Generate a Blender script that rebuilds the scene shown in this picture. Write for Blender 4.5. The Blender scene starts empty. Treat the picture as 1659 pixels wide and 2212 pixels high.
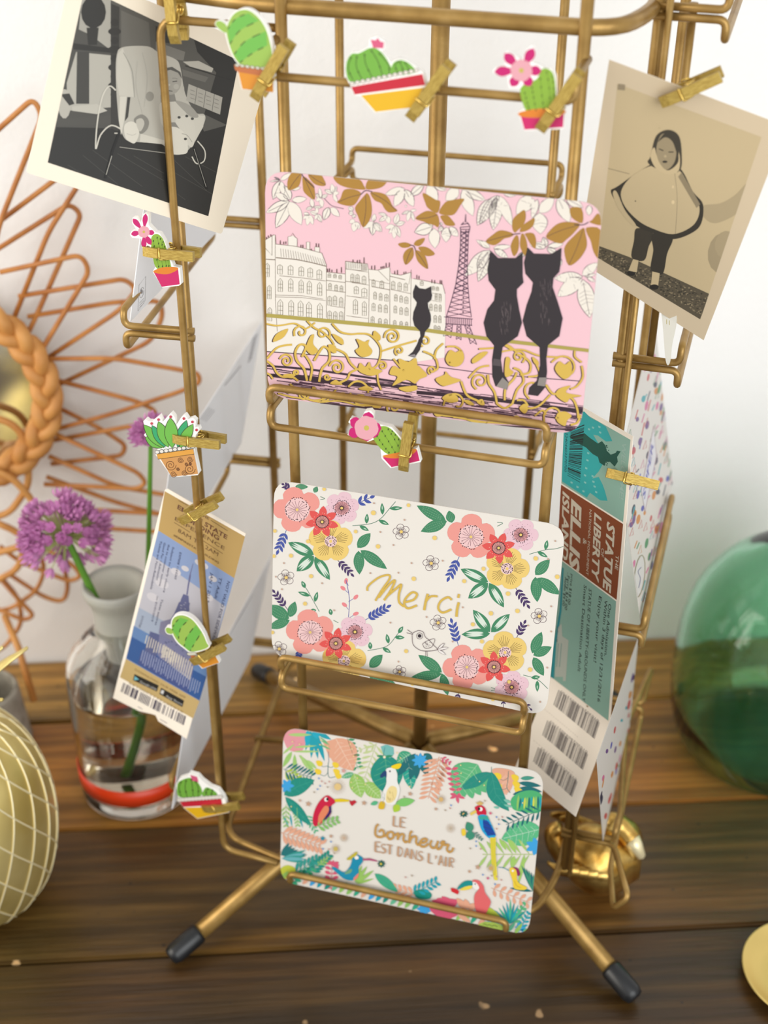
import bpy, bmesh, math, random
from mathutils import Vector, Matrix
random.seed(7)
SC = bpy.context.scene
COL = SC.collection

# ---------------------------------------------------------------- camera
# All lengths below are worked out in millimetres in the frame of the card rack
# (x along its front panel, y away from the viewer, z up, table top at z = 0).
IW, IH = 1659.0, 2212.0
FPX = 2930.97
CAM = Vector((136.659, -673.869, 690.0))
YAW, PITCH, ROLL = -0.26846, 0.56517, 0.009367
MM = 0.001
_cy, _sy, _cp, _sp = math.cos(YAW), math.sin(YAW), math.cos(PITCH), math.sin(PITCH)
FW = Vector((_sy*_cp, _cy*_cp, -_sp))
_r = Vector((_cy, -_sy, 0)); _u = _r.cross(FW)
RT = _r*math.cos(ROLL) + _u*math.sin(ROLL)
UP = -_r*math.sin(ROLL) + _u*math.cos(ROLL)
cam_data = bpy.data.cameras.new('camera')
cam_data.sensor_fit = 'VERTICAL'
cam_data.sensor_height = 24.0
cam_data.lens = FPX/IH*24.0
cam_data.clip_start = 0.01
cam_data.dof.use_dof = True
cam_data.dof.focus_distance = 0.665
cam_data.dof.aperture_fstop = cam_data.lens/6.5
cam_ob = bpy.data.objects.new('camera', cam_data)
COL.objects.link(cam_ob)
M = Matrix((RT, UP, -FW)).transposed().to_4x4()
M.translation = CAM*MM
cam_ob.matrix_world = M
SC.camera = cam_ob

# ---------------------------------------------------------------- light and exposure
SC.view_settings.view_transform = 'Standard'
SC.view_settings.look = 'None'
SC.view_settings.gamma = 1.0
SC.view_settings.use_curve_mapping = False
SC.view_settings.exposure = 0.0
world = bpy.data.worlds.new('room_light'); SC.world = world
world.use_nodes = True
world.node_tree.nodes['Background'].inputs[0].default_value = (1.0, 0.985, 0.955, 1)
world.node_tree.nodes['Background'].inputs[1].default_value = 0.78

def area_light(name, loc, target, sx, sy, power, color):
    d = bpy.data.lights.new(name, 'AREA'); d.shape = 'RECTANGLE'; d.size = sx; d.size_y = sy
    d.energy = power; d.color = color
    o = bpy.data.objects.new(name, d); COL.objects.link(o)
    o.location = loc
    o.rotation_euler = (Vector(target)-Vector(loc)).to_track_quat('-Z', 'Y').to_euler()
    return o
# the tall window of the room, to the right of and behind the viewer
area_light('window_daylight', (1.35, -1.7, 1.0), (0.0, 0.1, 0.25), 2.0, 1.8, 36, (0.95, 0.985, 1.0))
area_light('warm_left_fill', (-1.6, -1.35, 0.9), (-0.3, 0.15, 0.25), 1.5, 1.5, 30, (1.0, 0.93, 0.82))  # warm fill lamp added to brighten the left wall, stands for no known window

# ---------------------------------------------------------------- pixel helpers
def ray(px, py):
    return FW + RT*((px-IW/2)/FPX) + UP*((IH/2-py)/FPX)
def on_plane(px, py, O, n):
    d = ray(px, py)
    return CAM + d*((Vector(O)-CAM).dot(n)/d.dot(n))
def on_z(px, py, z): return on_plane(px, py, (0, 0, z), Vector((0, 0, 1)))
def on_y(px, py, y): return on_plane(px, py, (0, y, 0), Vector((0, 1, 0)))
def on_x(px, py, x): return on_plane(px, py, (x, 0, 0), Vector((1, 0, 0)))
def on_dep(px, py, d): return CAM + ray(px, py)*d
def depth(P): return (Vector(P)-CAM).dot(FW)

# ---------------------------------------------------------------- colours and materials
def lin(c):
    out = []
    for v in c[:3]:
        v = v/255.0
        out.append(v/12.92 if v <= 0.04045 else ((v+0.055)/1.055)**2.4)
    return out
MATS = {}
def new_mat(name, rgb, rough=0.5, metal=0.0, spec=0.5, **kw):
    m = bpy.data.materials.new(name); m.use_nodes = True
    b = m.node_tree.nodes['Principled BSDF']
    b.inputs['Base Color'].default_value = (*lin(rgb), 1)
    b.inputs['Roughness'].default_value = rough
    b.inputs['Metallic'].default_value = metal
    b.inputs['Specular IOR Level'].default_value = spec
    for k, v in kw.items():
        b.inputs[k.replace('_', ' ')].default_value = v
    MATS[name] = m
    return m
def nd(m, t, **kw):
    n = m.node_tree.nodes.new(t)
    for k, v in kw.items(): setattr(n, k, v)
    return n
def lk(m, a, b): m.node_tree.links.new(a, b)
def bsdf(m): return m.node_tree.nodes['Principled BSDF']
def tex_co(m, kind='Object', scale=(1, 1, 1), rot=(0, 0, 0)):
    tc = nd(m, 'ShaderNodeTexCoord'); mp = nd(m, 'ShaderNodeMapping')
    mp.inputs['Scale'].default_value = scale; mp.inputs['Rotation'].default_value = rot
    lk(m, tc.outputs[kind], mp.inputs['Vector'])
    return mp.outputs['Vector']
def noise(m, vec, scale, detail=3, rough=0.5):
    n = nd(m, 'ShaderNodeTexNoise')
    n.inputs['Scale'].default_value = scale; n.inputs['Detail'].default_value = detail
    n.inputs['Roughness'].default_value = rough
    lk(m, vec, n.inputs['Vector'])
    return n.outputs['Fac']
def ramp(m, fac, stops):
    r = nd(m, 'ShaderNodeValToRGB')
    while len(r.color_ramp.elements) < len(stops): r.color_ramp.elements.new(0.5)
    for e, (p, c) in zip(r.color_ramp.elements, stops):
        e.position = p; e.color = (*lin(c), 1) if len(c) == 3 else c
    lk(m, fac, r.inputs['Fac'])
    return r.outputs['Color']
def mix(m, fac, a, b, mode='MIX'):
    x = nd(m, 'ShaderNodeMix', data_type='RGBA', blend_type=mode)
    if hasattr(fac, 'is_linked'): lk(m, fac, x.inputs[0])
    else: x.inputs[0].default_value = fac
    for s, v in ((6, a), (7, b)):
        if hasattr(v, 'is_linked'): lk(m, v, x.inputs[s])
        else: x.inputs[s].default_value = (*lin(v), 1)
    return x.outputs[2]
def bump(m, height, strength, dist=0.001):
    b = nd(m, 'ShaderNodeBump'); b.inputs['Strength'].default_value = strength
    b.inputs['Distance'].default_value = dist
    lk(m, height, b.inputs['Height']); lk(m, b.outputs['Normal'], bsdf(m).inputs['Normal'])

# brass coloured paint on the wires: slightly worn and uneven
m = new_mat('gold_paint', (150, 116, 58), rough=0.36, metal=0.55)
v = tex_co(m); f1 = noise(m, v, 60, 4); f2 = noise(m, v, 900, 2)
c = ramp(m, f1, [(0.3, (138, 106, 54)), (0.55, (162, 129, 71)), (0.8, (182, 150, 94))])
lk(m, c, bsdf(m).inputs['Base Color']); bump(m, f2, 0.12, 0.0004)
m = new_mat('peg_gold', (172, 145, 70), rough=0.42, metal=0.55)
v = tex_co(m, scale=(1, 8, 8)); f1 = noise(m, v, 300, 3)
lk(m, ramp(m, f1, [(0.3, (150, 122, 52)), (0.7, (192, 166, 88))]), bsdf(m).inputs['Base Color']); bump(m, f1, 0.2, 0.0004)
new_mat('spring_brass', (225, 195, 110), rough=0.2, metal=1.0)
new_mat('black_rubber', (22, 24, 27), rough=0.35)
new_mat('card_white', (202, 197, 190), rough=0.42)
new_mat('photo_paper', (238, 226, 206), rough=0.25)
new_mat('ticket_paper', (232, 222, 208), rough=0.5)
new_mat('painted_white_wood', (232, 230, 226), rough=0.5)
new_mat('envelope_white', (238, 240, 246), rough=0.6)
# printed ink: the colour of each printed shape is stored on the print itself
m = new_mat('print_ink', (255, 255, 255), rough=0.45)
at = nd(m, 'ShaderNodeAttribute', attribute_name='ink'); lk(m, at.outputs['Color'], bsdf(m).inputs['Base Color'])
m = new_mat('print_gloss', (255, 255, 255), rough=0.22)
at = nd(m, 'ShaderNodeAttribute', attribute_name='ink'); lk(m, at.outputs['Color'], bsdf(m).inputs['Base Color'])
new_mat('foil_gold', (236, 204, 120), rough=0.32, metal=0.6)
new_mat('foil_antique', (216, 182, 88), rough=0.34, metal=0.6)
new_mat('foil_bronze', (164, 124, 58), rough=0.42, metal=0.5)
new_mat('foil_olive', (172, 158, 84), rough=0.4, metal=0.6)

# ---------------------------------------------------------------- mesh helpers (mm in, metres out)
def tag(o, label=None, cat=None, group=None, kind=None):
    if label: o['label'] = label
    if cat: o['category'] = cat
    if group: o['group'] = group
    if kind: o['kind'] = kind
    return o
def empty(name, loc_mm):
    o = bpy.data.objects.new(name, None); COL.objects.link(o)
    o.location = Vector(loc_mm)*MM; o.empty_display_size = 0.02
    return o
def mesh_obj(name, verts, faces, mat, parent=None, smooth=True, cols=None, local=False):
    """verts in mm, world frame (or the parent's own frame when local)"""
    me = bpy.data.meshes.new(name)
    me.from_pydata([Vector(v)*MM for v in verts], [], faces)
    if smooth: me.polygons.foreach_set('use_smooth', [True]*len(me.polygons))
    me.materials.append(MATS[mat] if isinstance(mat, str) else mat)
    if cols is not None:
        ca = me.color_attributes.new('ink', 'FLOAT_COLOR', 'CORNER')
        buf = []
        for p, c in zip(me.polygons, cols):
            buf += [c[0], c[1], c[2], 1.0]*p.loop_total
        ca.data.foreach_set('color', buf)
    me.update()
    o = bpy.data.objects.new(name, me); COL.objects.link(o)
    if parent is not None:
        o.parent = parent
        if not local:
            q = parent; t = Vector((0, 0, 0))
            while q is not None: t += q.location; q = q.parent
            o.location = -t
    return o
class MB:
    def __init__(self): self.v = []; self.f = []
    def add(self, vs, fs):
        b = len(self.v); self.v += [tuple(x) for x in vs]; self.f += [tuple(i+b for i in f) for f in fs]
    def build(self, name, mat, parent=None, smooth=True, local=False):
        return mesh_obj(name, self.v, self.f, mat, parent, smooth, None, local)

def fillet(pts, R, n=5, closed=False):
    pts = [Vector(p) for p in pts]; out = []; N = len(pts)
    for i, p in enumerate(pts):
        if not closed and i in (0, N-1): out.append(p); continue
        a = pts[i-1]; b = pts[(i+1) % N]
        da = (a-p); db = (b-p)
        r = min(R, da.length*0.49, db.length*0.49)
        if r < 1e-6: out.append(p); continue
        s = p+da.normalized()*r; e = p+db.normalized()*r
        for k in range(n+1):
            t = k/n
            out.append(s*(1-t)**2 + p*2*t*(1-t) + e*t*t)
    return out
def tube(mb, pts, r, seg=10, closed=False, cap=True, radii=None):
    pts = [Vector(p) for p in pts]; N = len(pts)
    q = [pts[0]]
    rr = [radii[0]] if radii else None
    for i in range(1, N):
        if (pts[i]-q[-1]).length > 1e-5:
            q.append(pts[i])
            if radii: rr.append(radii[i])
    pts = q; N = len(pts)
    def tan(i):
        if closed: return (pts[(i+1) % N]-pts[i-1]).normalized()
        if i == 0: return (pts[1]-pts[0]).normalized()
        if i == N-1: return (pts[-1]-pts[-2]).normalized()
        return ((pts[i+1]-pts[i]).normalized()+(pts[i]-pts[i-1]).normalized()).normalized()
    t = tan(0); a = Vector((0, 0, 1)) if abs(t.z) < 0.9 else Vector((1, 0, 0))
    nrm = (a-t*a.dot(t)).normalized()
    vs = []; fs = []
    for i in range(N):
        t = tan(i); nrm = (nrm-t*nrm.dot(t))
        if nrm.length < 1e-6: nrm = t.orthogonal()
        nrm.normalize(); b = t.cross(nrm)
        R = rr[i] if radii else r
        for k in range(seg):
            an = 2*math.pi*k/seg
            vs.append(pts[i]+(nrm*math.cos(an)+b*math.sin(an))*R)
    for i in range(N if closed else N-1):
        j = (i+1) % N
        for k in range(seg):
            k2 = (k+1) % seg
            fs.append((i*seg+k, i*seg+k2, j*seg+k2, j*seg+k))
    if cap and not closed:
        fs.append(tuple(range(seg-1, -1, -1))); fs.append(tuple((N-1)*seg+k for k in range(seg)))
    mb.add(vs, fs)
def box(mb, c, sx, sy, sz, ex=(1, 0, 0), ey=(0, 1, 0), ez=(0, 0, 1)):
    c, ex, ey, ez = Vector(c), Vector(ex), Vector(ey), Vector(ez)
    vs = [c+ex*(i*sx/2)+ey*(j*sy/2)+ez*(k*sz/2) for k in (-1, 1) for j in (-1, 1) for i in (-1, 1)]
    mb.add(vs, [(0, 2, 3, 1), (4, 5, 7, 6), (0, 1, 5, 4), (2, 6, 7, 3), (0, 4, 6, 2), (1, 3, 7, 5)])
def lathe(mb, prof, c=(0, 0, 0), seg=48, ax=None, close=True):
    """prof: (radius, height) pairs from bottom to top"""
    c = Vector(c)
    vs = []; fs = []
    for r, h in prof:
        for k in range(seg):
            a = 2*math.pi*k/seg
            vs.append(c+Vector((r*math.cos(a), r*math.sin(a), h)))
    n = len(prof)
    for i in range(n-1):
        for k in range(seg):
            k2 = (k+1) % seg
            fs.append((i*seg+k, i*seg+k2, (i+1)*seg+k2, (i+1)*seg+k))
    if close:
        if prof[0][0] > 1e-6: fs.append(tuple(range(seg-1, -1, -1)))
        if prof[-1][0] > 1e-6: fs.append(tuple((n-1)*seg+k for k in range(seg)))
    mb.add(vs, fs)
def smooth_prof(pts, n=6):
    """Catmull-Rom through (r, h) points"""
    out = []; P = [pts[0]]+list(pts)+[pts[-1]]
    for i in range(1, len(P)-2):
        p0, p1, p2, p3 = P[i-1], P[i], P[i+1], P[i+2]
        for k in range(n):
            t = k/n
            out.append(tuple(0.5*((2*b)+(-a+c)*t+(2*a-5*b+4*c-d)*t*t+(-a+3*b-3*c+d)*t**3) for a, b, c, d in zip(p0, p1, p2, p3)))
    out.append(tuple(pts[-1]))
    return out
def spline(pts, n=8, closed=False):
    pts = [tuple(p) for p in pts]
    if closed: P = [pts[-1]]+pts+[pts[0], pts[1]]
    else: P = [pts[0]]+pts+[pts[-1]]
    out = []
    for i in range(1, len(P)-2):
        p0, p1, p2, p3 = P[i-1], P[i], P[i+1], P[i+2]
        for k in range(n):
            t = k/n
            out.append(tuple(0.5*((2*b)+(-a+c)*t+(2*a-5*b+4*c-d)*t*t+(-a+3*b-3*c+d)*t**3) for a, b, c, d in zip(p0, p1, p2, p3)))
    if not closed: out.append(pts[-1])
    return out

# ---------------------------------------------------------------- printing on flat paper
class Canvas:
    """A flat sheet. Shapes are given in photo pixels, carried along the line of sight onto the
    sheet's own plane, and laid on it as thin printed shapes."""
    STEP = 0.02    # mm between printed layers
    def __init__(self, O, n, clip=None):
        self.O = Vector(O); self.n = Vector(n).normalized()
        if self.n.dot(CAM-self.O) < 0: self.n = -self.n
        self.clip = clip; self.lay = 1; self.b = {}
    def P(self, x, y, lay=0.0):
        return on_plane(x, y, self.O, self.n) + self.n*(self.STEP*lay)
    def up(self, k=1): self.lay += k
    def _clip(self, pts):
        if self.clip is None: return pts
        C = self.clip; out = list(pts)
        # orientation of the clip outline
        A = sum(C[i-1][0]*C[i][1]-C[i][0]*C[i-1][1] for i in range(len(C)))
        sg = 1 if A > 0 else -1
        for i in range(len(C)):
            a, b = C[i-1], C[i]
            inp = out; out = []
            if not inp: return []
            def side(p): return sg*((b[0]-a[0])*(p[1]-a[1])-(b[1]-a[1])*(p[0]-a[0]))
            S = [side(p) for p in inp]
            if min(S) >= 0: out = inp; continue
            if max(S) < 0: return []
            for j in range(len(inp)):
                p, q = inp[j-1], inp[j]; sp, sq = S[j-1], S[j]
                if (sp >= 0) != (sq >= 0):
                    t = sp/(sp-sq); out.append((p[0]+(q[0]-p[0])*t, p[1]+(q[1]-p[1])*t))
                if sq >= 0: out.append(q)
        return out
    def poly(self, pts, col, mat='print_ink'):
        pts = self._clip([tuple(p) for p in pts])
        if len(pts) < 3: return
        B = self.b.setdefault(mat, ([], [], []))
        k = len(B[0])
        self.cnt = (getattr(self, 'cnt', 0)+1) % 10
        B[0].extend(self.P(x, y, self.lay+self.cnt*0.1) for x, y in pts)
        # faces look towards the viewer
        A = sum(pts[i-1][0]*pts[i][1]-pts[i][0]*pts[i-1][1] for i in range(len(pts)))
        idx = list(range(k, k+len(pts)))
        B[1].append(tuple(idx if A < 0 else idx[::-1])); B[2].append([k*0.66 for k in lin(col)])
    def line(self, pts, w, col, closed=False, mat='print_ink', w2=None):
        """stroke of width w px (tapering to w2)"""
        pts = [Vector((p[0], p[1])) for p in pts]
        q = [pts[0]]
        for p in pts[1:]:
            if (p-q[-1]).length > 1e-3: q.append(p)
        pts = q; N = len(pts)
        if N < 2: return
        L = []; R = []
        for i in range(N):
            a = pts[i-1] if (i > 0 or closed) else pts[i]
            b = pts[(i+1) % N] if (i < N-1 or closed) else pts[i]
            d = b-a
            if d.length < 1e-6: d = Vector((1, 0))
            d.normalize(); nn = Vector((-d.y, d.x))
            ww = w if w2 is None else w+(w2-w)*i/(N-1)
            L.append(pts[i]+nn*ww/2); R.append(pts[i]-nn*ww/2)
        for i in range(N if closed else N-1):
            j = (i+1) % N
            self.poly([L[i], L[j], R[j], R[i]], col, mat)
    def curve(self, pts, w, col, n=5, closed=False, mat='print_ink', w2=None):
        self.line(spline(pts, n, closed), w, col, closed, mat, w2)
    def blob(self, pts, col, n=5, mat='print_ink'):
        self.poly(spline(pts, n, True), col, mat)
    def disc(self, x, y, rx, ry=None, col=(0, 0, 0), rot=0, n=14, mat='print_ink'):
        ry = rx if ry is None else ry
        c, s = math.cos(rot), math.sin(rot)
        self.poly([(x+rx*math.cos(a)*c-ry*math.sin(a)*s, y+rx*math.cos(a)*s+ry*math.sin(a)*c) for a in [2*math.pi*k/n for k in range(n)]], col, mat)
    def leaf(self, base, tip, w, col, bulge=0.45, n=7, mat='print_ink', outline=None, ow=1.2, bend=0.0):
        b = Vector(base); t = Vector(tip); d = t-b; nn = Vector((-d.y, d.x))
        L = []; R = []
        for k in range(n+1):
            s = k/n
            f = (math.sin(math.pi*min(1, s**(math.log(0.5)/math.log(bulge)))))**0.85
            c = b+d*s+nn*(bend*math.sin(math.pi*s))
            L.append(c+nn.normalized()*(w/2*f)); R.append(c-nn.normalized()*(w/2*f))
        pts = L+R[::-1][1:-1]
        self.poly(pts, col, mat)
        if outline: self.line(pts, ow, outline, closed=True)
        return pts
    def text(self, s, p0, p1, h, col, up=None, mat='print_ink', bold=0.0, shear=0.0):
        """s set along p0 -> p1, capitals about h px tall"""
        key = (s, bold, shear)
        if key not in TEXTS:
            cu = bpy.data.curves.new('lettering', 'FONT'); cu.body = s; cu.resolution_u = 2
            cu.offset = bold; cu.shear = shear
            ob = bpy.data.objects.new('lettering', cu)
            me = bpy.data.meshes.new_from_object(ob)
            vs = [(v.co.x, v.co.y) for v in me.vertices]; fs = [tuple(p.vertices) for p in me.polygons]
            bpy.data.objects.remove(ob); bpy.data.curves.remove(cu); bpy.data.meshes.remove(me)
            TEXTS[key] = (vs, fs)
        vs, fs = TEXTS[key]
        if not vs: return
        x0 = min(v[0] for v in vs); x1 = max(v[0] for v in vs)
        a = Vector(p0); d = Vector(p1)-a
        if up is None: up = Vector((d.y, -d.x)).normalized()
        else: up = Vector(up).normalized()
        ex = d/(x1-x0); ey = up*(h/0.70)
        q = [a+ex*(v[0]-x0)+ey*v[1] for v in vs]
        for f in fs: self.poly([q[i] for i in f], col, mat)
    def build(self, parent, names=None):
        names = names or {}
        for mt, (v, f, c) in self.b.items():
            nm = names.get(mt, 'gold_foil' if mt.startswith('foil') else 'print')
            o = mesh_obj(nm, v, f, mt, parent, smooth=False, cols=c)
            if nm in ('markings', 'specks'): o['kind'] = 'stuff'
TEXTS = {}

def round_quad(TL, TR, BR, BL, rad, n=6):
    """pixel outline of a card with rounded corners; rad = fraction of the short side"""
    C = [Vector(p) for p in (TL, TR, BR, BL)]; out = []
    for i in range(4):
        p = C[i]; a = C[i-1]; b = C[(i+1) % 4]
        ra = rad
        s = p+(a-p).normalized()*ra; e = p+(b-p).normalized()*ra
        for k in range(n+1):
            t = k/n; out.append(tuple(s*(1-t)**2+p*2*t*(1-t)+e*t*t))
    return out
def sheet(name, cv, outline, thick, mat, parent=None, side_mat=None):
    """a flat piece of card or wood cut to a pixel outline on the canvas plane, thickness away from the viewer"""
    f = [cv.P(x, y, 0) for x, y in outline]; b = [p-cv.n*thick for p in f]; N = len(f)
    A = sum(outline[i-1][0]*outline[i][1]-outline[i][0]*outline[i-1][1] for i in range(N))
    vs = f+b
    fr = tuple(range(N)) if A < 0 else tuple(range(N-1, -1, -1))
    fs = [fr, tuple(N+i for i in reversed(fr))]
    for k in range(N):
        i, j = fr[k], fr[(k+1) % N]
        fs.append((j, i, i+N, j+N))
    return mesh_obj(name, vs, fs, mat, parent, smooth=False)

# ---------------------------------------------------------------- wall and table
WA = math.radians(19.8)                    # the wall stands at an angle to the rack's front
WU = Vector((math.cos(WA), math.sin(WA), 0)); WN = Vector((-math.sin(WA), math.cos(WA), 0))
WALL_V = 198.5
def wv(u, v, z): return WU*u+WN*v+Vector((0, 0, z))
m = new_mat('plaster', (226, 224, 222), rough=0.9, spec=0.2)
v = tex_co(m); f = noise(m, v, 260, 4, 0.6); f2 = noise(m, v, 5, 2)
lk(m, ramp(m, f2, [(0.3, (236, 235, 233)), (0.7, (242, 241, 240))]), bsdf(m).inputs['Base Color']); bump(m, f, 0.35, 0.0012)
mb = MB(); box(mb, wv(0, WALL_V+40, 500), 3200, 80, 1700, WU, WN)
tag(mb.build('wall_back', 'plaster', smooth=False), kind='structure')

m = new_mat('old_wood', (66, 48, 32), rough=0.42)
v = tex_co(m, scale=(3.2, 60, 60)); g1 = noise(m, v, 1.6, 6, 0.62)
v2 = tex_co(m, scale=(1, 4, 4)); g2 = noise(m, v2, 4.5, 4, 0.55)
v3 = tex_co(m); sp = noise(m, v3, 42, 2, 0.4); sc2 = noise(m, tex_co(m, scale=(6, 90, 90)), 3.2, 3)
base = ramp(m, g1, [(0.25, (56, 42, 22)), (0.48, (90, 70, 40)), (0.64, (118, 94, 56)), (0.82, (146, 120, 76))])
tint = ramp(m, g2, [(0.3, (126, 124, 98)), (0.5, (188, 170, 132)), (0.72, (230, 190, 140))])
c1 = mix(m, 0.75, base, tint, 'MULTIPLY')
wear = ramp(m, sp, [(0.735, (0, 0, 0)), (0.755, (255, 255, 255))])
c2 = mix(m, wear, c1, (188, 160, 128))
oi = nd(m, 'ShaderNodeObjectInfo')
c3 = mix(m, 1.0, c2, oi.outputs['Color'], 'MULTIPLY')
vo = nd(m, 'ShaderNodeTexVoronoi'); vo.inputs['Scale'].default_value = 62; lk(m, v3, vo.inputs['Vector'])
hole = ramp(m, vo.outputs['Distance'], [(0.05, (255, 255, 255)), (0.08, (0, 0, 0))])
pick = ramp(m, noise(m, v3, 11, 2), [(0.56, (0, 0, 0)), (0.6, (255, 255, 255))])
hm = mix(m, 1.0, hole, pick, 'MULTIPLY')
c4 = mix(m, hm, c3, (30, 20, 12))
lk(m, c4, bsdf(m).inputs['Base Color']); bump(m, sc2, 0.35, 0.0012)
rr = nd(m, 'ShaderNodeMapRange'); lk(m, g2, rr.inputs['Value']); rr.inputs['To Min'].default_value = 0.24; rr.inputs['To Max'].default_value = 0.5
lk(m, rr.outputs['Result'], bsdf(m).inputs['Roughness'])
table = tag(empty('wooden_table', wv(0, 0, 0)), 'old dark brown plank table with paint specks against the white wall', 'table')
edges = [197.0, 122, 8, -104, -216, -330, -446]
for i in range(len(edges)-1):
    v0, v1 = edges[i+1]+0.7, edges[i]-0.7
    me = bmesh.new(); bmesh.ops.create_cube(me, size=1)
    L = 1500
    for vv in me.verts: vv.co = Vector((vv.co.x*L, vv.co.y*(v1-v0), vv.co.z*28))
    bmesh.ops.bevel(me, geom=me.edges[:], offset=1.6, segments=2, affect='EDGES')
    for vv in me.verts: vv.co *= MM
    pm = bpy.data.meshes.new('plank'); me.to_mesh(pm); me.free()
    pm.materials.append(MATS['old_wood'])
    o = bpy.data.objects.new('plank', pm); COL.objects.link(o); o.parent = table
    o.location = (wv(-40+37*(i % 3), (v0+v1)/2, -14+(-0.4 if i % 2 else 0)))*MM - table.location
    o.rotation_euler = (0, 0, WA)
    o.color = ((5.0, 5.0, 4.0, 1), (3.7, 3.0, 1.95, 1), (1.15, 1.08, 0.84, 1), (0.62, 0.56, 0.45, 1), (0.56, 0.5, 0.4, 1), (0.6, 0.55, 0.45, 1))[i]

# ---------------------------------------------------------------- the wire postcard rack
PANEL = {  # plan position (mm) of the two posts of each panel and the direction it faces
    'front': ((-64, -115), (64, -115), (0, -1)),
    'back':  ((22.4, 108.9), (-106.3, 101.8), (0, 1)),
    'left':  ((-144.7, 67.4), (-129.2, -89.0), (-1, -0.1)),
    'right': ((88.7, -66.1), (90.7, 62.5), (1, 0)),
}
POLE = (-21.0, -5.0)
Z_TOP, Z_BOT = 561.0, 50.0
rack = tag(empty('postcard_rack', (POLE[0], POLE[1], 0)), 'gold painted wire postcard rack with rod feet and black rubber tips', 'card rack')
def part(name, pts, r, fl=0, closed=False, mat='gold_paint', parent=None, seg=10):
    mb = MB(); tube(mb, fillet(pts, fl, closed=closed) if fl else pts, r, seg, closed)
    return mb.build(name, mat, parent or rack)
HZ = {'front': (553.5, 389.5, 229.5, 66), 'back': (416, 240, 78), 'left': (395, 227, 72), 'right': (563, 400, 240, 80)}
EX = {'front': 28.0, 'back': 30.0, 'left': 33.0, 'right': 28.0}
for nm, (a, b, n) in PANEL.items():
    a = Vector((*a, 0)); b = Vector((*b, 0)); n = Vector((*n, 0)).normalized(); al = (b-a).normalized(); e = EX[nm]
    rp = 2.7
    for P in (a, b):
        part('post', [P+Vector((0, 0, Z_BOT-2)), P+Vector((0, 0, 640))], rp)
    for zc in HZ[nm]:
        A = a-al*1.6; B = b+al*1.6
        for s, name in ((1, 'lip_wire'), (-1, 'lower_wire')):
            z0 = zc+s*2.0; z1 = zc+s*10.5; k = -4*n
            if nm == 'front' and ((zc == 66 and s < 0) or (zc > 500 and s > 0)): continue
            pts = [A+k+Vector((0, 0, z0)), A+n*e+Vector((0, 0, z0)), A+n*e+Vector((0, 0, z1)), B+n*e+Vector((0, 0, z1)), B+n*e+Vector((0, 0, z0)), B+k+Vector((0, 0, z0))]
            if nm == 'right' and zc == 80:
                if s < 0: pts[0:3] = [A+k+Vector((0, 0, z0)), A+n*e+Vector((0, 0, z0)), A+n*(e+14)+Vector((0, -32, z0-8)), A+n*(e+6)+Vector((0, -30, z0-22)), A+n*e+Vector((0, 0, z0-20))]
                else: pts[3:4] = [A+n*(e+1)+Vector((0, 14, z1)), A+n*(e-6)+Vector((0, 96, z1)), B+n*(e+2)+Vector((0, 30, z1))]
            part(name, pts, 1.85, 5)
# rings that tie the panels together, top and bottom
def ring(z, out):
    P = []
    for nm in ('front', 'right', 'back', 'left'):
        a, b, n = PANEL[nm]
        n = Vector((*n, 0)).normalized(); al = (Vector((*b, 0))-Vector((*a, 0))).normalized()
        P += [Vector((*a, z))-n*out-al*12, Vector((*b, z))-n*out+al*12]
    return P
part('top_ring', ring(Z_TOP+3, 3), 3.5, 16, True)
part('bottom_ring', ring(Z_BOT, 3), 2.2, 14, True)
part('upper_ring', ring(634, 3), 3.2, 16, True)
# slim bent rods beside the side panels
part('side_rod', [Vector((-66, -113, 555)), Vector((-121, -112, 555)), Vector((-121, -112, Z_BOT)), Vector((-84, -114, Z_BOT))], 1.9, 9)
part('side_rod', [Vector((92.8, -71.5, 634)), Vector((92.8, -71.5, Z_BOT-2))], 1.6)
part('side_rod', [Vector((101.9, -62, 566)), Vector((101.9, -62, 400))], 1.9, 8)
# pole, hub spokes and the four feet
part('pole', [Vector((*POLE, 62)), Vector((*POLE, 640))], 4.6, seg=16)
hub = Vector((*POLE, 70))
for nm, (a, b, n) in PANEL.items():
    c = (Vector((*a, 0))+Vector((*b, 0)))/2
    part('spoke', [Vector((*POLE, Z_BOT+14)), Vector((c.x, c.y, Z_BOT+1))], 2.2)
for k, ang in enumerate((-125.5, -34.5, 54.5, 144.5)):
    d = Vector((math.cos(math.radians(ang)), math.sin(math.radians(ang)), 0))
    tip = Vector((POLE[0], POLE[1], 0))+d*199+Vector((0, 0, 6.9))
    top = hub+d*6
    leg = part('leg', [top, tip], 5.3, seg=14)
    ax = (tip-top).normalized(); s = tip-ax*22
    mb = MB(); pts = [s, s+ax*2, tip-ax*3, tip+ax*0.5, tip+ax*1.2]
    tube(mb, pts, 6, 16, radii=[6.2, 6.8, 6.7, 5.4, 3.4])
    mb.build('rubber_foot', 'black_rubber', leg)

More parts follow.
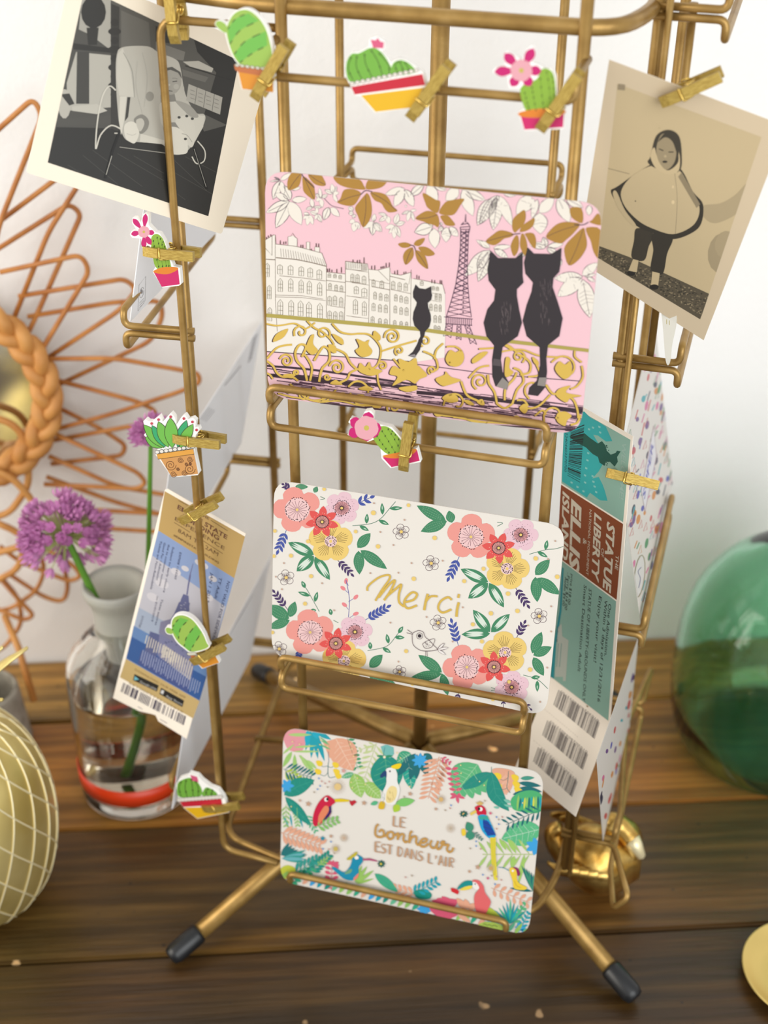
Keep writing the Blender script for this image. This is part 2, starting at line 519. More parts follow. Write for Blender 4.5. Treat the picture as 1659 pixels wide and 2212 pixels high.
# ---------------------------------------------------------------- postcard with cats on a Paris balcony
CARD_Y = -138.5
def card_plane(z0, lean):
    return Vector((0, CARD_Y, z0)), Vector((0, -math.cos(lean), math.sin(lean)))
def T(x0, y0, s):
    return lambda *a: [(x0+a[i]/s, y0+a[i+1]/s) for i in range(0, len(a), 2)]
Q1 = T(560, 360, 6.38); Q2 = T(800, 370, 6.38); Q3 = T(1040, 400, 6.144); Q4 = T(560, 490, 7.54)
Q5 = T(760, 520, 7.54); Q6 = T(540, 640, 4.608); Q7 = T(900, 640, 4.1475); Q0 = T(540, 340, 2.074)
O_, n_ = card_plane(393.9, 0.087)
out = round_quad((572, 367), (1303, 440), (1254, 940), (578, 857), 50)
cv = Canvas(O_, n_, out)
paris = sheet('postcard', cv, out, 0.5, 'card_white')
tag(paris, 'pink postcard of three black cats on a gold balcony before an iron tower', 'postcard', 'cards on the front of the rack')
PINK = (250, 204, 214); INK = (66, 34, 62); CREAM = (248, 240, 228); LINE = (112, 88, 66)
cv.poly(out, PINK); cv.up()
def white_leaf(Q, bx, by, tx, ty, w, vein=0, s=6.2, bend=0.0, ow=1.3):
    (b, t) = Q(bx, by, tx, ty)
    cv.leaf(b, t, w/s, CREAM, outline=None, bend=bend); cv.up()
    pts = cv.leaf(b, t, w/s, CREAM, bend=bend); cv.line(pts, ow, INK, closed=True)
    B = Vector(b); D = Vector(t)-B; N = Vector((-D.y, D.x)).normalized()
    cv.line([B+D*0.08+N*0, B+D*0.45+N*(bend*D.length), B+D*0.9], ow*0.7, INK)
    for k in range(vein):
        f = (k+1)/(vein+1.2); c = B+D*f; q = w/s/2*math.sin(math.pi*f)*0.85
        for sg in (-1, 1): cv.line([c, c+D*0.06+N*(sg*q)], 0.6, (120, 100, 105))
    cv.up(-1)
W = white_leaf
# horse chestnut leaves drawn in outline
for a in [(415, 475, 95, 632, 125), (415, 480, 228, 845, 165), (420, 480, 582, 800, 165), (450, 465, 655, 440, 85), (400, 465, 215, 368, 90), (430, 460, 325, 250, 120),
          (290, 195, 190, 450, 120), (295, 185, 440, 88, 60), (300, 200, 335, 390, 75), (285, 185, 145, 205, 22), (285, 180, 205, 145, 20),
          (960, 560, 888, 735, 100), (985, 565, 1105, 685, 85), (450, 320, 575, 285, 40)]: W(Q1, *a)
for a in [(850, 430, 830, 290, 50), (860, 430, 945, 385, 50), (850, 440, 780, 370, 50), (850, 440, 870, 560, 60), (850, 435, 780, 470, 50), (740, 560, 715, 440, 60), (735, 560, 640, 590, 45), (745, 560, 875, 555, 40),
          (690, 665, 660, 810, 70), (700, 665, 740, 800, 60), (690, 660, 610, 640, 45), (800, 650, 700, 620, 60), (800, 650, 860, 765, 65), (800, 640, 790, 560, 45), (800, 655, 770, 730, 45),
          (1020, 370, 1000, 235, 65), (1020, 370, 1070, 270, 45), (1020, 370, 900, 320, 60), (1020, 370, 1100, 360, 50), (1020, 375, 1075, 490, 50), (680, 665, 600, 720, 50),
          (1300, 600, 1225, 560, 60), (1300, 640, 1230, 640, 60), (1320, 740, 1240, 770, 60), (1330, 760, 1300, 895, 90), (1340, 760, 1380, 860, 60), (1320, 700, 1290, 660, 55),
          (1570, 760, 1560, 945, 100), (1570, 760, 1440, 850, 70), (1570, 755, 1590, 650, 60), (1590, 770, 1659, 900, 70)]: W(Q1, *a, ow=0.8)
cv.curve(Q1(890, 430, 960, 505, 1020, 545, 1165, 580), 1.3, INK)
for a in [(470, 235, 205, 320, 95), (460, 250, 330, 485, 125), (480, 250, 595, 485, 125), (560, 330, 740, 180, 110), (790, 195, 920, 430, 150), (880, 200, 1050, 260, 70), (1215, 240, 1040, 400, 150),
          (1270, 250, 1415, 615, 160), (1290, 255, 1585, 400, 120), (860, 760, 608, 840, 160), (875, 785, 892, 1060, 150), (860, 750, 770, 640, 60), (960, 730, 990, 720, 40)]: W(Q2, *a)
for a in [(340, 730, 385, 580, 80), (350, 735, 480, 700, 65), (330, 745, 205, 785, 60), (345, 750, 325, 930, 75), (340, 750, 255, 860, 50), (350, 750, 410, 910, 70), (550, 545, 430, 590, 40), (555, 545, 635, 530, 35),
          (545, 550, 510, 690, 60), (560, 550, 605, 690, 45), (230, 610, 110, 575, 45), (230, 620, 120, 690, 60), (235, 620, 260, 720, 70), (235, 620, 180, 640, 50), (50, 690, 65, 590, 45), (45, 700, 30, 885, 85), (60, 700, 160, 835, 75),
          (480, 470, 500, 490, 30)]: W(Q2, *a, ow=0.7)
for a in [(1045, 770, 1045, 975, 130, 6), (1090, 770, 1210, 895, 100, 5), (1000, 760, 940, 830, 60, 4), (1659, 375, 1475, 745, 170, 8), (1650, 1085, 1310, 1440, 190, 9), (1660, 1100, 1485, 1520, 170, 8), (1640, 1060, 1460, 945, 65, 0)]: W(Q2, *a)
for a in [(220, 135, 155, 595, 180, 9), (240, 140, 405, 535, 135, 8), (200, 135, -20, 520, 150, 8), (300, 120, 460, 130, 60, 0), (660, 130, 465, 385, 170, 7), (700, 180, 575, 350, 100, 4), (745, 185, 670, 440, 90, 3), (770, 365, 965, 160, 150, 0), (765, 365, 785, 645, 210, 5),
          (1015, 165, 1170, 495, 170, 0), (1125, 175, 1345, 295, 120, 0), (1430, 265, 1430, 400, 85, 0), (1340, 1215, 965, 1235, 150, 8), (1330, 1235, 1010, 1475, 190, 8), (1345, 1250, 1440, 1760, 230, 9), (1340, 1200, 1545, 1030, 120, 6), (1370, 1215, 1520, 1180, 40, 0), (1400, 1220, 1510, 1280, 50, 3),
          (110, 830, -30, 735, 70, 0), (160, 835, 390, 810, 70, 0), (170, 850, 350, 960, 90, 4), (110, 860, -60, 1100, 130, 6), (860, 820, 820, 690, 90, 3), (880, 815, 1085, 780, 75, 0), (870, 835, 1010, 910, 80, 3), (850, 820, 720, 760, 60, 0), (850, 830, 640, 790, 70, 0), (600, 900, 480, 940, 60, 3), (1030, 960, 1060, 1060, 50, 0)]: W(Q3, *a)
cv.up(3)
# gold leaves
for Q, pts in [(Q1, [450, 88, 395, 180, 388, 270, 412, 325, 530, 282, 572, 200, 575, 92]), (Q1, [608, 130, 600, 260, 625, 360, 762, 455, 762, 300, 735, 235]), (Q1, [675, 105, 750, 230, 860, 267, 918, 250, 890, 170, 840, 112]),
        (Q1, [1025, 135, 1080, 230, 1220, 290, 1452, 318, 1440, 260, 1380, 175, 1200, 160]), (Q1, [1400, 360, 1300, 310, 1170, 320, 1120, 440, 1075, 492, 1190, 535, 1300, 532, 1370, 445]), (Q1, [1460, 385, 1380, 480, 1320, 570, 1360, 680, 1430, 835, 1520, 740, 1555, 600, 1530, 430, 1490, 365]),
        (Q1, [1475, 310, 1490, 200, 1560, 185, 1760, 170, 1730, 250, 1640, 300]), (Q2, [0, 300, 60, 282, 190, 310, 260, 380, 310, 480, 375, 545, 260, 567, 200, 520, 150, 440, 60, 400]),
        (Q2, [725, 295, 760, 440, 800, 510, 925, 575, 965, 420, 900, 390]), (Q2, [945, 570, 1030, 430, 1130, 395, 1295, 378, 1240, 470, 1160, 590, 1060, 606]), (Q2, [920, 590, 800, 543, 700, 580, 620, 652, 730, 692, 800, 722, 880, 742, 932, 772, 952, 700]), (Q2, [965, 615, 1060, 608, 1110, 650, 1170, 742, 1050, 747, 1000, 690]),
        (Q2, [560, 1010, 480, 978, 382, 1000, 440, 1052, 530, 1045]), (Q2, [600, 1010, 640, 950, 748, 918, 730, 980, 670, 1030]), (Q2, [580, 1050, 490, 1090, 450, 1180, 485, 1288, 560, 1230, 600, 1150]), (Q2, [620, 1090, 640, 1210, 700, 1290, 797, 1342, 760, 1170, 700, 1110]), (Q2, [660, 1050, 760, 1040, 850, 1090, 888, 1145, 800, 1170, 730, 1140]),
        (Q3, [440, 630, 408, 560, 420, 450, 500, 370, 572, 328, 590, 420, 560, 520, 480, 600]), (Q3, [510, 620, 540, 540, 620, 480, 705, 435, 690, 530, 610, 600]), (Q3, [430, 650, 340, 610, 240, 600, 160, 650, 55, 747, 160, 797, 240, 760, 300, 710, 380, 690]), (Q3, [470, 660, 420, 720, 388, 820, 430, 943, 490, 860, 497, 720]), (Q3, [530, 650, 510, 780, 530, 860, 580, 935, 610, 800, 570, 660]), (Q3, [580, 640, 690, 638, 727, 740, 712, 842, 650, 780, 600, 690]),
        (Q3, [1180, 302, 1330, 310, 1340, 502, 1200, 430]), (Q3, [1310, 520, 1200, 490, 1080, 490, 970, 540, 855, 682, 960, 750, 1060, 772, 1130, 720, 1220, 640]), (Q3, [1350, 565, 1220, 680, 1120, 790, 1100, 890, 1158, 1064, 1280, 1000, 1370, 880, 1402, 780, 1380, 640]), (Q3, [1400, 560, 1590, 600, 1570, 970, 1490, 890, 1450, 740, 1400, 640]), (Q3, [1540, 375, 1470, 460, 1435, 492, 1590, 532, 1580, 420])]:
    cv.blob(Q(*pts), (150, 108, 46), n=3, mat='foil_bronze')
cv.up()
for Q, pts in [(Q1, [410, 320, 480, 210, 570, 100]), (Q1, [760, 450, 690, 300, 610, 130]), (Q1, [915, 250, 800, 190, 690, 110]), (Q1, [1085, 488, 1250, 420, 1400, 385]), (Q1, [1430, 830, 1470, 600, 1465, 390]), (Q2, [485, 1285, 530, 1150, 585, 1050]), (Q2, [795, 1340, 700, 1190, 620, 1090]), (Q3, [870, 680, 1080, 590, 1320, 525]), (Q3, [1158, 1060, 1270, 820, 1352, 575]), (Q2, [625, 650, 790, 640, 930, 595]), (Q3, [60, 745, 260, 690, 430, 650]), (Q2, [365, 542, 200, 400, 10, 295])]:
    cv.curve(Q(*pts), 0.9, INK)
for Q, pts in [(Q1, [590, 95, 610, 140, 760, 290]), (Q1, [1400, 385, 1465, 330, 1560, 345]), (Q2, [545, 1015, 600, 1030, 625, 1090]), (Q3, [400, 655, 470, 645, 520, 640]), (Q3, [1230, 520, 1350, 525, 1420, 490])]: cv.curve(Q(*pts), 2.0, INK)
# terrace of town houses
cv.up()
bl = Q4(60, 230, 95, 215, 235, 130, 262, 130, 275, 280, 470, 300, 470, 160, 520, 150, 545, 140, 590, 170, 620, 190, 620, 320, 770, 350, 770, 245, 825, 245, 825, 380, 905, 395, 905, 325, 985, 330, 985, 410, 1020, 425, 1095, 620, 1100, 735, 1400, 760, 1410, 560)
bl += Q5(0, 350, 255, 375, 275, 460, 430, 475, 590, 430, 620, 440, 640, 535, 800, 560, 965, 510, 970, 620, 1010, 620, 1190, 650, 1480, 710, 1520, 860, 1525, 1480, 1510, 1900)
bl += Q6(1659, 652, 155, 550, 100, 545)
cv.poly(bl, (247, 240, 230)); cv.up()
for Q, w, pts in [(Q4, 1.5, bl and [95, 215, 235, 130, 262, 130, 275, 280, 470, 300, 620, 320, 905, 395, 1020, 425, 1095, 620, 1095, 1480]), (Q4, 1.2, [470, 300, 470, 160, 520, 150, 545, 100, 590, 170, 620, 190, 620, 320]), (Q4, 1.4, [770, 350, 770, 245, 825, 245, 825, 380]), (Q4, 1.2, [905, 395, 905, 325, 985, 330, 985, 410]),
        (Q4, 1.6, [95, 340, 210, 465, 210, 150]), (Q4, 2.2, [95, 525, 265, 535]), (Q4, 1.2, [262, 130, 265, 1200, 295, 1700]), (Q4, 2.4, [275, 500, 600, 530, 850, 580, 1090, 640]), (Q4, 1.5, [330, 795, 700, 830, 1080, 880]), (Q4, 1.2, [265, 1110, 700, 1120, 1040, 1175]), (Q4, 1.2, [265, 1140, 700, 1150, 1080, 1200]),
        (Q4, 1.4, [1100, 735, 1400, 765]), (Q4, 1.5, [1090, 870, 1400, 905]), (Q4, 1.5, [1090, 1025, 1400, 1065]), (Q4, 1.2, [1160, 1285, 1390, 1320]), (Q4, 1.6, [1405, 560, 1405, 1060, 1385, 1560]), (Q4, 1.8, [1405, 560, 1659, 590]), (Q4, 1.4, [1410, 685, 1659, 710]), (Q4, 1.6, [1410, 885, 1659, 915]), (Q4, 1.2, [1420, 1120, 1659, 1155]), (Q4, 1.0, [1420, 1445, 1659, 1475]),
        (Q5, 1.4, [0, 350, 255, 375, 275, 520, 285, 720, 275, 1340]), (Q5, 1.2, [275, 465, 430, 480, 600, 650]), (Q5, 1.4, [430, 475, 600, 430, 620, 440, 620, 1380]), (Q5, 1.2, [280, 630, 620, 700]), (Q5, 1.8, [335, 745, 625, 800]), (Q5, 1.4, [650, 535, 800, 560, 965, 512]), (Q5, 1.8, [620, 575, 870, 635]), (Q5, 1.0, [970, 470, 930, 710]), (Q5, 1.2, [970, 510, 955, 1400]), (Q5, 1.4, [635, 790, 960, 860]), (Q5, 1.4, [1005, 615, 1190, 650, 1480, 710, 1520, 860]), (Q5, 1.0, [1300, 850, 1460, 870]), (Q5, 1.0, [1300, 970, 1460, 1000]), (Q5, 1.2, [0, 470, 260, 510]), (Q5, 1.2, [0, 680, 275, 720]), (Q5, 1.2, [0, 905, 260, 940]), (Q5, 0.9, [0, 1235, 265, 1265])]:
    cv.line(Q(*pts), w*0.75, LINE)
for k in range(18):
    x = 350+k*40; y0 = 330+k*6+ (k*k*0.25); cv.line(Q4(x, y0+20, x+10+k*2.2, y0+160-k*1.5), 0.8, LINE)
for k in range(9): cv.line(Q4(1425+k*30, 580, 1420+k*30, 680), 0.9, LINE)
for k in range(7): cv.line(Q5(150+k*15, 380, 160+k*14, 490), 0.8, LINE)
for Q, lst in [(Q4, [(345, 280, 60), (400, 280, 40), (435, 275, 40), (680, 340, 50), (712, 340, 50), (850, 385, 30), (930, 325, 60), (970, 325, 55), (1115, 730, 50), (1145, 730, 55), (1185, 735, 40), (1265, 745, 60), (1340, 745, 90), (1530, 575, 40), (1600, 580, 40), (120, 195, 30), (150, 170, 30), (190, 150, 30)]),
               (Q5, [(20, 345, 40), (90, 355, 30), (130, 360, 50), (200, 370, 100), (325, 465, 60), (375, 470, 70), (475, 450, 30), (500, 445, 30), (525, 440, 30), (560, 430, 70), (612, 425, 70), (700, 540, 50), (745, 545, 70), (850, 545, 40), (880, 540, 40), (1060, 615, 60), (1095, 620, 50), (1305, 690, 60), (1350, 700, 60), (1440, 700, 60), (1465, 705, 60)])]:
    for x, y, h in lst: cv.poly(Q(x-9, y, x+9, y, x+7, y-h, x-7, y-h), (96, 62, 60))
def window(Q, x, y, w, h, kind=0):
    (a, b) = Q(x-w/2, y-h/2, x+w/2, y+h/2); sx, sy = b[0]-a[0], b[1]-a[1]; sl = 0.06*sx
    pts = [(a[0], b[1]), (a[0], a[1]+sy*0.15), (a[0]+sx*0.5, a[1]-(sy*0.06 if kind else 0)), (b[0], a[1]+sy*0.15+sl), (b[0], b[1]+sl)]
    col = (104, 92, 54)
    cv.line(pts, 1.15, col, closed=True)
    cx = (a[0]+b[0])/2
    cv.line([(cx, a[1]+sy*0.1), (cx, b[1])], 0.8, col)
    for f in ((0.4, 0.7) if sy > 20 else (0.5,)): cv.line([(a[0], a[1]+sy*f), (b[0], a[1]+sy*f+sl)], 0.8, col)
for x, y in [(340, 690), (512, 700), (687, 720), (832, 740), (980, 770)]: window(Q4, x, y, 78, 150)
for x, y in [(345, 950), (515, 950), (685, 970), (818, 990), (985, 1015)]: window(Q4, x, y, 72, 200, 1)
for x, y in [(345, 1310), (522, 1320), (675, 1330), (812, 1350), (990, 1370)]: window(Q4, x, y, 80, 230, 1)
for x, y in [(135, 700), (165, 1060), (175, 1420)]: window(Q4, x, y, 62, 220)
for x, y in [(1145, 790), (1235, 800), (1320, 815)]: window(Q4, x, y, 46, 60)
for x, y in [(1155, 965), (1255, 990), (1340, 1005)]: window(Q4, x, y, 45, 100)
for x, y in [(1148, 1200), (1235, 1195), (1335, 1220), (1148, 1440), (1240, 1450), (1335, 1450)]: window(Q4, x, y, 58, 150)
for x, y, w, h in [(10, 600, 50, 130), (95, 610, 55, 130), (200, 635, 60, 130), (75, 800, 70, 120), (205, 840, 85, 140), (60, 1070, 70, 240), (205, 1100, 65, 230), (355, 690, 50, 120), (490, 710, 60, 120), (380, 890, 45, 120), (470, 910, 45, 120), (565, 925, 55, 115), (355, 1075, 50, 125), (460, 1095, 52, 125), (555, 1105, 52, 130), (340, 1290, 50, 120), (460, 1320, 50, 120), (555, 1330, 50, 120), (675, 720, 55, 130), (780, 740, 55, 130), (880, 750, 55, 130), (718, 925, 45, 110), (805, 945, 45, 110), (890, 965, 52, 110), (710, 1115, 45, 120), (805, 1140, 45, 120), (893, 1150, 50, 130), (700, 1340, 45, 95), (805, 1355, 45, 90), (893, 1360, 40, 80), (1140, 690, 50, 70), (1375, 910, 35, 110), (1440, 920, 38, 115), (1290, 1080, 42, 110), (1368, 1090, 45, 115), (1440, 1095, 36, 115), (1360, 1270, 45, 120), (1435, 1275, 40, 120), (1395, 780, 40, 60), (1330, 770, 40, 60), (1360, 1420, 40, 90), (1420, 1430, 40, 90)]: window(Q5, x, y, w, h)
# iron lattice tower
TW = (72, 36, 70)
Lp = [(944, 330), (943, 400), (936, 480), (922, 570), (903, 640), (880, 712)]; Rp = [(980, 330), (977, 400), (974, 480), (976, 570), (982, 640), (992, 715)]
def along(P, t):
    t *= len(P)-1; i = min(int(t), len(P)-2); f = t-i
    return (P[i][0]+(P[i+1][0]-P[i][0])*f, P[i][1]+(P[i+1][1]-P[i][1])*f)
q0 = lambda p: (540+p[0]/2.074, 340+p[1]/2.074)
cv.line([q0(p) for p in Lp], 1.5, TW); cv.line([q0(p) for p in Rp], 1.3, TW)
for k in range(17):
    a, b = k/17, (k+1)/17
    l0, l1, r0, r1 = [q0(along(P, t)) for P, t in ((Lp, a), (Lp, b), (Rp, a), (Rp, b))]
    w = 2.0 if k < 12 else 1.2
    cv.line([l0, r1], w, TW); cv.line([r0, l1], w, TW)
    m0 = ((l0[0]+r0[0]*2)/3, (l0[1]+r0[1]*2)/3); cv.disc(m0[0], m0[1], 1.6, 1.8, TW)
cv.line(Q2(1315, 590, 1312, 700), 1.3, TW, w2=3.0)
for a in [(1250, 735, 1355, 715), (1238, 770, 1375, 760), (1240, 800, 1375, 800), (1245, 835, 1365, 840), (1240, 770, 1250, 860), (1375, 760, 1355, 860), (1290, 700, 1250, 740), (1330, 700, 1370, 750)]: cv.line(Q2(*a), 1.7, TW)
for a in [(870, 714, 998, 724), (876, 745, 996, 752)]: cv.line(Q0(*a), 1.6, TW)
for k in range(14): cv.line(Q0(880+k*8.6, 716+k*0.7, 880+k*8.6, 745+k*0.5), 1.2, TW)
for a, b in [((880, 748, 866, 800), (908, 750, 900, 808)), ((928, 752, 924, 815), (946, 752, 946, 818)), ((962, 752, 988, 835), (982, 752, 1016, 838))]:
    p = Q0(*a); q = Q0(*b); cv.line(p, 1.2, TW); cv.line(q, 1.2, TW)
    for k in range(4):
        f, g = k/4, (k+1)/4
        A = lambda P, t: (P[0][0]+(P[1][0]-P[0][0])*t, P[0][1]+(P[1][1]-P[0][1])*t)
        cv.line([A(p, f), A(q, g)], 1.0, TW); cv.line([A(q, f), A(p, g)], 1.0, TW)
# shaded boards under the balcony
cv.up()
rnd = random.Random(3)
def bottom_y(x): return 857+(x-578)*0.1228
cv.line(Q6(150, 548, 1659, 652), 2.0, INK); cv.line(Q7(0, 608, 700, 700, 1480, 760), 1.6, INK)
for k in range(330):
    x = 572+rnd.random()*690; t = rnd.random()**0.8
    y = bottom_y(x)-2-62*t; L = 10+rnd.random()*55
    cv.line([(x, y), (x+L, y+L*0.125)], 0.7+rnd.random()*1.3, (70, 36, 62))
cv.up()
for a in [(160, 690, 700, 740, 1659, 880), (160, 780, 700, 850, 1200, 900)]:
    cv.curve(Q6(*a), 4.5, (52, 24, 44))
cv.curve(Q7(0, 860, 600, 915, 1500, 1030), 7.5, (46, 20, 38)); cv.curve(Q6(160, 780, 500, 800, 900, 850, 1659, 905), 6, (46, 20, 38)); cv.line(Q6(700, 1060, 1659, 1165), 3.5, (58, 26, 46)); cv.line(Q7(600, 1150, 1400, 1195), 3, (58, 26, 46))
cv.up()
# gilded railing and scrollwork
GD = (216, 182, 92)
def orn(pts, w, n=6):
    cv.curve([(x-2.4, y+0.6) for x, y in pts], w*0.8, (62, 26, 36), n); cv.up(); cv.curve(pts, w, GD, n, mat='foil_antique'); cv.up(-1)
def spiral(Q, cx, cy, r, turns, a0, w, s=1):
    pts = []
    N = int(turns*10)
    for k in range(N+1):
        f = k/N; a = a0+s*2*math.pi*turns*f; rr = r*(1-0.85*f)
        pts.append((cx+rr*math.cos(a), cy+rr*math.sin(a)))
    orn(Q(*[c for p in pts for c in p]), w, 2)
def gblob(Q, *pts): 
    P = Q(*pts); cv.blob([(x-2.6, y+0.8) for x, y in P], (70, 30, 40), 4); cv.up(); cv.blob(P, GD, 4, mat='foil_antique'); cv.up(-1)
for x, y, r, t, a, s in [(510, 355, 75, 1.2, 2.6, 1), (730, 370, 75, 1.2, 0.6, -1), (1420, 400, 82, 1.8, 3.0, 1), (365, 640, 70, 1.6, 3.4, 1), (870, 705, 78, 1.6, 3.3, 1), (535, 975, 55, 1.5, 0, 1), (745, 985, 60, 1.6, 2, -1), (1435, 1100, 85, 1.5, 1, 1), (1320, 690, 45, 1.3, 4, 1), (1490, 540, 50, 1.3, 2, 1), (770, 800, 35, 1.2, 0, 1), (465, 760, 32, 1.2, 2, 1)]: spiral(Q6, x, y, r, t, a, 4.2, s)
for x, y, r, t, a, s in [(330, 560, 125, 0.95, 4.2, 1), (570, 760, 78, 1.5, 2, 1), (915, 540, 62, 1.4, 1, -1), (1330, 650, 135, 0.95, 3.6, 1), (140, 660, 40, 1.3, 2, 1), (1050, 830, 95, 0.9, 2, 1), (360, 960, 120, 0.8, 3, 1), (1240, 1070, 110, 0.8, 2.6, 1), (80, 400, 55, 1.4, 2, 1), (40, 1030, 50, 1.4, 1, 1), (900, 1100, 45, 1.2, 1, 1)]: spiral(Q7, x, y, r, t, a, 4.0, s)
for Q, w, pts in [(Q6, 3.6, [155, 270, 260, 290, 330, 285, 450, 270, 540, 320]), (Q6, 4.0, [570, 240, 640, 310, 720, 350, 800, 420, 840, 480]), (Q6, 3.4, [650, 260, 600, 300, 540, 330]), (Q6, 4.2, [820, 270, 900, 350, 1000, 375, 1100, 370, 1200, 385, 1290, 480, 1305, 570, 1270, 680, 1200, 720, 1080, 730]), (Q6, 4.4, [170, 620, 260, 520, 330, 490, 420, 480]), (Q6, 4.4, [165, 640, 230, 690, 270, 760, 330, 800, 420, 800, 480, 840]), (Q6, 5.0, [570, 840, 540, 720, 470, 640, 455, 550, 500, 480, 560, 500, 520, 600]), (Q6, 5.0, [690, 850, 720, 720, 790, 640, 790, 540, 740, 500, 700, 540, 640, 640]), (Q6, 4.6, [600, 840, 620, 720, 590, 640, 540, 570]), (Q6, 4.6, [850, 520, 950, 570, 1000, 660, 1060, 720]), (Q6, 4.6, [890, 860, 970, 820, 1000, 760, 1080, 720]), (Q6, 4.4, [1660, 440, 1480, 490, 1310, 545]), (Q6, 4.0, [160, 760, 200, 780, 230, 820]), (Q6, 4.2, [980, 900, 1040, 850, 1110, 850, 1170, 900, 1180, 960]), (Q6, 4.2, [1000, 960, 1040, 1040, 1110, 1080, 1250, 1060]), (Q6, 4.0, [400, 870, 480, 940, 560, 1010, 640, 1035, 760, 1010, 860, 930]), (Q6, 3.4, [280, 965, 420, 1000, 560, 1020, 700, 1050, 900, 1040, 1100, 1085, 1300, 1080]), (Q6, 3.6, [1600, 1060, 1640, 1120, 1700, 1150]), (Q6, 4.0, [1270, 770, 1280, 860, 1310, 930]), (Q6, 4, [1430, 620, 1480, 680, 1560, 770]),
        (Q7, 4.2, [60, 490, 160, 540, 190, 640, 130, 680]), (Q7, 4.2, [240, 420, 180, 480, 160, 560]), (Q7, 4.0, [560, 470, 700, 460, 800, 430, 900, 500]), (Q7, 3.6, [740, 500, 850, 480, 960, 480, 1100, 530, 1280, 545]), (Q7, 4.4, [470, 730, 560, 640, 650, 620]), (Q7, 4.6, [400, 760, 450, 880, 540, 930, 600, 950]), (Q7, 4.6, [720, 960, 700, 860, 650, 780, 640, 700]), (Q7, 4.6, [860, 960, 900, 840, 960, 760, 930, 670, 870, 640]), (Q7, 4.6, [790, 930, 800, 820, 870, 740, 900, 680]), (Q7, 4.4, [720, 960, 790, 1000, 860, 960]), (Q7, 4.4, [930, 700, 1010, 680, 1020, 600, 960, 540, 900, 520]), (Q7, 4.0, [1040, 550, 1080, 620, 1100, 700, 1000, 720]), (Q7, 4.6, [1160, 790, 1220, 870, 1300, 870, 1400, 920, 1440, 1010, 1450, 1090]), (Q7, 4.2, [1480, 620, 1490, 720, 1440, 800, 1380, 830]), (Q7, 4.2, [930, 1000, 1040, 1000, 1110, 970, 1200, 880]), (Q7, 4.0, [150, 1010, 220, 1060, 330, 1075, 500, 1110, 640, 1130]), (Q7, 4.0, [330, 1080, 420, 1090, 520, 1120, 700, 1130, 900, 1140]), (Q7, 4.0, [980, 1130, 1040, 1160, 1100, 1150]), (Q7, 4.0, [1060, 1070, 1130, 1020, 1160, 1060]), (Q7, 4.4, [1380, 1150, 1440, 1130, 1470, 1060]), (Q7, 4.0, [1420, 480, 1420, 540, 1480, 590]), (Q7, 3.6, [780, 430, 860, 480]), (Q7, 4, [1000, 980, 960, 930, 900, 930])]: orn(Q(*pts), w)
for Q, pts in [(Q6, [1060, 420, 1090, 500, 1050, 540, 1110, 600, 1190, 590, 1220, 540, 1180, 480, 1190, 430, 1140, 450]), (Q6, [230, 450, 270, 370, 380, 320, 350, 390, 300, 430]), (Q6, [1240, 340, 1300, 390, 1290, 440, 1230, 400]), (Q6, [560, 520, 600, 400, 640, 380, 630, 470, 680, 540, 620, 580]), (Q6, [820, 370, 920, 420, 930, 480, 870, 450]), (Q6, [780, 480, 850, 490, 860, 560, 810, 550]), (Q6, [1080, 720, 1100, 660, 1150, 700, 1190, 650, 1220, 710, 1320, 740, 1220, 790, 1110, 760]), (Q6, [1390, 770, 1430, 690, 1500, 720, 1480, 620, 1580, 650, 1659, 620, 1659, 860, 1560, 830, 1420, 890, 1470, 800]), (Q6, [1480, 910, 1600, 890, 1659, 890, 1659, 930, 1560, 950]), (Q6, [290, 870, 370, 900, 400, 970, 320, 930]), (Q6, [870, 1010, 890, 960, 950, 960, 910, 1000]), (Q6, [1080, 920, 1160, 890, 1230, 920, 1180, 940]), (Q6, [1060, 980, 1140, 980, 1100, 1030]), (Q6, [1220, 1100, 1260, 1050, 1310, 1060, 1300, 1110]), (Q6, [800, 870, 850, 830, 890, 850, 920, 880]), (Q6, [330, 780, 420, 770, 440, 810, 380, 810]), (Q6, [620, 900, 660, 910, 635, 960]),
        (Q7, [260, 560, 300, 480, 350, 500, 400, 480, 420, 550, 370, 610, 300, 620]), (Q7, [0, 620, 60, 660, 95, 710, 30, 740, 0, 760]), (Q7, [170, 740, 250, 700, 260, 670, 310, 720, 400, 750, 300, 790, 230, 800]), (Q7, [500, 560, 580, 500, 640, 500, 580, 560, 510, 600]), (Q7, [1240, 640, 1280, 580, 1330, 610, 1380, 580, 1390, 690, 1330, 740, 1270, 700]), (Q7, [790, 700, 800, 550, 840, 560, 830, 640, 870, 680, 820, 720]), (Q7, [1250, 860, 1290, 820, 1380, 800, 1340, 860, 1480, 890, 1380, 910, 1340, 950, 1260, 900]), (Q7, [230, 910, 290, 870, 360, 890, 370, 940, 290, 950]), (Q7, [1260, 1050, 1330, 1030, 1390, 1070, 1350, 1110, 1330, 1160, 1260, 1120]), (Q7, [920, 1000, 970, 960, 1000, 1000, 970, 1050]), (Q7, [150, 1010, 220, 1040, 230, 1070, 170, 1070]), (Q7, [420, 930, 470, 930, 520, 970, 470, 970]), (Q7, [540, 940, 590, 920, 610, 970, 570, 970]), (Q7, [1040, 540, 1090, 580, 1090, 620, 1050, 590])]: gblob(Q, *pts)
cv.up(2)
rail = Q6(150, 168, 1659, 303)+Q7(700, 372, 1560, 472, 1560, 502, 700, 404)+Q6(1659, 342, 150, 205)
cv.poly(rail, GD, mat='foil_olive'); cv.up()
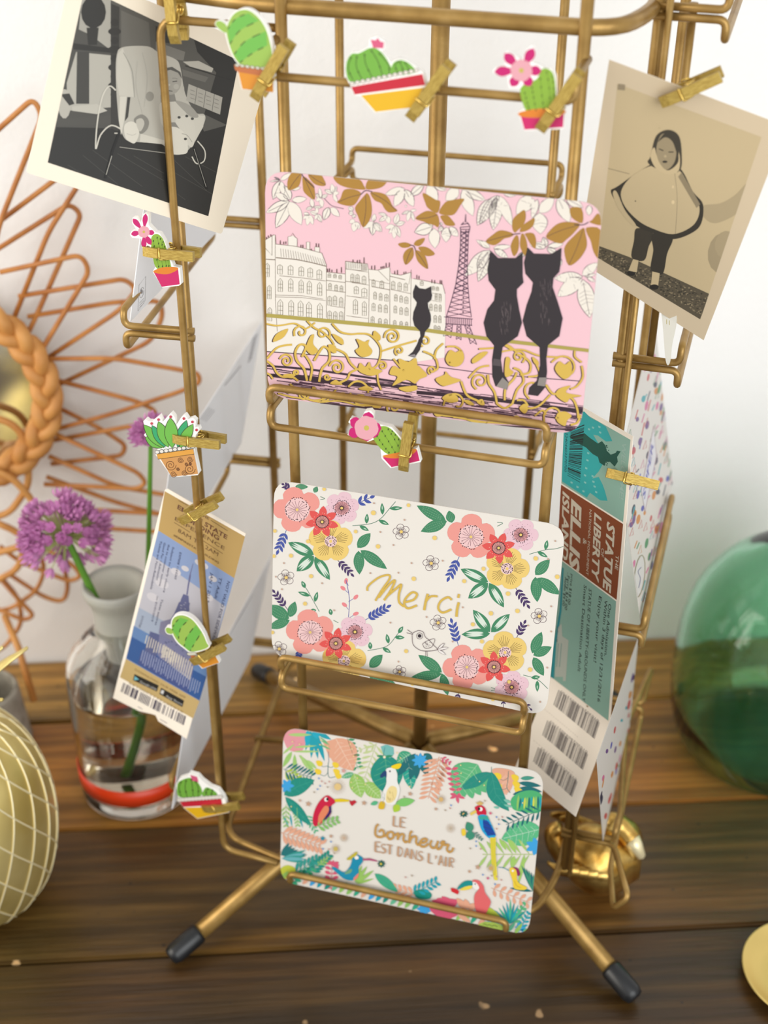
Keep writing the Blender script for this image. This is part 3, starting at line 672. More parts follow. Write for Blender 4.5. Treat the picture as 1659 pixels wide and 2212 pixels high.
# the cats
FUR = (43, 34, 40)
catA = Q0(1080, 418, 1112, 450, 1190, 450, 1222, 424, 1222, 530, 1226, 560, 1196, 590, 1196, 620, 1206, 680, 1219, 740, 1200, 800, 1155, 832, 1132, 850, 1124, 905, 1132, 960, 1160, 1008, 1152, 1040, 1100, 1024, 1086, 980, 1085, 905, 1094, 842, 1060, 800, 1047, 740, 1064, 680, 1094, 640, 1100, 592, 1070, 552, 1064, 500)
catB = Q0(1244, 402, 1272, 430, 1350, 432, 1396, 404, 1393, 470, 1386, 512, 1360, 540, 1356, 580, 1380, 650, 1401, 720, 1386, 800, 1336, 840, 1328, 900, 1331, 960, 1322, 1030, 1290, 1068, 1246, 1062, 1252, 1030, 1285, 1000, 1300, 930, 1298, 850, 1240, 800, 1222, 730, 1240, 660, 1262, 600, 1268, 560, 1234, 520, 1228, 470)
catC = Q5(1040, 708, 1100, 770, 1200, 785, 1297, 738, 1300, 850, 1311, 880, 1296, 960, 1240, 1010, 1246, 1080, 1286, 1200, 1292, 1290, 1266, 1400, 1196, 1480, 1180, 1560)+Q0(775, 810, 762, 862, 738, 896, 708, 888, 730, 870, 748, 838)+Q5(1120, 1550, 1110, 1470, 1020, 1380, 994, 1270, 1005, 1160, 1050, 1050, 1060, 1000, 1000, 920, 998, 830)
for c_ in (catA, catB, catC): cv.poly(c_, FUR)
cv.up()
cv.poly(Q0(1132, 985, 1160, 1010, 1150, 1040, 1104, 1024), (150, 142, 136)); cv.poly(Q0(1296, 985, 1330, 985, 1322, 1025, 1288, 1020), (150, 142, 136)); cv.poly(Q0(1092, 900, 1122, 905, 1126, 935, 1088, 930), (86, 76, 80)); cv.poly(Q0(740, 880, 745, 895, 710, 886), (150, 142, 146))
for k in range(36):
    for x0, y0, h in ((1120, 640, 130), (1300, 540, 200)):
        x = x0+rnd.random()*50; y = y0+rnd.random()*h; cv.line(Q0(x, y, x+1, y+12+rnd.random()*18), 0.6, (112, 98, 100))
cv.build(paris)

# ---------------------------------------------------------------- white flowered thank-you card
Mq = T(540, 860, 2.304); Dq = T(560, 1020, 4.879)
O_, n_ = card_plane(234.9, 0.143)
out = round_quad((592, 1036), (1222, 1136), (1180, 1548), (586, 1418), 42)
cv = Canvas(O_, n_, out)
merci = sheet('greeting_card', cv, out, 0.5, 'card_white')
tag(merci, 'white card reading Merci in gold among coral, pink and gold flowers', 'greeting card', 'cards on the front of the rack')
SQ = 0.94
GRN = (62, 138, 98); GRN2 = (84, 130, 108); CORAL = (244, 160, 150); PALE = (240, 202, 214); RED = (232, 84, 80); BLUE = (66, 84, 168); PURP = (70, 44, 100); BRN = (84, 52, 66); DOT = (60, 26, 40)
def p1(x, y): return Mq(x, y)[0]
def petals(x, y, R, n, a0, lob, col, mat='print_ink', inner=0.35, pointed=False):
    pts = []
    for k in range(n*8):
        a = a0+2*math.pi*k/(n*8); f = (k % 8)/8
        if pointed: r = R*(inner+(1-inner)*(1-abs(2*f-1))**0.75)
        else: r = R*(1-lob+lob*abs(math.sin(math.pi*f))**0.6)
        pts.append(p1(x+r*math.cos(a), y+r*math.sin(a)*SQ))
    cv.poly(pts, col, mat)
def ringdots(x, y, r, n, rad, col, jit=0.15):
    for k in range(n):
        a = 2*math.pi*(k+rnd.random()*0.7)/n; q = r*(1+(rnd.random()-0.5)*2*jit)
        (X, Y) = p1(x+q*math.cos(a), y+q*math.sin(a)*SQ); cv.disc(X, Y, rad, rad, col, n=7)
def rays(x, y, r0, r1, n, w, col):
    for k in range(n):
        a = 2*math.pi*(k+0.3*rnd.random())/n
        cv.line([p1(x+r0*math.cos(a), y+r0*math.sin(a)*SQ), p1(x+r1*math.cos(a+0.05), y+r1*math.sin(a+0.05)*SQ)], w, col)
def gleaf(bx, by, tx, ty, w, kind):
    b, t = p1(bx, by), p1(tx, ty)
    cv.leaf(b, t, w/2.304, GRN, n=9); cv.up()
    B = Vector(b); D = Vector(t)-B; N = Vector((-D.y, D.x)).normalized()*(w/2.304/2)
    if kind == 's':
        for k in (-0.5, 0, 0.5): cv.leaf(B+D*0.22+N*k*0.5, B+D*0.86+N*k*0.7, w/2.304*0.17, (226, 238, 226))
    else:
        for i in range(9):
            for k in (-0.6, -0.2, 0.2, 0.6):
                f = 0.15+0.075*i+0.02*(k > 0); q = B+D*f+N*k*math.sin(math.pi*f)
                cv.line([q, q+D*0.045], 0.55, (150, 196, 160))
    cv.up(-1)
def sprig(bx, by, tx, ty, n, L, col):
    b, t = Vector(p1(bx, by)), Vector(p1(tx, ty)); d = t-b; nn = Vector((-d.y, d.x)).normalized()
    cv.line([b, t], 1.3, col)
    for k in range(n):
        q = b+d*(0.25+0.7*k/n)
        for s in (-1, 1): cv.leaf(q, q+d.normalized()*L*0.7/2.3+nn*s*L*0.62/2.3, L*0.38/2.3, col, n=5)
    cv.leaf(t-d*0.05, t+d.normalized()*L*0.6/2.3, L*0.4/2.3, col, n=5)
def branch(pts, lv):
    cv.curve(Mq(*pts), 1.3, GRN2)
    for bx, by, tx, ty in lv: cv.leaf(p1(bx, by), p1(tx, ty), 9, GRN, n=6); cv.up(); cv.leaf(p1(bx*0.6+tx*0.4, by*0.6+ty*0.4), p1(bx*0.2+tx*0.8, by*0.2+ty*0.8), 2.2, (200, 226, 206), n=4); cv.up(-1)
for a in [(318, 780, 190, 718, 58, 's'), (318, 785, 232, 862, 62, 's'), (322, 790, 398, 905, 54, 's'), (535, 745, 600, 672, 52, 'h'), (540, 760, 545, 878, 54, 'h'), (550, 757, 682, 850, 54, 'h'),
          (975, 610, 830, 535, 56, 'h'), (980, 612, 850, 664, 58, 'h'), (1005, 620, 990, 560, 46, 'h'), (1185, 915, 1048, 850, 58, 's'), (1185, 920, 1086, 997, 62, 's'), (1190, 920, 1264, 1042, 56, 's'), (1420, 880, 1492, 803, 54, 'h'), (1420, 890, 1430, 1015, 56, 'h'), (1430, 895, 1545, 978, 56, 'h'),
          (195, 1098, 85, 1030, 64, 'h'), (198, 1105, 90, 1144, 48, 'h'), (198, 1090, 225, 1012, 46, 'h'), (595, 1340, 660, 1277, 52, 'h'), (590, 1380, 730, 1428, 52, 'h'), (280, 1325, 360, 1345, 40, 's'),
          (1195, 1165, 1110, 1053, 58, 's'), (1200, 1165, 1293, 1074, 54, 's'), (1195, 1172, 1053, 1176, 54, 's'), (1405, 1270, 1452, 1163, 54, 'h'), (1410, 1280, 1502, 1238, 48, 'h'), (1410, 1290, 1462, 1382, 50, 'h'), (955, 1365, 838, 1278, 56, 'h'), (955, 1372, 798, 1392, 50, 'h'), (955, 1370, 985, 1480, 46, 'h'), (225, 440, 290, 442, 28, 'h'), (320, 470, 335, 440, 26, 'h')]: gleaf(*a)
branch([510, 635, 600, 625, 650, 600, 690, 555, 725, 515], [(580, 625, 583, 575), (640, 607, 692, 630), (660, 580, 657, 522), (695, 550, 760, 546), (545, 635, 592, 660)])
branch([1390, 777, 1470, 755, 1520, 750, 1560, 738], [(1470, 755, 1480, 706), (1430, 763, 1482, 792)])
branch([345, 1062, 310, 1000, 285, 955, 255, 915], [(300, 985, 238, 964), (322, 1015, 336, 963), (275, 945, 258, 910), (405, 1080, 398, 1048), (300, 1060, 330, 1055)])
branch([585, 1257, 680, 1235, 730, 1180, 762, 1138], [(600, 1250, 597, 1213), (660, 1243, 702, 1267), (690, 1222, 680, 1173), (720, 1190, 770, 1192), (738, 1170, 762, 1136)])
branch([1360, 1378, 1430, 1400, 1482, 1446], [(1400, 1392, 1445, 1387), (1430, 1405, 1430, 1462)])
branch([1230, 618, 1258, 622, 1230, 638], []); branch([350, 490, 372, 500, 350, 505], []); branch([415, 1105, 440, 1118], []); branch([1200, 1440, 1225, 1450, 1200, 1455], [])
for a in [(186, 645, 140, 760, 4, 38, BLUE), (520, 530, 600, 495, 2, 42, BLUE), (425, 795, 505, 876, 4, 32, PURP), (1046, 780, 990, 895, 4, 38, BLUE), (1312, 930, 1382, 1032, 4, 34, PURP), (190, 1055, 122, 966, 4, 32, PURP), (560, 1112, 685, 1040, 5, 38, BLUE), (1040, 1242, 1005, 1115, 4, 38, BLUE), (1325, 1196, 1365, 1120, 3, 34, PURP), (250, 1250, 240, 1290, 2, 30, BLUE), (1040, 1465, 1030, 1500, 2, 24, PURP), (205, 452, 170, 432, 2, 30, PURP), (1260, 1500, 1262, 1540, 1, 20, PURP), (1370, 1520, 1395, 1545, 1, 24, PURP)]: sprig(*a)
cv.curve(Mq(490, 1090, 495, 1000, 478, 905), 1.4, (96, 90, 170))
for x, y, a in [(478, 910, 0.2), (463, 946, -0.9), (527, 990, 0.8), (470, 1028, -0.9), (527, 1073, 1.2)]:
    (X, Y) = p1(x, y); cv.line([p1(490, y+24), (X, Y)], 1.1, (96, 90, 170)); cv.disc(X, Y, 4, 6.6, (240, 140, 146), rot=a)
for x, y, s in [(753, 665, 1), (902, 822, 1), (180, 893, 1), (937, 1118, 1), (1440, 1085, 1), (146, 1248, 0.95), (745, 1362, 0.8)]:
    for k in range(5):
        a = -0.5+2*math.pi*k/5; cx, cyy = x+24*s*math.cos(a), y+23*s*math.sin(a)
        (X, Y) = p1(cx, cyy)
        cv.line([(X+7.4*s*math.cos(t)*1.05, Y+7.0*s*math.sin(t)) for t in [2*math.pi*j/12 for j in range(12)]], 1.0, BRN, closed=True)
        for da in (-0.3, 0, 0.3): cv.line([p1(x+8*s*math.cos(a+da), y+8*s*math.sin(a+da)), p1(x+26*s*math.cos(a+da), y+26*s*math.sin(a+da))], 0.7, BRN)
    cv.up(); (X, Y) = p1(x, y); cv.disc(X, Y, 3.6*s, 3.4*s, GD, mat='foil_gold'); cv.up(-1)
cv.up(2)
def cluster(coral, pink, red, gold, a):
    x, y = coral; petals(x, y, 122, 5, a, 0.28, CORAL)
    x, y = pink; petals(x, y, 88, 6, a+0.4, 0.22, PALE); cv.up()
    for (x, y, R) in ((coral[0], coral[1], 62),):
        (X, Y) = p1(x, y); cv.disc(X, Y, R/2.304, R/2.304*SQ, (246, 206, 206), n=24); cv.up(); rays(x, y, 8, 48, 17, 0.7, (120, 70, 84)); ringdots(x, y, 58, 46, 1.25, DOT); cv.up(); cv.disc(X, Y, 3, 3, GD, mat='foil_gold'); cv.up(-2)
    x, y = pink; (X, Y) = p1(x, y); ringdots(x, y, 55, 30, 0.7, (150, 110, 124), 0.25); cv.disc(X, Y, 15.5, 15.5*SQ, (226, 160, 164), n=20); cv.up(); rays(x, y, 4, 34, 26, 0.7, DOT); ringdots(x, y, 39, 34, 1.15, DOT, 0.12); cv.up(); cv.disc(X, Y, 5, 5, DOT); cv.up(); cv.disc(X, Y, 3, 3, GD, mat='foil_gold'); cv.up(-2)
    x, y = gold; petals(x, y, 112, 5, a+0.25, 0.22, GD, 'foil_gold'); cv.up()
    for k in range(5):
        for j in range(-3, 4):
            q = a+0.25+2*math.pi*(k+0.5)/5+j*0.12; r1 = 92-abs(j)*6
            cv.line([p1(x+34*math.cos(q*1.0), y+34*math.sin(q)*SQ), p1(x+r1*math.cos(q+j*0.015), y+r1*math.sin(q+j*0.015)*SQ)], 0.7, (96, 70, 40))
    (X, Y) = p1(x, y); cv.disc(X, Y, 13.5, 12.5, (242, 208, 208), n=16); cv.up(); ringdots(x, y, 26, 22, 1.2, DOT, 0.25); ringdots(x, y, 16, 12, 1.1, DOT, 0.25); cv.up(); cv.disc(X, Y, 3.2, 3.2, GD, mat='foil_gold'); cv.up(-1)
    x, y = red; petals(x, y, 84, 7, a+0.15, 0.5, RED, inner=0.52, pointed=True); cv.up()
    (X, Y) = p1(x, y); ringdots(x, y, 46, 22, 0.8, (250, 200, 180), 0.1); cv.disc(X, Y, 14.2, 14.2*SQ, DOT, n=20); cv.up(); cv.disc(X, Y, 13, 13*SQ, (224, 158, 150), n=20); ringdots(x, y, 33, 26, 1.0, DOT, 0.05); cv.up(); rays(x, y, 4, 28, 24, 0.6, DOT); cv.up(); cv.disc(X, Y, 4.6, 4.6, DOT); cv.up(); cv.disc(X, Y, 3, 3, GD, mat='foil_gold')
    cv.up(-8)
cluster((235, 555), (457, 547), (360, 615), (402, 712), -1.2)
cluster((1100, 690), (1348, 680), (1238, 745), (1280, 848), -0.9)
cluster((300, 1165), (523, 1163), (428, 1220), (468, 1308), -1.1)
cluster((1080, 1338), (1303, 1438), (1215, 1337), (1270, 1265), -1.3)
cv.up(12)
for x, y, r in [(615, 570, 12), (638, 737, 11), (920, 695, 11), (816, 898, 11), (290, 712, 10), (205, 783, 10), (305, 885, 10), (275, 1022, 10), (125, 660, 9), (120, 785, 9), (527, 663, 9), (790, 532, 9), (370, 452, 9), (1067, 910, 10), (1163, 848, 10), (1423, 797, 11), (1530, 888, 11), (1285, 972, 11), (1200, 1070, 11), (1332, 1058, 11), (1110, 1125, 10), (1155, 1210, 10), (1395, 1350, 11), (778, 1258, 10), (113, 1165, 9), (810, 1420, 10), (1210, 1497, 10), (1290, 1410, 9)]:
    (X, Y) = p1(x, y); cv.disc(X, Y, r/2.304, r/2.304, GD, mat='foil_gold', n=12)
for x, y in [(650, 665), (715, 730), (805, 820), (960, 808), (740, 868), (600, 870), (360, 920), (700, 1116), (880, 1088), (1060, 1040), (1385, 1130), (618, 522), (770, 605), (170, 820), (130, 888), (420, 1055), (740, 1310), (1010, 1210), (1500, 1035), (1520, 710), (1485, 800), (160, 950), (1480, 1340), (1445, 1510), (1500, 1160)]:
    (X, Y) = p1(x, y); cv.disc(X, Y, 2.0, 2.0, (206, 170, 150), n=8)
# small outlined bird
for pts, w in [([838, 1155, 812, 1168, 808, 1190, 815, 1228, 850, 1254, 900, 1257, 937, 1250], 1.0), ([838, 1155, 862, 1162, 874, 1188, 892, 1203, 915, 1228, 937, 1250], 1.0), ([860, 1222, 880, 1208, 920, 1197, 906, 1236, 872, 1243, 860, 1222], 0.9), ([808, 1168, 784, 1151], 1.0), ([808, 1174, 780, 1166], 1.0), ([875, 1258, 876, 1283], 0.8), ([882, 1258, 884, 1283], 0.8)]: cv.curve(Mq(*pts), w, BRN)
for t in [(970, 1217), (988, 1240), (974, 1276)]: 
    pts = cv.leaf(p1(935, 1250), p1(*t), 5, (244, 238, 234), n=6); cv.line(pts, 0.9, BRN, closed=True)
for k in range(14): 
    x, y = 870+rnd.random()*32, 1210+rnd.random()*26; cv.line(Mq(x, y, x+6, y+3), 0.6, BRN)
(X, Y) = p1(845, 1182); cv.line([(X+6.8*math.cos(t), Y+6.8*math.sin(t)) for t in [k*0.45 for k in range(14)]], 0.8, BRN, closed=True); cv.disc(X, Y, 3.8, 3.8, (40, 26, 40))
# gilt lettering
for pts, w in [([585, 958, 590, 933, 640, 893, 688, 879, 696, 897, 660, 950, 625, 1007], 4.2), ([640, 992, 690, 930, 722, 906, 702, 955, 668, 1005], 4.6), ([682, 985, 730, 945, 754, 928, 742, 975, 744, 1015, 768, 1036], 4.8), ([770, 1015, 815, 1002, 832, 976, 810, 965, 780, 990, 768, 1020, 786, 1045, 832, 1030], 4.6), ([886, 973, 875, 1015, 868, 1054], 5.4), ([875, 1012, 900, 986, 934, 985], 4.4), ([1005, 1003, 985, 990, 950, 1010, 938, 1045, 960, 1066, 1003, 1050], 4.6), ([1040, 1015, 1032, 1050, 1028, 1087], 5.4), ([1041, 974, 1037, 993], 5.0)]:
    cv.curve(Mq(*pts), w, GD, 8, mat='foil_antique')
cv.build(merci)

# ---------------------------------------------------------------- white card with tropical leaves and birds
E1 = T(600, 1560, 5.53); E2 = T(880, 1600, 5.53); E3 = T(600, 1760, 5.53); E4 = T(880, 1800, 5.53); E5 = T(770, 1730, 6.912)
O_, n_ = card_plane(79.1, 0.185)
out = round_quad((612, 1570), (1176, 1668), (1142, 2021), (605, 1903), 36)
cv = Canvas(O_, n_, out)
bonheur = sheet('greeting_card', cv, out, 0.5, 'card_white')
tag(bonheur, 'white card with a border of tropical leaves and parrots around gold French lettering', 'greeting card', 'cards on the front of the rack')
TEAL = (22, 148, 132); DTEAL = (12, 112, 118); AQUA = (20, 168, 186); MINT = (96, 190, 132); LIME = (160, 206, 104); PALEG = (206, 220, 158); SALM = (240, 178, 148); ROSE = (226, 92, 124); SKY = (62, 172, 236); YEL = (250, 216, 60); PNK = (238, 160, 170); COPP = (206, 166, 138); NAVY = (24, 66, 120)
def fern(Q, bx, by, tx, ty, n, L, w, col, ang=0.75, stem=1.2, bend=0.0, mid=None, s=5.53, taper=0.5):
    (b, t) = Q(bx, by, tx, ty); b = Vector(b); t = Vector(t); d = t-b; nn = Vector((-d.y, d.x)).normalized()
    if stem: cv.line([b, (b+t)/2+nn*bend*d.length, t], stem, mid or col)
    for k in range(n):
        f = (k+0.4)/n; q = b+d*f+nn*(bend*d.length*math.sin(math.pi*f)); l = L/s*(1-taper*f)
        for sg in (-1, 1):
            dd = d.normalized()*math.cos(ang)+nn*sg*math.sin(ang); cv.leaf(q, q+dd*l, w/s, col, n=5, bulge=0.6)
def big(Q, bx, by, tx, ty, w, col, veins=7, vc=(200, 232, 206), bend=0.0, s=5.53, split=False):
    (b, t) = Q(bx, by, tx, ty); cv.leaf(b, t, w/s, col, n=10, bend=bend); cv.up()
    B = Vector(b); D = Vector(t)-B; N = Vector((-D.y, D.x)).normalized()*(w/s/2)
    cv.line([B, B+D*0.5+N*0+Vector((-D.y, D.x))*bend, B+D*0.95], 0.9, vc)
    for k in range(veins):
        f = (k+1)/(veins+1.5); q = B+D*f+Vector((-D.y, D.x))*(bend*math.sin(math.pi*f)); r = math.sin(math.pi*f)*0.82
        for sg in (-1, 1): cv.line([q, q+D*0.09+N*sg*r], 2.0 if split else 0.6, (246, 243, 236) if split else vc)
    cv.up(-1)
def dots(Q, lst, r=1.6, col=(250, 232, 160)):
    cv.up(2)
    for i in range(0, len(lst), 2): (X, Y) = Q(lst[i], lst[i+1])[0]; cv.disc(X, Y, r, r, col, n=8)
    cv.up(-2)
def star(Q, x, y, r, col, s=5.53):
    (X, Y) = Q(x, y)[0]; cv.poly([(X+(r/s if k % 2 == 0 else r/s*0.45)*math.sin(math.pi*k/5+0.2), Y-(r/s if k % 2 == 0 else r/s*0.45)*math.cos(math.pi*k/5+0.2)) for k in range(10)], col)
def burst(Q, x, y, r, col, n=20, s=5.53, core=0.45):
    (X, Y) = Q(x, y)[0]
    for k in range(n):
        a = 2*math.pi*k/n; cv.line([(X+r*0.2/s*math.cos(a), Y+r*0.2/s*math.sin(a)), (X+r/s*math.cos(a), Y+r/s*math.sin(a))], 0.7, (222, 200, 176))
    cv.up(); cv.disc(X, Y, r*core/s, r*core/s, col); cv.up(-1)
# top left
cv.blob(E1(40, 60, 200, 60, 330, 90, 330, 250, 280, 350, 180, 350, 100, 290), PNK)
cv.up()
for a in [(400, 90, 330, 340, 60), (420, 100, 400, 430, 60), (430, 100, 480, 440, 60), (450, 110, 560, 470, 60), (440, 100, 640, 210, 60), (360, 90, 350, 300, 70), (450, 90, 470, 200, 90)]: (b, t) = E1(*a[:4]); cv.leaf(b, t, a[4]/5.53, AQUA if a[4] < 70 else (20, 178, 206), n=6)
big(E1, 690, 190, 900, 580, 330, SALM, 6, (252, 226, 206)); cv.poly(E1(540, 240, 720, 190, 860, 330, 620, 430), SALM)
for a in [(640, 330, 470, 250, 20), (600, 250, 490, 170, 18), (620, 270, 500, 210, 18), (560, 290, 490, 260, 16)]: (b, t) = E1(*a[:4]); cv.leaf(b, t, a[4]/5.53, (110, 190, 130))
fern(E1, 830, 190, 960, 560, 8, 85, 34, (60, 160, 110), 1.25, 1.0, taper=0.1)
cv.up(2)
fern(E1, 1180, 250, 1030, 690, 7, 150, 30, PALEG, 1.0, 1.2, taper=0.3); fern(E1, 1180, 260, 960, 340, 3, 80, 22, PALEG, 0.8)
for a in [(120, 150, 410, 150, 40), (60, 380, 200, 260, 30), (170, 350, 60, 540, 60), (200, 380, 210, 640, 50), (190, 300, 470, 280, 26), (180, 350, 510, 350, 26), (250, 390, 440, 580, 45), (270, 390, 360, 560, 40), (350, 450, 470, 560, 40), (360, 500, 420, 640, 38)]: (b, t) = E1(*a[:4]); cv.leaf(b, t, a[4]/5.53, (164, 210, 116) if a[4] > 44 else (178, 216, 130), n=6)
fern(E1, 70, 560, 410, 660, 8, 150, 26, DTEAL, 0.9, 1.2, taper=0.3); fern(E1, 70, 590, 340, 720, 6, 110, 26, (184, 206, 60), 0.8, 0)
cv.up(2)
big(E1, 75, 870, 440, 690, 200, TEAL, 4, (60, 170, 150), bend=-0.05)
for k in range(6):
    a = k*1.05; (X, Y) = E1(110, 760)[0]; cv.leaf((X, Y), (X+16*math.cos(a), Y+16*math.sin(a)), 9, SKY, n=5)
big(E1, 90, 890, 400, 1240, 120, TEAL, 3, (60, 170, 150))
fern(E1, 100, 980, 100, 1250, 5, 90, 20, (150, 200, 110), 0.7, 1.0); fern(E1, 230, 1020, 240, 1240, 5, 90, 20, (150, 206, 120), 0.7); fern(E1, 330, 1100, 460, 1310, 5, 90, 22, (90, 190, 140), 0.7)
for a in [(60, 1110, 130, 1240, 24), (150, 1100, 170, 1250, 22), (260, 1130, 300, 1260, 22)]: (b, t) = E1(*a[:4]); cv.leaf(b, t, a[4]/5.53, AQUA)
big(E1, 910, 610, 1000, 900, 190, LIME, 6, (226, 240, 196)); big(E1, 1040, 720, 1230, 910, 170, LIME, 6, (226, 240, 196)); big(E1, 910, 610, 760, 660, 70, (90, 180, 130), 4)
cv.curve(E1(605, 480, 600, 600, 620, 660, 690, 650), 1.2, (40, 120, 120)); cv.curve(E1(500, 500, 540, 530, 605, 520), 0.9, (40, 120, 120)); cv.curve(E1(500, 620, 560, 640, 600, 600), 0.9, (40, 120, 120)); cv.curve(E1(605, 350, 610, 480), 0.9, (60, 90, 140)); cv.curve(E1(605, 530, 640, 540, 670, 520), 0.9, (40, 120, 120))
for x, y in [(495, 490), (480, 590), (690, 510), (700, 590), (720, 640)]:
    (X, Y) = E1(x, y)[0]; cv.blob([(X-7, Y-4), (X, Y-6), (X+7, Y-2), (X+6, Y+5), (X-2, Y+6)], YEL)
big(E1, 1280, 380, 1330, 880, 390, TEAL, 6, (120, 200, 150)); 
cv.poly(E1(1230, 290, 1300, 265, 1385, 300, 1390, 380, 1340, 430, 1260, 380), (120, 196, 190)); cv.up(); cv.line(E1(1280, 300, 1260, 400), 0.9, DTEAL); cv.disc(*E1(1275, 415)[0], 3, 3, (250, 240, 210))
for a in [(1275, 410, 1180, 400, 30), (1275, 410, 1380, 400, 30)]: (b, t) = E1(*a[:4]); cv.leaf(b, t, a[4]/5.53, (40, 150, 110))
big(E1, 1590, 370, 1420, 480, 160, (60, 170, 130), 5)
big(E1, 1560, 480, 1600, 800, 160, (30, 170, 150), 4)
# top centre and right
cv.up()
for a in [(100, 150, -120, 420, 110), (120, 160, 30, 470, 110), (150, 160, 240, 420, 120), (200, 150, 300, 260, 100), (60, 180, -60, 300, 80), (110, 200, 110, 460, 90)]: (b, t) = E2(*a[:4]); cv.leaf(b, t, a[4]/5.53, DTEAL, n=7)
cv.up()
for k in range(8):
    a = k*0.8; (X, Y) = E2(150, 235)[0]; cv.leaf((X, Y), (X+18*math.cos(a), Y+17*math.sin(a)), 8, SKY, n=5)
fern(E2, 380, 190, 250, 690, 9, 190, 36, SALM, 1.05, 1.4, taper=0.35); fern(E2, 400, 200, 330, 600, 6, 130, 34, SALM, 1.0, 1.0)
big(E2, 840, 280, 560, 640, 420, MINT, 7, (190, 232, 190)); cv.up()
for a in [(860, 500, 940, 620, 90), (800, 540, 880, 650, 80), (740, 560, 780, 690, 90), (640, 560, 690, 670, 80), (900, 420, 970, 560, 110)]: (b, t) = E2(*a[:4]); cv.leaf(b, t, a[4]/5.53, MINT, n=6)
big(E2, 1000, 380, 630, 580, 140, TEAL, 5, (60, 150, 140)); 
for k in range(6):
    y = 330+k*62; x = 530+k*12
    for sg in (-1, 1): (b, t) = E2(x, y+10, x+sg*80, y-8); cv.leaf(b, t, 7, ROSE, n=5)
for t_ in [(510, 690), (610, 750), (690, 690)]: (b, t) = E2(590, 650, *t_); cv.leaf(b, t, 7, ROSE, n=5)
fern(E2, 400, 200, 520, 270, 3, 60, 24, ROSE, 0.8)
cv.blob(E2(1020, 340, 1150, 330, 1280, 380, 1260, 520, 1200, 620, 1100, 560, 1040, 440), SALM)
fern(E2, 1180, 380, 1160, 640, 4, 90, 26, (244, 190, 164), 0.6); cv.up()
big(E2, 1005, 370, 1215, 840, 190, TEAL, 4, (70, 170, 150), bend=0.12)
cv.line(E2(1005, 310, 1005, 390), 0.9, (60, 130, 120)); cv.curve(E2(1210, 360, 1200, 480, 1190, 560, 1230, 620), 1.2, (40, 120, 120)); cv.curve(E2(1110, 460, 1160, 470, 1200, 440), 0.8, (40, 110, 110)); cv.curve(E2(1090, 575, 1150, 580, 1195, 560), 0.8, (40, 110, 110))
for x, y in [(1080, 420), (1085, 540), (1285, 440), (1300, 520), (1320, 590)]: (X, Y) = E2(x, y)[0]; cv.blob([(X-8, Y-5), (X, Y-7), (X+8, Y-2), (X+6, Y+7), (X-3, Y+6)], YEL)
for a in [(1350, 450, 1520, 440, 50), (1330, 500, 1600, 540, 60), (1340, 560, 1610, 610, 70), (1260, 640, 1480, 600, 60)]: (b, t) = E2(*a[:4]); cv.leaf(b, t, a[4]/5.53, (70, 160, 140) if a[4] < 60 else DTEAL, n=6)
cv.up(); cv.blob(E2(1240, 700, 1330, 620, 1480, 590, 1600, 640, 1620, 780, 1560, 860, 1380, 850, 1260, 810), (78, 186, 120)); cv.up()
for k in range(11): (b, t) = E2(1330+k*26, 640+((k*37) % 40), 1310+k*28, 840-((k*23) % 50)); cv.leaf(b, t, 4.4, (LIME, DTEAL, AQUA, (220, 226, 90))[k % 4], n=5)
for a in [(1240, 740, 1150, 700, 40), (1260, 790, 1150, 760, 30), (1100, 800, 1030, 790, 30)]: (b, t) = E2(*a[:4]); cv.leaf(b, t, a[4]/5.53, (130, 200, 180))
fern(E2, 1600, 820, 1180, 1000, 7, 130, 26, DTEAL, 0.9, 1.0, taper=0.2)
big(E2, 1600, 1050, 1125, 1170, 300, (94, 196, 140), 5, (220, 240, 224)); 
for k in range(50): x, y = 1200+rnd.random()*360, 1020+rnd.random()*170; cv.up(2); cv.disc(*E2(x, y)[0], 0.6, 0.6, (200, 236, 210), n=5); cv.up(-2)
for k in range(7):
    a = k*0.9; (X, Y) = E2(1540, 1260)[0]; cv.leaf((X, Y), (X+24*math.cos(a), Y+20*math.sin(a)), 12, SKY, n=5)
# right and bottom right
fern(E4, 1500, 250, 900, 250, 6, 230, 34, (176, 212, 120), 0.95, 1.6, taper=0.2, mid=(190, 214, 130)); cv.up()
for a in [(1400, 250, 1330, 600, 50), (1280, 270, 1240, 400, 60), (1200, 60, 1300, 240, 50), (1100, 60, 1180, 200, 40)]: (b, t) = E4(*a[:4]); cv.leaf(b, t, a[4]/5.53, (170, 214, 110))
for k in range(7): (b, t) = E4(1500, 690, 1360+k*30, 370+k*22); cv.leaf(b, t, 5.5, (DTEAL, (60, 150, 120))[k % 2], n=6)
(b, t) = E4(1500, 690, 1220, 650); cv.leaf(b, t, 7, DTEAL, n=6)
fern(E4, 1000, 650, 1470, 830, 6, 100, 40, SALM, 1.0, 1.0, taper=0.1)
for k in range(9): (b, t) = E4(1230, 1080, 1040+k*48, 780+abs(k-4)*34); cv.leaf(b, t, 5, (AQUA, (70, 190, 150), (20, 150, 160))[k % 3], n=6)
fern(E4, 1260, 1080, 1420, 830, 5, 90, 36, MINT, 0.8); fern(E4, 1330, 1180, 1460, 940, 5, 90, 30, AQUA, 0.8); fern(E4, 1180, 1120, 1040, 950, 4, 90, 28, (110, 180, 170), 0.8)
for k in range(6): (X, Y) = E4(1350, 1120)[0]; a = k*1.05; cv.leaf((X, Y), (X+12*math.cos(a), Y+12*math.sin(a)), 6, SKY, n=5)
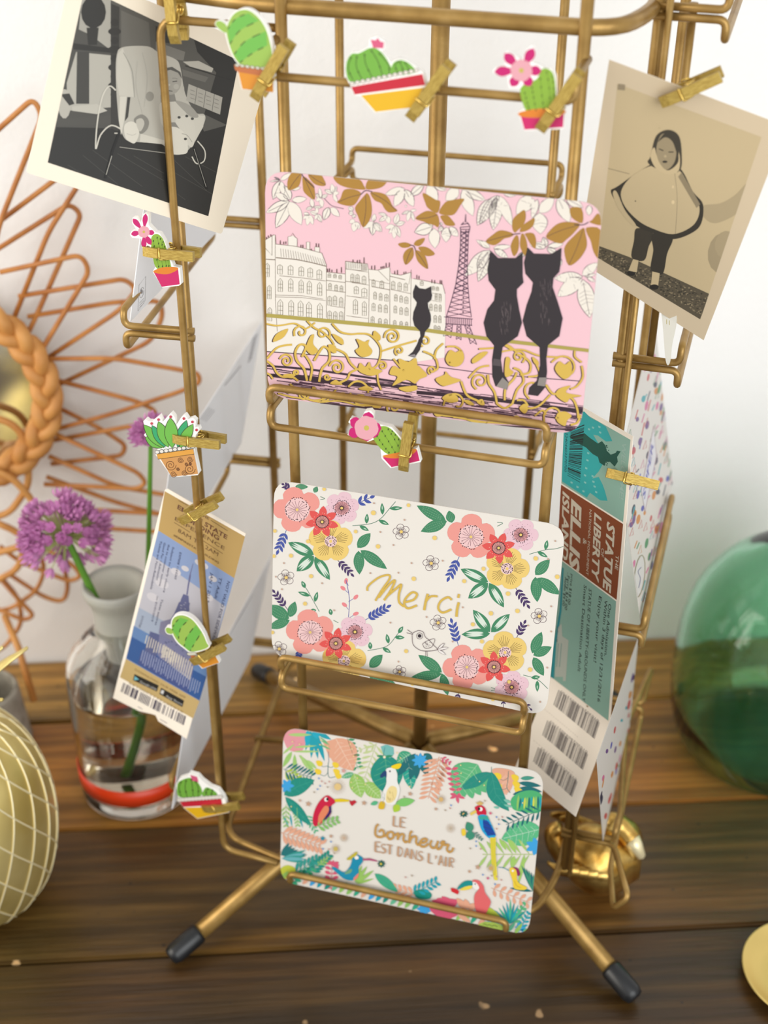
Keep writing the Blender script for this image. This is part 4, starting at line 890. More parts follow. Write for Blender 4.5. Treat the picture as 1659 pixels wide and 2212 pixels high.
# bottom left
cv.up()
fern(E3, 40, 210, 520, 370, 9, 150, 46, SALM, 0.9, 1.4, taper=0.2); cv.up()
for k in range(7): (b, t) = E3(40, 480, 140+k*36, 330+k*34-(k*k)*1.6); cv.leaf(b, t, 8, (30, 120, 124), n=6)
for k in range(5): (b, t) = E3(50, 520, 340, 420+k*36); cv.leaf(b, t, 8, (110, 186, 196) if k % 2 else (50, 160, 150), n=6)
fern(E3, 380, 680, 620, 470, 7, 130, 36, TEAL, 0.8, 1.2); fern(E3, 200, 700, 480, 520, 6, 140, 40, (50, 160, 150), 0.8); fern(E3, 460, 620, 640, 500, 5, 70, 24, LIME, 0.7)
cv.blob(E3(40, 640, 120, 600, 210, 640, 190, 740, 100, 760, 40, 740), (206, 214, 70)); fern(E3, 120, 800, 440, 640, 6, 110, 40, (60, 176, 130), 0.8)
fern(E3, 640, 900, 650, 560, 6, 90, 40, ROSE, 1.2, 1.2, taper=0.0)
for t_ in [(610, 540), (670, 540), (740, 600)]: (b, t) = E3(650, 600, *t_); cv.leaf(b, t, 7, ROSE, n=5)
for a in [(920, 800, 1010, 600, 40), (930, 810, 1070, 610, 44), (940, 810, 1150, 660, 44), (940, 820, 1150, 760, 30)]: (b, t) = E3(*a[:4]); cv.leaf(b, t, a[4]/5.53, LIME)
cv.up()
big(E3, 1160, 700, 1440, 920, 110, (66, 178, 140), 2, (60, 160, 140)); fern(E3, 1640, 960, 1380, 860, 4, 120, 40, SALM, 0.7)
# strip along the foot of the card
for k in range(34):
    x = 610+k*15.8; y = 1893+k*3.67; c_ = (LIME, AQUA, (50, 176, 140), (110, 200, 160), SKY, (150, 206, 110), TEAL, SALM)[(k*5) % 8]
    cv.leaf((x-4, y+6), (x+14, y-12-(k % 3)*3), 9, c_, n=5)
fern(E4, 60, 720, 360, 570, 6, 110, 36, AQUA, 0.9, 1.2, taper=0.3); cv.blob(E4(80, 690, 200, 670, 290, 720, 260, 780, 120, 770), TEAL); cv.up()
for k in range(6): (b, t) = E4(500, 860, 290+k*62, 760-k*6+abs(k-2)*20); cv.leaf(b, t, 17, ROSE, n=6)
cv.blob(E4(270, 880, 420, 870, 580, 920, 590, 980, 460, 1020, 320, 960), ROSE)
for k in range(6): (X, Y) = E4(190, 900)[0]; a = k*1.05; cv.leaf((X, Y), (X+14*math.cos(a), Y+12*math.sin(a)), 8, SKY, n=5)
for a in [(700, 900, 590, 770, 80), (720, 900, 690, 780, 80), (740, 920, 800, 830, 80), (600, 960, 760, 1060, 60)]: (b, t) = E4(*a[:4]); cv.leaf(b, t, a[4]/5.53, SALM)
cv.blob(E4(930, 900, 1000, 890, 1110, 990, 1080, 1040, 950, 980), (188, 206, 74)); cv.blob(E4(850, 1090, 960, 1050, 1120, 1090, 1130, 1150, 960, 1140), (178, 206, 92))
cv.up(2)
# birds
cv.blob(E1(1290, 580, 1330, 540, 1400, 550, 1430, 620, 1430, 700, 1460, 800, 1430, 920, 1390, 980, 1300, 970, 1240, 930, 1245, 850, 1300, 720), (250, 248, 244)); cv.up()
cv.blob(E1(1300, 580, 1260, 590, 1225, 640, 1245, 660, 1280, 640, 1300, 660), NAVY); cv.blob(E1(1360, 520, 1440, 490, 1480, 500, 1450, 550, 1380, 550), (252, 220, 20)); cv.disc(*E1(1342, 582)[0], 2, 2, (70, 60, 80)); cv.blob(E1(1350, 760, 1420, 780, 1420, 880, 1370, 950, 1300, 950, 1300, 840), (250, 228, 160)); cv.up()
for k in range(14): x, y = 1310+rnd.random()*90, 800+rnd.random()*120; cv.line(E1(x, y, x+10, y+30), 0.6, (190, 160, 90))
for k in range(8): x = 1250+rnd.random()*30; y = 800+rnd.random()*140; cv.line(E1(x, y, x, y+40), 0.6, (120, 140, 150))
cv.blob(E1(1225, 950, 1280, 950, 1270, 1030, 1205, 1025), (230, 190, 40))
for a in [(1410, 970, 1640, 930, 100, (130, 206, 110)), (1450, 980, 1390, 1070, 90, (180, 214, 60)), (1200, 950, 1110, 980, 50, (90, 190, 140))]: (b, t) = E1(*a[:4]); cv.leaf(b, t, a[4]/5.53, a[5])
RB = (214, 18, 66)
cv.blob(E1(520, 920, 590, 870, 650, 900, 690, 950, 640, 1000, 640, 1080, 590, 1150, 470, 1240, 425, 1210, 425, 1120, 460, 1010), RB); cv.up(); cv.poly(E1(640, 990, 645, 1070, 600, 1140, 540, 1180, 610, 1010), (60, 20, 100)); cv.blob(E1(560, 1000, 610, 1010, 600, 1080, 500, 1200, 490, 1120), (240, 140, 100)); cv.disc(*E1(583, 918)[0], 4.6, 4.8, (255, 250, 245)); cv.up(); cv.disc(*E1(596, 915)[0], 2.6, 3.4, (20, 14, 20)); cv.up(-1)
cv.poly(E1(680, 915, 760, 908, 860, 925, 850, 945, 760, 950, 690, 950), (236, 206, 20)); cv.poly(E1(860, 925, 880, 940, 920, 925, 945, 950, 890, 998, 865, 970), (200, 30, 50)); fern(E1, 460, 1240, 730, 1160, 5, 110, 36, (140, 200, 110), 0.9)
cv.up()
cv.blob(E2(820, 830, 810, 790, 870, 765, 930, 800, 940, 880, 850, 885), (214, 16, 60)); cv.blob(E2(850, 890, 940, 885, 1000, 980, 1050, 1100, 1050, 1140, 980, 1160, 900, 1080, 860, 980), (20, 170, 226)); cv.up(); cv.poly(E2(900, 920, 970, 960, 1060, 1120, 960, 1130, 910, 1030), (6, 70, 170)); cv.up()
for k in range(3): cv.line(E2(915, 970+k*50, 1010+k*10, 1010+k*50), 1.2, NAVY)
for k in range(5): (b, t) = E2(860+k*22, 885, 890+k*22, 950); cv.leaf(b, t, 3, (60, 180, 140))
cv.poly(E2(820, 820, 750, 860, 760, 890, 830, 850), (240, 210, 100)); cv.disc(*E2(877, 812)[0], 4.5, 4.5, (255, 250, 245)); cv.up(); cv.disc(*E2(858, 808)[0], 2.6, 3.6, (30, 10, 14)); cv.poly(E2(990, 1150, 1060, 1150, 1056, 1340, 1080, 1660, 1040, 1660, 1010, 1500), (242, 226, 70)); cv.up()
for k in range(3): cv.line(E2(1005+k*18, 1160, 1030+k*12, 1600), 0.7, (190, 170, 40))
for k in range(5): (b, t) = E2(870, 765, 820+k*24, 730-(2-abs(k-2))*12); cv.leaf(b, t, 3, (226, 190, 110))
for k in range(8): (X, Y) = E2(675, 870)[0]; a = k*0.8; cv.leaf((X, Y), (X+10*math.cos(a), Y+8*math.sin(a)), 4.4, (14, 96, 84), n=4)
cv.disc(*E2(675, 872)[0], 3, 3, (240, 190, 110)); 
for a in [(770, 1080, 715, 965, 100), (790, 1090, 700, 1150, 90), (800, 1110, 730, 1180, 60)]: (b, t) = E2(*a[:4]); cv.leaf(b, t, a[4]/5.53, (60, 150, 120)); 
cv.blob(E2(650, 1060, 690, 1050, 700, 1110, 660, 1130), YEL); fern(E2, 790, 1090, 900, 1180, 4, 50, 16, (80, 140, 130), 0.8)
cv.up()
cv.blob(E3(650, 630, 690, 620, 790, 680, 860, 620, 890, 540, 890, 500, 940, 470, 1010, 500, 1020, 550, 970, 620, 965, 700, 900, 775, 800, 760, 720, 700), (14, 148, 184)); cv.up(); cv.blob(E3(800, 700, 850, 650, 890, 645, 870, 690), (120, 170, 130)); cv.blob(E3(910, 750, 970, 690, 960, 740, 920, 775), (242, 140, 124)); cv.disc(*E3(945, 505)[0], 4.5, 4.2, (255, 250, 245)); cv.poly(E3(1020, 520, 1100, 512, 1190, 540, 1195, 555, 1100, 540, 1020, 540), (190, 90, 130))
for k in range(6): (b, t) = E3(900, 500, 825+k*26, 530-k*22-(k > 3)*-14); cv.leaf(b, t, 7, (206, 190, 60), n=5)
for k in range(8): (X, Y) = E3(1240, 580)[0]; a = k*0.8; cv.leaf((X, Y), (X+9*math.cos(a), Y+9*math.sin(a)), 4.4, (14, 96, 84), n=4)
cv.disc(*E3(1236, 580)[0], 2.6, 2.6, (220, 200, 70)); cv.up()
cv.blob(E4(780, 560, 850, 555, 910, 620, 930, 700, 995, 800, 980, 870, 920, 970, 830, 930, 800, 800, 810, 720, 850, 650), (238, 110, 112)); cv.up(); cv.blob(E4(770, 580, 820, 580, 860, 640, 830, 670, 780, 630), (255, 250, 246)); cv.blob(E4(770, 565, 690, 565, 620, 620, 600, 665, 660, 640, 775, 620), (14, 150, 150)); cv.blob(E4(775, 618, 690, 630, 630, 670, 700, 672, 765, 650), (250, 224, 80)); cv.poly(E4(520, 650, 545, 645, 600, 665, 620, 690, 605, 725, 530, 690), (220, 40, 50)); cv.disc(*E4(812, 598)[0], 1.6, 1.6, (60, 30, 60))
cv.blob(E4(1220, 430, 1260, 400, 1310, 430, 1310, 530, 1340, 590, 1430, 640, 1390, 670, 1280, 650, 1260, 560), YEL); cv.up(); cv.curve(E4(1090, 400, 1150, 405, 1215, 440), 1.3, (40, 150, 180)); cv.blob(E4(1260, 400, 1320, 410, 1350, 480, 1320, 500, 1300, 430), (150, 30, 100)); cv.disc(*E4(1262, 440)[0], 2.6, 2.6, (255, 250, 245)); cv.curve(E4(1280, 560, 1310, 620, 1360, 640), 0.8, (190, 150, 20))
# stars, dots and suns
for Q, x, y, r, c_ in [(E1, 370, 970, 38, COPP), (E1, 1035, 960, 34, COPP), (E1, 790, 575, 32, (226, 170, 160)), (E1, 1585, 850, 30, COPP), (E1, 270, 930, 20, COPP), (E2, 40, 630, 26, COPP), (E2, 345, 810, 24, COPP), (E2, 995, 860, 24, (226, 110, 140)), (E3, 540, 275, 34, (20, 150, 180)), (E3, 640, 250, 26, COPP), (E4, 845, 398, 36, COPP), (E4, 745, 450, 24, COPP), (E4, 965, 530, 22, (220, 90, 140))]: star(Q, x, y, r, c_)
for a in [(E1, 720, 765, 95, (238, 206, 140)), (E2, 405, 695, 62, (226, 186, 120)), (E3, 695, 400, 60, (214, 190, 100)), (E4, 1000, 410, 52, (214, 176, 110))]: burst(*a)
burst(E3, 795, 270, 50, COPP, 24, core=0.2); burst(E2, 520, 1040, 58, (200, 180, 150), 18, core=0.14)
for Q, l in [(E1, [495, 665, 530, 700, 600, 770, 510, 755, 570, 725, 440, 830, 480, 795, 620, 705, 1515, 885]), (E2, [525, 765, 515, 800, 457, 825, 1068, 905, 1138, 905, 1095, 935, 1095, 990, 1070, 1045, 930, 712, 825, 1195]), (E3, [640, 315, 615, 405, 680, 455, 545, 400, 1530, 740, 1605, 720]), (E4, [825, 145, 880, 180, 755, 175, 905, 488, 1070, 508, 1010, 500, 1050, 600, 1125, 550, 60, 500])]:
    for i in range(0, len(l), 2): (X, Y) = Q(l[i], l[i+1])[0]; cv.disc(X, Y, 1.9, 1.9, ((90, 150, 220), (214, 160, 150), (190, 170, 150))[(i//2) % 3], n=7)
dots(E1, [180, 225, 265, 255, 520, 210, 510, 260, 485, 320, 600, 280, 910, 400, 935, 455, 890, 310, 870, 255, 1430, 360, 1470, 420, 165, 1000, 955, 660, 880, 710, 895, 775, 1050, 735, 1120, 885, 1580, 760]); dots(E2, [640, 285, 645, 380, 865, 480, 920, 525, 1380, 735, 30, 540])
# gilt lettering
GL = (206, 158, 84); CP = (206, 164, 130); up_ = (0.06, -1)
cv.up()
def caps(strokes, w=2.0, wt=4.2):
    for kind, pts in strokes: cv.curve(E5(*pts), wt if kind else w, CP, 6)
caps([(1, [565, 218, 555, 365]), (0, [555, 368, 630, 378]), (1, [665, 240, 655, 382]), (0, [665, 240, 745, 250]), (0, [660, 305, 725, 315]), (0, [655, 384, 735, 392])])
caps([(1, [290, 605, 285, 750]), (0, [290, 605, 365, 612]), (0, [288, 672, 350, 680]), (0, [285, 752, 365, 760]), (0, [440, 655, 405, 640, 375, 670, 400, 700]), (1, [400, 700, 435, 730, 430, 765]), (0, [430, 765, 395, 772, 360, 750]), (0, [455, 645, 545, 660]), (1, [505, 655, 500, 790]),
      (1, [630, 675, 622, 815]), (0, [630, 675, 685, 710, 690, 770, 660, 815, 622, 818]), (1, [765, 700, 725, 835]), (0, [765, 700, 800, 850]), (0, [735, 795, 790, 800]), (1, [830, 715, 822, 860]), (0, [830, 715, 890, 870]), (0, [905, 730, 892, 868]), (0, [995, 765, 960, 750, 930, 780, 950, 810]), (1, [950, 810, 985, 845, 980, 875]), (0, [980, 875, 945, 885, 905, 860]),
      (1, [1085, 775, 1078, 915]), (0, [1078, 918, 1145, 930]), (1, [1190, 812, 1195, 830]), (0, [1198, 825, 1182, 860]), (1, [1270, 810, 1230, 950]), (0, [1270, 810, 1305, 965]), (0, [1240, 905, 1295, 915]), (1, [1340, 830, 1335, 970]), (1, [1400, 840, 1390, 978]), (0, [1400, 840, 1450, 860, 1455, 900, 1395, 915]), (0, [1400, 915, 1445, 990])])
for pts in [[335, 340, 300, 375, 285, 450, 295, 510, 350, 535, 410, 510, 410, 450, 375, 425, 340, 460], [400, 520, 450, 505, 480, 450], [530, 450, 480, 470, 465, 520, 500, 565, 550, 540, 555, 480, 525, 450], [545, 520, 600, 490, 620, 475], [628, 462, 620, 575], [620, 560, 650, 510, 690, 485, 715, 510, 705, 570, 735, 610, 770, 590], [840, 445, 810, 470, 795, 560, 795, 625], [797, 600, 830, 540, 880, 520, 900, 550, 895, 610, 925, 650, 960, 620], [945, 615, 1010, 615, 1055, 580, 1035, 555, 985, 570, 950, 620, 965, 665, 1020, 675, 1080, 630], [1130, 580, 1105, 640, 1130, 690, 1175, 690, 1205, 640, 1225, 600], [1225, 590, 1205, 660, 1215, 710, 1255, 700, 1290, 640], [1265, 640, 1285, 600, 1315, 605, 1300, 640, 1330, 650, 1380, 640], [1385, 640, 1355, 710, 1385, 755, 1430, 740, 1452, 690]]:
    cv.curve(E5(*pts), 4.6, GL, 6)
cv.text('solaria', E4(905, 1080)[0], E4(1075, 1112)[0], 3.2, (90, 110, 50), shear=0.3) if False else cv.curve(E4(905, 1080, 930, 1075, 950, 1092, 985, 1085, 1010, 1102, 1040, 1092, 1075, 1110), 0.9, (90, 110, 50))
cv.build(bonheur)

# ---------------------------------------------------------------- old photographs
def plane3(a, b, c, off=0.0):
    a, b, c = Vector(a), Vector(b), Vector(c); n = (b-a).cross(c-a).normalized()
    if n.dot(CAM-a) < 0: n = -n
    return a+n*off, n
def grey(v): return (v, v*0.975, v*0.91)
F1 = T(0, 0, 2.676); F3 = T(1000, 0, 2.517)
O_, n_ = plane3((-156.5, -117.2, 574.0), (-92.8, -48.5, 527.9), (-170.5, -156.5, 496.1), 5.5)
out = round_quad((155, -67), (592, 115), (479, 506), (57, 373), 6, 3)
cv = Canvas(O_, n_, out)
photo = sheet('photograph', cv, out, 0.3, 'photo_paper')
tag(photo, 'black and white photograph of a baby sitting in a pale armchair', 'photograph', 'old photographs pegged to the rack')
inner = [(183, -27), (516, 131), (450, 467), (103, 351)]
cv.clip = inner
cv.poly(inner, grey(86)); cv.up()
cv.poly(F1(325, 735, 660, 742, 950, 800, 1400, 640, 1205, 1252, 275, 940), grey(44)); cv.poly(F1(455, 170, 480, -80, 640, -60, 640, 290, 600, 260, 520, 200), grey(190)); cv.poly(F1(385, 480, 440, 300, 640, 320, 640, 620, 390, 640), grey(204))
cv.poly(F1(640, -40, 1400, 260, 1400, 700, 1180, 760, 900, 300, 660, 300), grey(98)); cv.up()
cv.poly(F1(1100, 150, 1420, 320, 1390, 760, 1180, 660, 1250, 420, 1140, 300), grey(46)); cv.poly(F1(900, 150, 1000, 190, 980, 250, 900, 240), grey(54)); cv.poly(F1(700, 60, 860, 130, 870, 270, 700, 280), grey(116)); cv.poly(F1(900, 240, 1070, 300, 1060, 350, 900, 330), grey(136))
V1 = T(200, 60, 2.8)
for l in [(150, 760, 430, 925), (455, 765, 690, 985), (450, 850, 730, 1010), (-60, 770, 150, 945), (250, 775, 430, 880), (0, 740, 300, 960), (560, 780, 760, 880), (-150, 830, 60, 960), (450, 960, 560, 1040)]: cv.line(V1(*l), 0.9, grey(84))
cv.up()
cv.disc(*F1(540, 70)[0], 27, 35, grey(48)); cv.poly(F1(500, 160, 570, 160, 560, 260, 510, 260), grey(52)); cv.poly(F1(425, 250, 690, 285, 690, 310, 425, 285), grey(50)); cv.poly(F1(445, 300, 515, 300, 515, 600, 440, 600), grey(74)); cv.poly(F1(330, 685, 690, 660, 690, 715, 330, 730), grey(88)); cv.poly(F1(640, 20, 690, 40, 685, 760, 640, 740), grey(62))
for k in range(9): cv.disc(*F1(662, 130+k*52)[0], 14 if k % 2 else 9, 8, grey(54))
cv.up()
cv.disc(*F1(372, 600)[0], 14, 32, grey(206)); cv.poly(F1(415, 615, 560, 600, 620, 640, 560, 660, 415, 640), grey(214)); cv.poly(F1(350, 545, 400, 540, 430, 600, 400, 610), grey(60))
cv.poly(V1(545, 205, 640, 200, 730, 245, 720, 270, 590, 235), grey(206)); cv.poly(V1(580, 340, 785, 420, 770, 525, 565, 440), grey(192)); cv.poly(V1(540, 250, 700, 300, 680, 330, 545, 290), grey(120)); cv.line(V1(560, 230, 880, 330), 2.0, grey(40))
cv.blob(V1(145, 170, 180, 118, 330, 112, 400, 150, 500, 190, 530, 240, 560, 400, 620, 510, 672, 522, 680, 560, 640, 650, 600, 715, 540, 765, 460, 758, 420, 705, 290, 692, 205, 680, 165, 600, 150, 480, 140, 300), grey(208)); cv.up()
for k in range(1, 4): cv.line(V1(580+k*52, 340+k*20, 566+k*52, 440+k*21), 1.0, grey(90))
for k in range(12): cv.line(V1(590+(k % 4)*48, 375+(k//4)*24+(k % 4)*18, 618+(k % 4)*48, 385+(k//4)*24+(k % 4)*18), 1.0, grey(130))
cv.poly(V1(150, 160, 182, 122, 228, 255, 252, 420, 160, 410, 143, 300), grey(226)); cv.poly(V1(165, 415, 205, 415, 190, 560, 172, 650, 158, 560), grey(236)); cv.poly(V1(210, 420, 228, 420, 214, 540, 194, 566), grey(70)); cv.poly(V1(290, 640, 440, 682, 440, 706, 285, 690), grey(234)); cv.poly(V1(600, 525, 678, 532, 668, 600, 620, 685), grey(230))
cv.up(); cv.curve(V1(185, 150, 238, 260, 252, 420), 1.4, grey(170)); cv.curve(V1(300, 150, 330, 300, 310, 480), 1.2, grey(192)); cv.curve(V1(270, 200, 262, 360, 300, 520), 1.0, grey(194))
cv.blob(V1(415, 450, 540, 452, 565, 520, 545, 600, 430, 600, 405, 520), grey(222)); cv.blob(V1(500, 440, 585, 468, 640, 535, 600, 540, 540, 490), grey(178)); cv.disc(*V1(345, 415)[0], 9, 10.5, grey(168)); cv.poly(V1(410, 405, 495, 400, 505, 445, 412, 452), grey(148)); cv.up()
cv.disc(*V1(468, 322)[0], 24.5, 30, grey(180), n=20); cv.disc(*V1(545, 372)[0], 3, 8, grey(206)); cv.up()
cv.poly(V1(402, 290, 428, 246, 480, 236, 530, 268, 540, 310, 515, 272, 470, 254, 430, 264), grey(96)); cv.disc(*V1(440, 352)[0], 7, 6, grey(198)); cv.disc(*V1(505, 356)[0], 6, 6, grey(196)); cv.up()
cv.line(V1(420, 312, 445, 320), 1.7, grey(60)); cv.line(V1(482, 326, 510, 322), 1.7, grey(60)); cv.line(V1(448, 378, 482, 384), 1.8, grey(92)); cv.disc(*V1(462, 345)[0], 2.6, 2.2, grey(206)); cv.curve(V1(420, 300, 432, 296, 446, 304), 0.8, grey(110)); cv.curve(V1(480, 306, 496, 304, 512, 310), 0.8, grey(110))
cv.blob(V1(250, 552, 298, 524, 338, 560, 330, 612, 290, 642, 268, 600), grey(150)); cv.blob(V1(430, 588, 480, 572, 530, 582, 545, 625, 480, 640, 436, 640), grey(150)); cv.up()
cv.blob(V1(190, 592, 228, 566, 268, 586, 280, 640, 256, 696, 224, 690, 196, 662), grey(242)); cv.blob(V1(262, 560, 296, 548, 312, 580, 290, 625, 272, 610), grey(214)); cv.blob(V1(434, 612, 500, 600, 556, 640, 575, 715, 560, 762, 460, 756, 440, 690), grey(242)); cv.blob(V1(498, 560, 556, 530, 606, 558, 622, 650, 600, 722, 560, 690, 530, 620), grey(232)); cv.up()
for x, y in [(522, 542), (568, 534), (602, 550), (560, 672)]: cv.disc(*V1(x, y)[0], 3.4, 2.8, grey(74))
cv.curve(V1(538, 640, 570, 650, 600, 690), 1.0, grey(160)); cv.curve(V1(205, 640, 240, 650, 262, 640), 0.8, grey(190))
cv.curve(F1(668, 522, 630, 498, 590, 560, 562, 700, 552, 860, 580, 780, 640, 725, 705, 750), 3.0, grey(236)); cv.curve(F1(1140, 815, 1182, 870, 1178, 930, 1135, 945, 1108, 905), 2.6, grey(232)); cv.line(F1(660, 770, 695, 770), 2.4, grey(230)); cv.line(F1(690, 850, 960, 885), 1.4, grey(190))
cv.line(F1(690, 760, 650, 870, 608, 1030), 5.5, grey(18)); cv.line(F1(960, 880, 975, 1112), 4.5, grey(18)); cv.line(F1(1120, 850, 1195, 1092), 5, grey(20)); cv.up(); cv.line(F1(645, 900, 612, 1010), 1.4, grey(210)); cv.line(F1(1120, 860, 1190, 1080), 1.0, grey(190))
cv.build(photo)

O_, n_ = plane3((89, -88, 480), (90, -88+0.158, 480), (89, -88-0.263*10, 490), 0)
out = [(1316, 129), (1699, 273), (1520, 735), (1248, 562)]
cv = Canvas(O_, n_, out)
photo2 = sheet('photograph', cv, out, 0.3, 'photo_paper')
tag(photo2, 'sepia photograph of a small child in a hooded cape standing on gravel', 'photograph', 'old photographs pegged to the rack')
def sep(v): return (v, v*0.895, v*0.70)
cv.poly(out, (236, 214, 180)); cv.up()
inner = [(1334, 181), (1645, 296), (1513, 690), (1292, 557)]
cv.clip = inner
cv.poly(inner, sep(222)); cv.up()
cv.poly(F3(735, 1335, 900, 1395, 1345, 1600, 1285, 1745, 730, 1410), sep(98)); cv.line(F3(770, 910, 905, 945), 1.2, sep(150)); cv.up()
for k in range(420):
    a, b = rnd.random(), rnd.random(); x = 740+a*590; y = 1350+a*250+b*(70+a*60)
    cv.disc(*F3(x, y)[0], 1.2+rnd.random()*1.8, 1.0+rnd.random(), sep(rnd.choice((60, 74, 130, 160))), n=6)
cv.up()
cv.blob(F3(1300, 1120, 1400, 1105, 1480, 1060, 1555, 990, 1510, 1140, 1380, 1212, 1310, 1180), sep(196)); cv.disc(*F3(1410, 1375)[0], 31, 44, sep(182), rot=0.15); cv.disc(*F3(1430, 1330)[0], 24, 30, sep(190), rot=0.15)
cv.blob(F3(945, 1240, 1035, 1270, 1010, 1340, 985, 1415, 918, 1400, 930, 1310), sep(66)); cv.blob(F3(1030, 1270, 1138, 1290, 1110, 1380, 1085, 1490, 1022, 1465, 1035, 1360), sep(58)); cv.up()
cv.poly(F3(925, 1408, 955, 1415, 945, 1480, 900, 1470), sep(224)); cv.poly(F3(1030, 1475, 1070, 1485, 1060, 1565, 1022, 1550), sep(224)); cv.disc(*F3(915, 1485)[0], 9, 6, sep(40)); cv.disc(*F3(1040, 1560)[0], 10, 6, sep(40))
cv.blob(F3(805, 1045, 845, 1010, 1010, 900, 1120, 880, 1190, 925, 1250, 1040, 1305, 1110, 1295, 1215, 1240, 1268, 1140, 1300, 1040, 1270, 940, 1225, 870, 1150), sep(58)); cv.up()
cv.blob(F3(860, 1040, 915, 960, 1010, 905, 1120, 890, 1185, 935, 1245, 1050, 1285, 1120, 1275, 1190, 1230, 1240, 1140, 1272, 1040, 1245, 955, 1200, 880, 1120), sep(220)); cv.blob(F3(815, 1055, 835, 1040, 880, 1140, 940, 1220, 920, 1225, 850, 1140), sep(216)); cv.poly(F3(1190, 935, 1290, 1110, 1270, 1130, 1170, 960), sep(160)); cv.up()
cv.curve(F3(1150, 930, 1165, 1080, 1155, 1270), 1.0, sep(168)); cv.disc(*F3(1142, 1015)[0], 2.2, 3.4, sep(246)); cv.disc(*F3(1142, 1098)[0], 3.4, 4.4, sep(250)); cv.disc(*F3(938, 1092)[0], 1.6, 1.6, sep(120))
cv.blob(F3(1020, 850, 1050, 740, 1115, 705, 1175, 740, 1190, 850, 1180, 925, 1120, 940, 1040, 910, 1005, 880), sep(72)); cv.up(); cv.blob(F3(1020, 850, 1040, 800, 1060, 860, 1110, 925, 1170, 880, 1165, 800, 1180, 860, 1170, 930, 1110, 945, 1050, 915), sep(224)); cv.blob(F3(1052, 800, 1080, 730, 1130, 735, 1160, 800, 1150, 880, 1105, 922, 1062, 870), sep(176)); cv.up()
cv.line(F3(1066, 808, 1090, 818), 2.2, sep(70)); cv.line(F3(1118, 825, 1145, 825), 2.2, sep(70)); cv.disc(*F3(1098, 878)[0], 5.5, 2.6, sep(60)); cv.disc(*F3(1100, 848)[0], 3, 3, sep(206)); cv.blob(F3(1060, 770, 1110, 715, 1165, 760, 1170, 850, 1140, 770, 1100, 745), sep(70))
cv.clip = None; cv.up(); cv.poly(F3(845, 455, 882, 460, 880, 490, 842, 485), (168, 150, 120)); cv.poly(F3(1065, 690, 1070, 690, 1070, 700), sep(200))
cv.build(photo2, {'print_ink': 'picture'})

# ---------------------------------------------------------------- paper tickets
G3 = T(220, 1040, 4.879); G4 = T(220, 1300, 4.879)
O_, n_ = plane3((-151.3, -87.6, 295.8), (-100.5, -95.9, 281.0), (-197.7, -89.8, 137.8), 10.0)
out = [(356, 1058), (362, 1056), (531, 1153), (529, 1160), (403, 1596), (342, 1558), (336, 1545), (326, 1542), (300, 1536), (244, 1508)]
cv = Canvas(O_, n_, None)
tick = sheet('ticket', cv, out, 0.35, 'ticket_paper')
tag(tick, 'gold and blue skyscraper entry ticket with a barcode at its foot', 'ticket', 'tickets pegged to the rack')
GT = (206, 170, 104)
lf = lambda y: 356+(244-356)*(y-1058)/450.0; rt = lambda y: 530+(403-530)*(y-1157)/439.0
cv.poly([(356, 1061), (529, 1159), (506, 1249), (342, 1146)], GT); cv.poly([(342, 1146), (506, 1249), (431, 1514), (272, 1423)], (150, 172, 216)); cv.poly([(272, 1423), (431, 1514), (417, 1552), (259, 1463)], (214, 184, 124)); cv.up()
cv.poly([(329, 1200), (487, 1310), (462, 1400), (300, 1312)], (206, 204, 214)); cv.poly([(300, 1312), (462, 1400), (450, 1444), (291, 1352)], (176, 188, 210)); cv.poly([(284, 1375), (446, 1462), (431, 1513), (273, 1422)], (52, 96, 162)); cv.poly([(289, 1352), (452, 1440), (446, 1462), (284, 1375)], (108, 144, 196)); cv.up()
for x, y, r in [(380, 1235, 12), (400, 1228, 9), (430, 1215, 10), (440, 1222, 11), (350, 1260, 16), (460, 1250, 10), (330, 1290, 14), (450, 1290, 12)]: cv.disc(x, y, r, r*0.6, (224, 220, 226), rot=0.5)
cv.up()
BK = (104, 108, 152)
cv.line(G3(962, 865, 925, 1000, 898, 1195), 1.0, (120, 120, 160), w2=3.6); cv.line(G3(935, 985, 910, 1120), 2.2, (110, 112, 156))
for Q, pts, c_ in [(G3, [860, 1185, 915, 1205, 925, 1366, 800, 1366, 835, 1240], BK), (G4, [815, 0, 930, 10, 905, 140, 880, 220, 700, 220, 760, 130], BK), (G4, [620, 210, 760, 170, 880, 220, 900, 300, 830, 460, 600, 330], (140, 138, 168)), (G4, [510, 310, 610, 345, 575, 580, 450, 515], (96, 104, 150)), (G4, [610, 330, 830, 460, 985, 600, 945, 790, 745, 690, 660, 640, 585, 560], (132, 134, 172)), (G4, [420, 505, 580, 575, 700, 640, 950, 790, 905, 960, 380, 650], (74, 90, 150))]: cv.poly(Q(*pts), c_)
cv.up()
dv = Vector((-112, 450)).normalized()
for k in range(26):
    x0, y0 = 310+k*4.9, 1404+k*2.75; L = 16+(k*7 % 5)
    cv.line([(x0, y0), (x0+dv.x*L*1.5, y0+dv.y*L*1.5)], 1.5, (186, 194, 222))
for k in range(20):
    x0, y0 = 318+k*5.0, 1372+k*3.0; L = 14+(k*5 % 7)
    cv.line([(x0, y0), (x0+dv.x*L*1.3, y0+dv.y*L*1.3)], 1.7, (246, 236, 214))
for k in range(14):
    x0, y0 = 356+k*4.6, 1392+k*3.6; cv.line([(x0, y0), (x0+dv.x*30, y0+dv.y*30)], 1.7, (248, 236, 212))
for k in range(30): x, y = 330+rnd.random()*80, 1385+rnd.random()*60; cv.line([(x, y), (x+2, y+1.1)], 2.0, (44, 56, 110))
for k in range(12): x, y = 384+rnd.random()*16, 1298+rnd.random()*40; cv.line([(x, y), (x+3, y+1.5)], 1.2, (196, 196, 210))
cv.up()
TXB = (120, 86, 52); up_ = (112, -450)
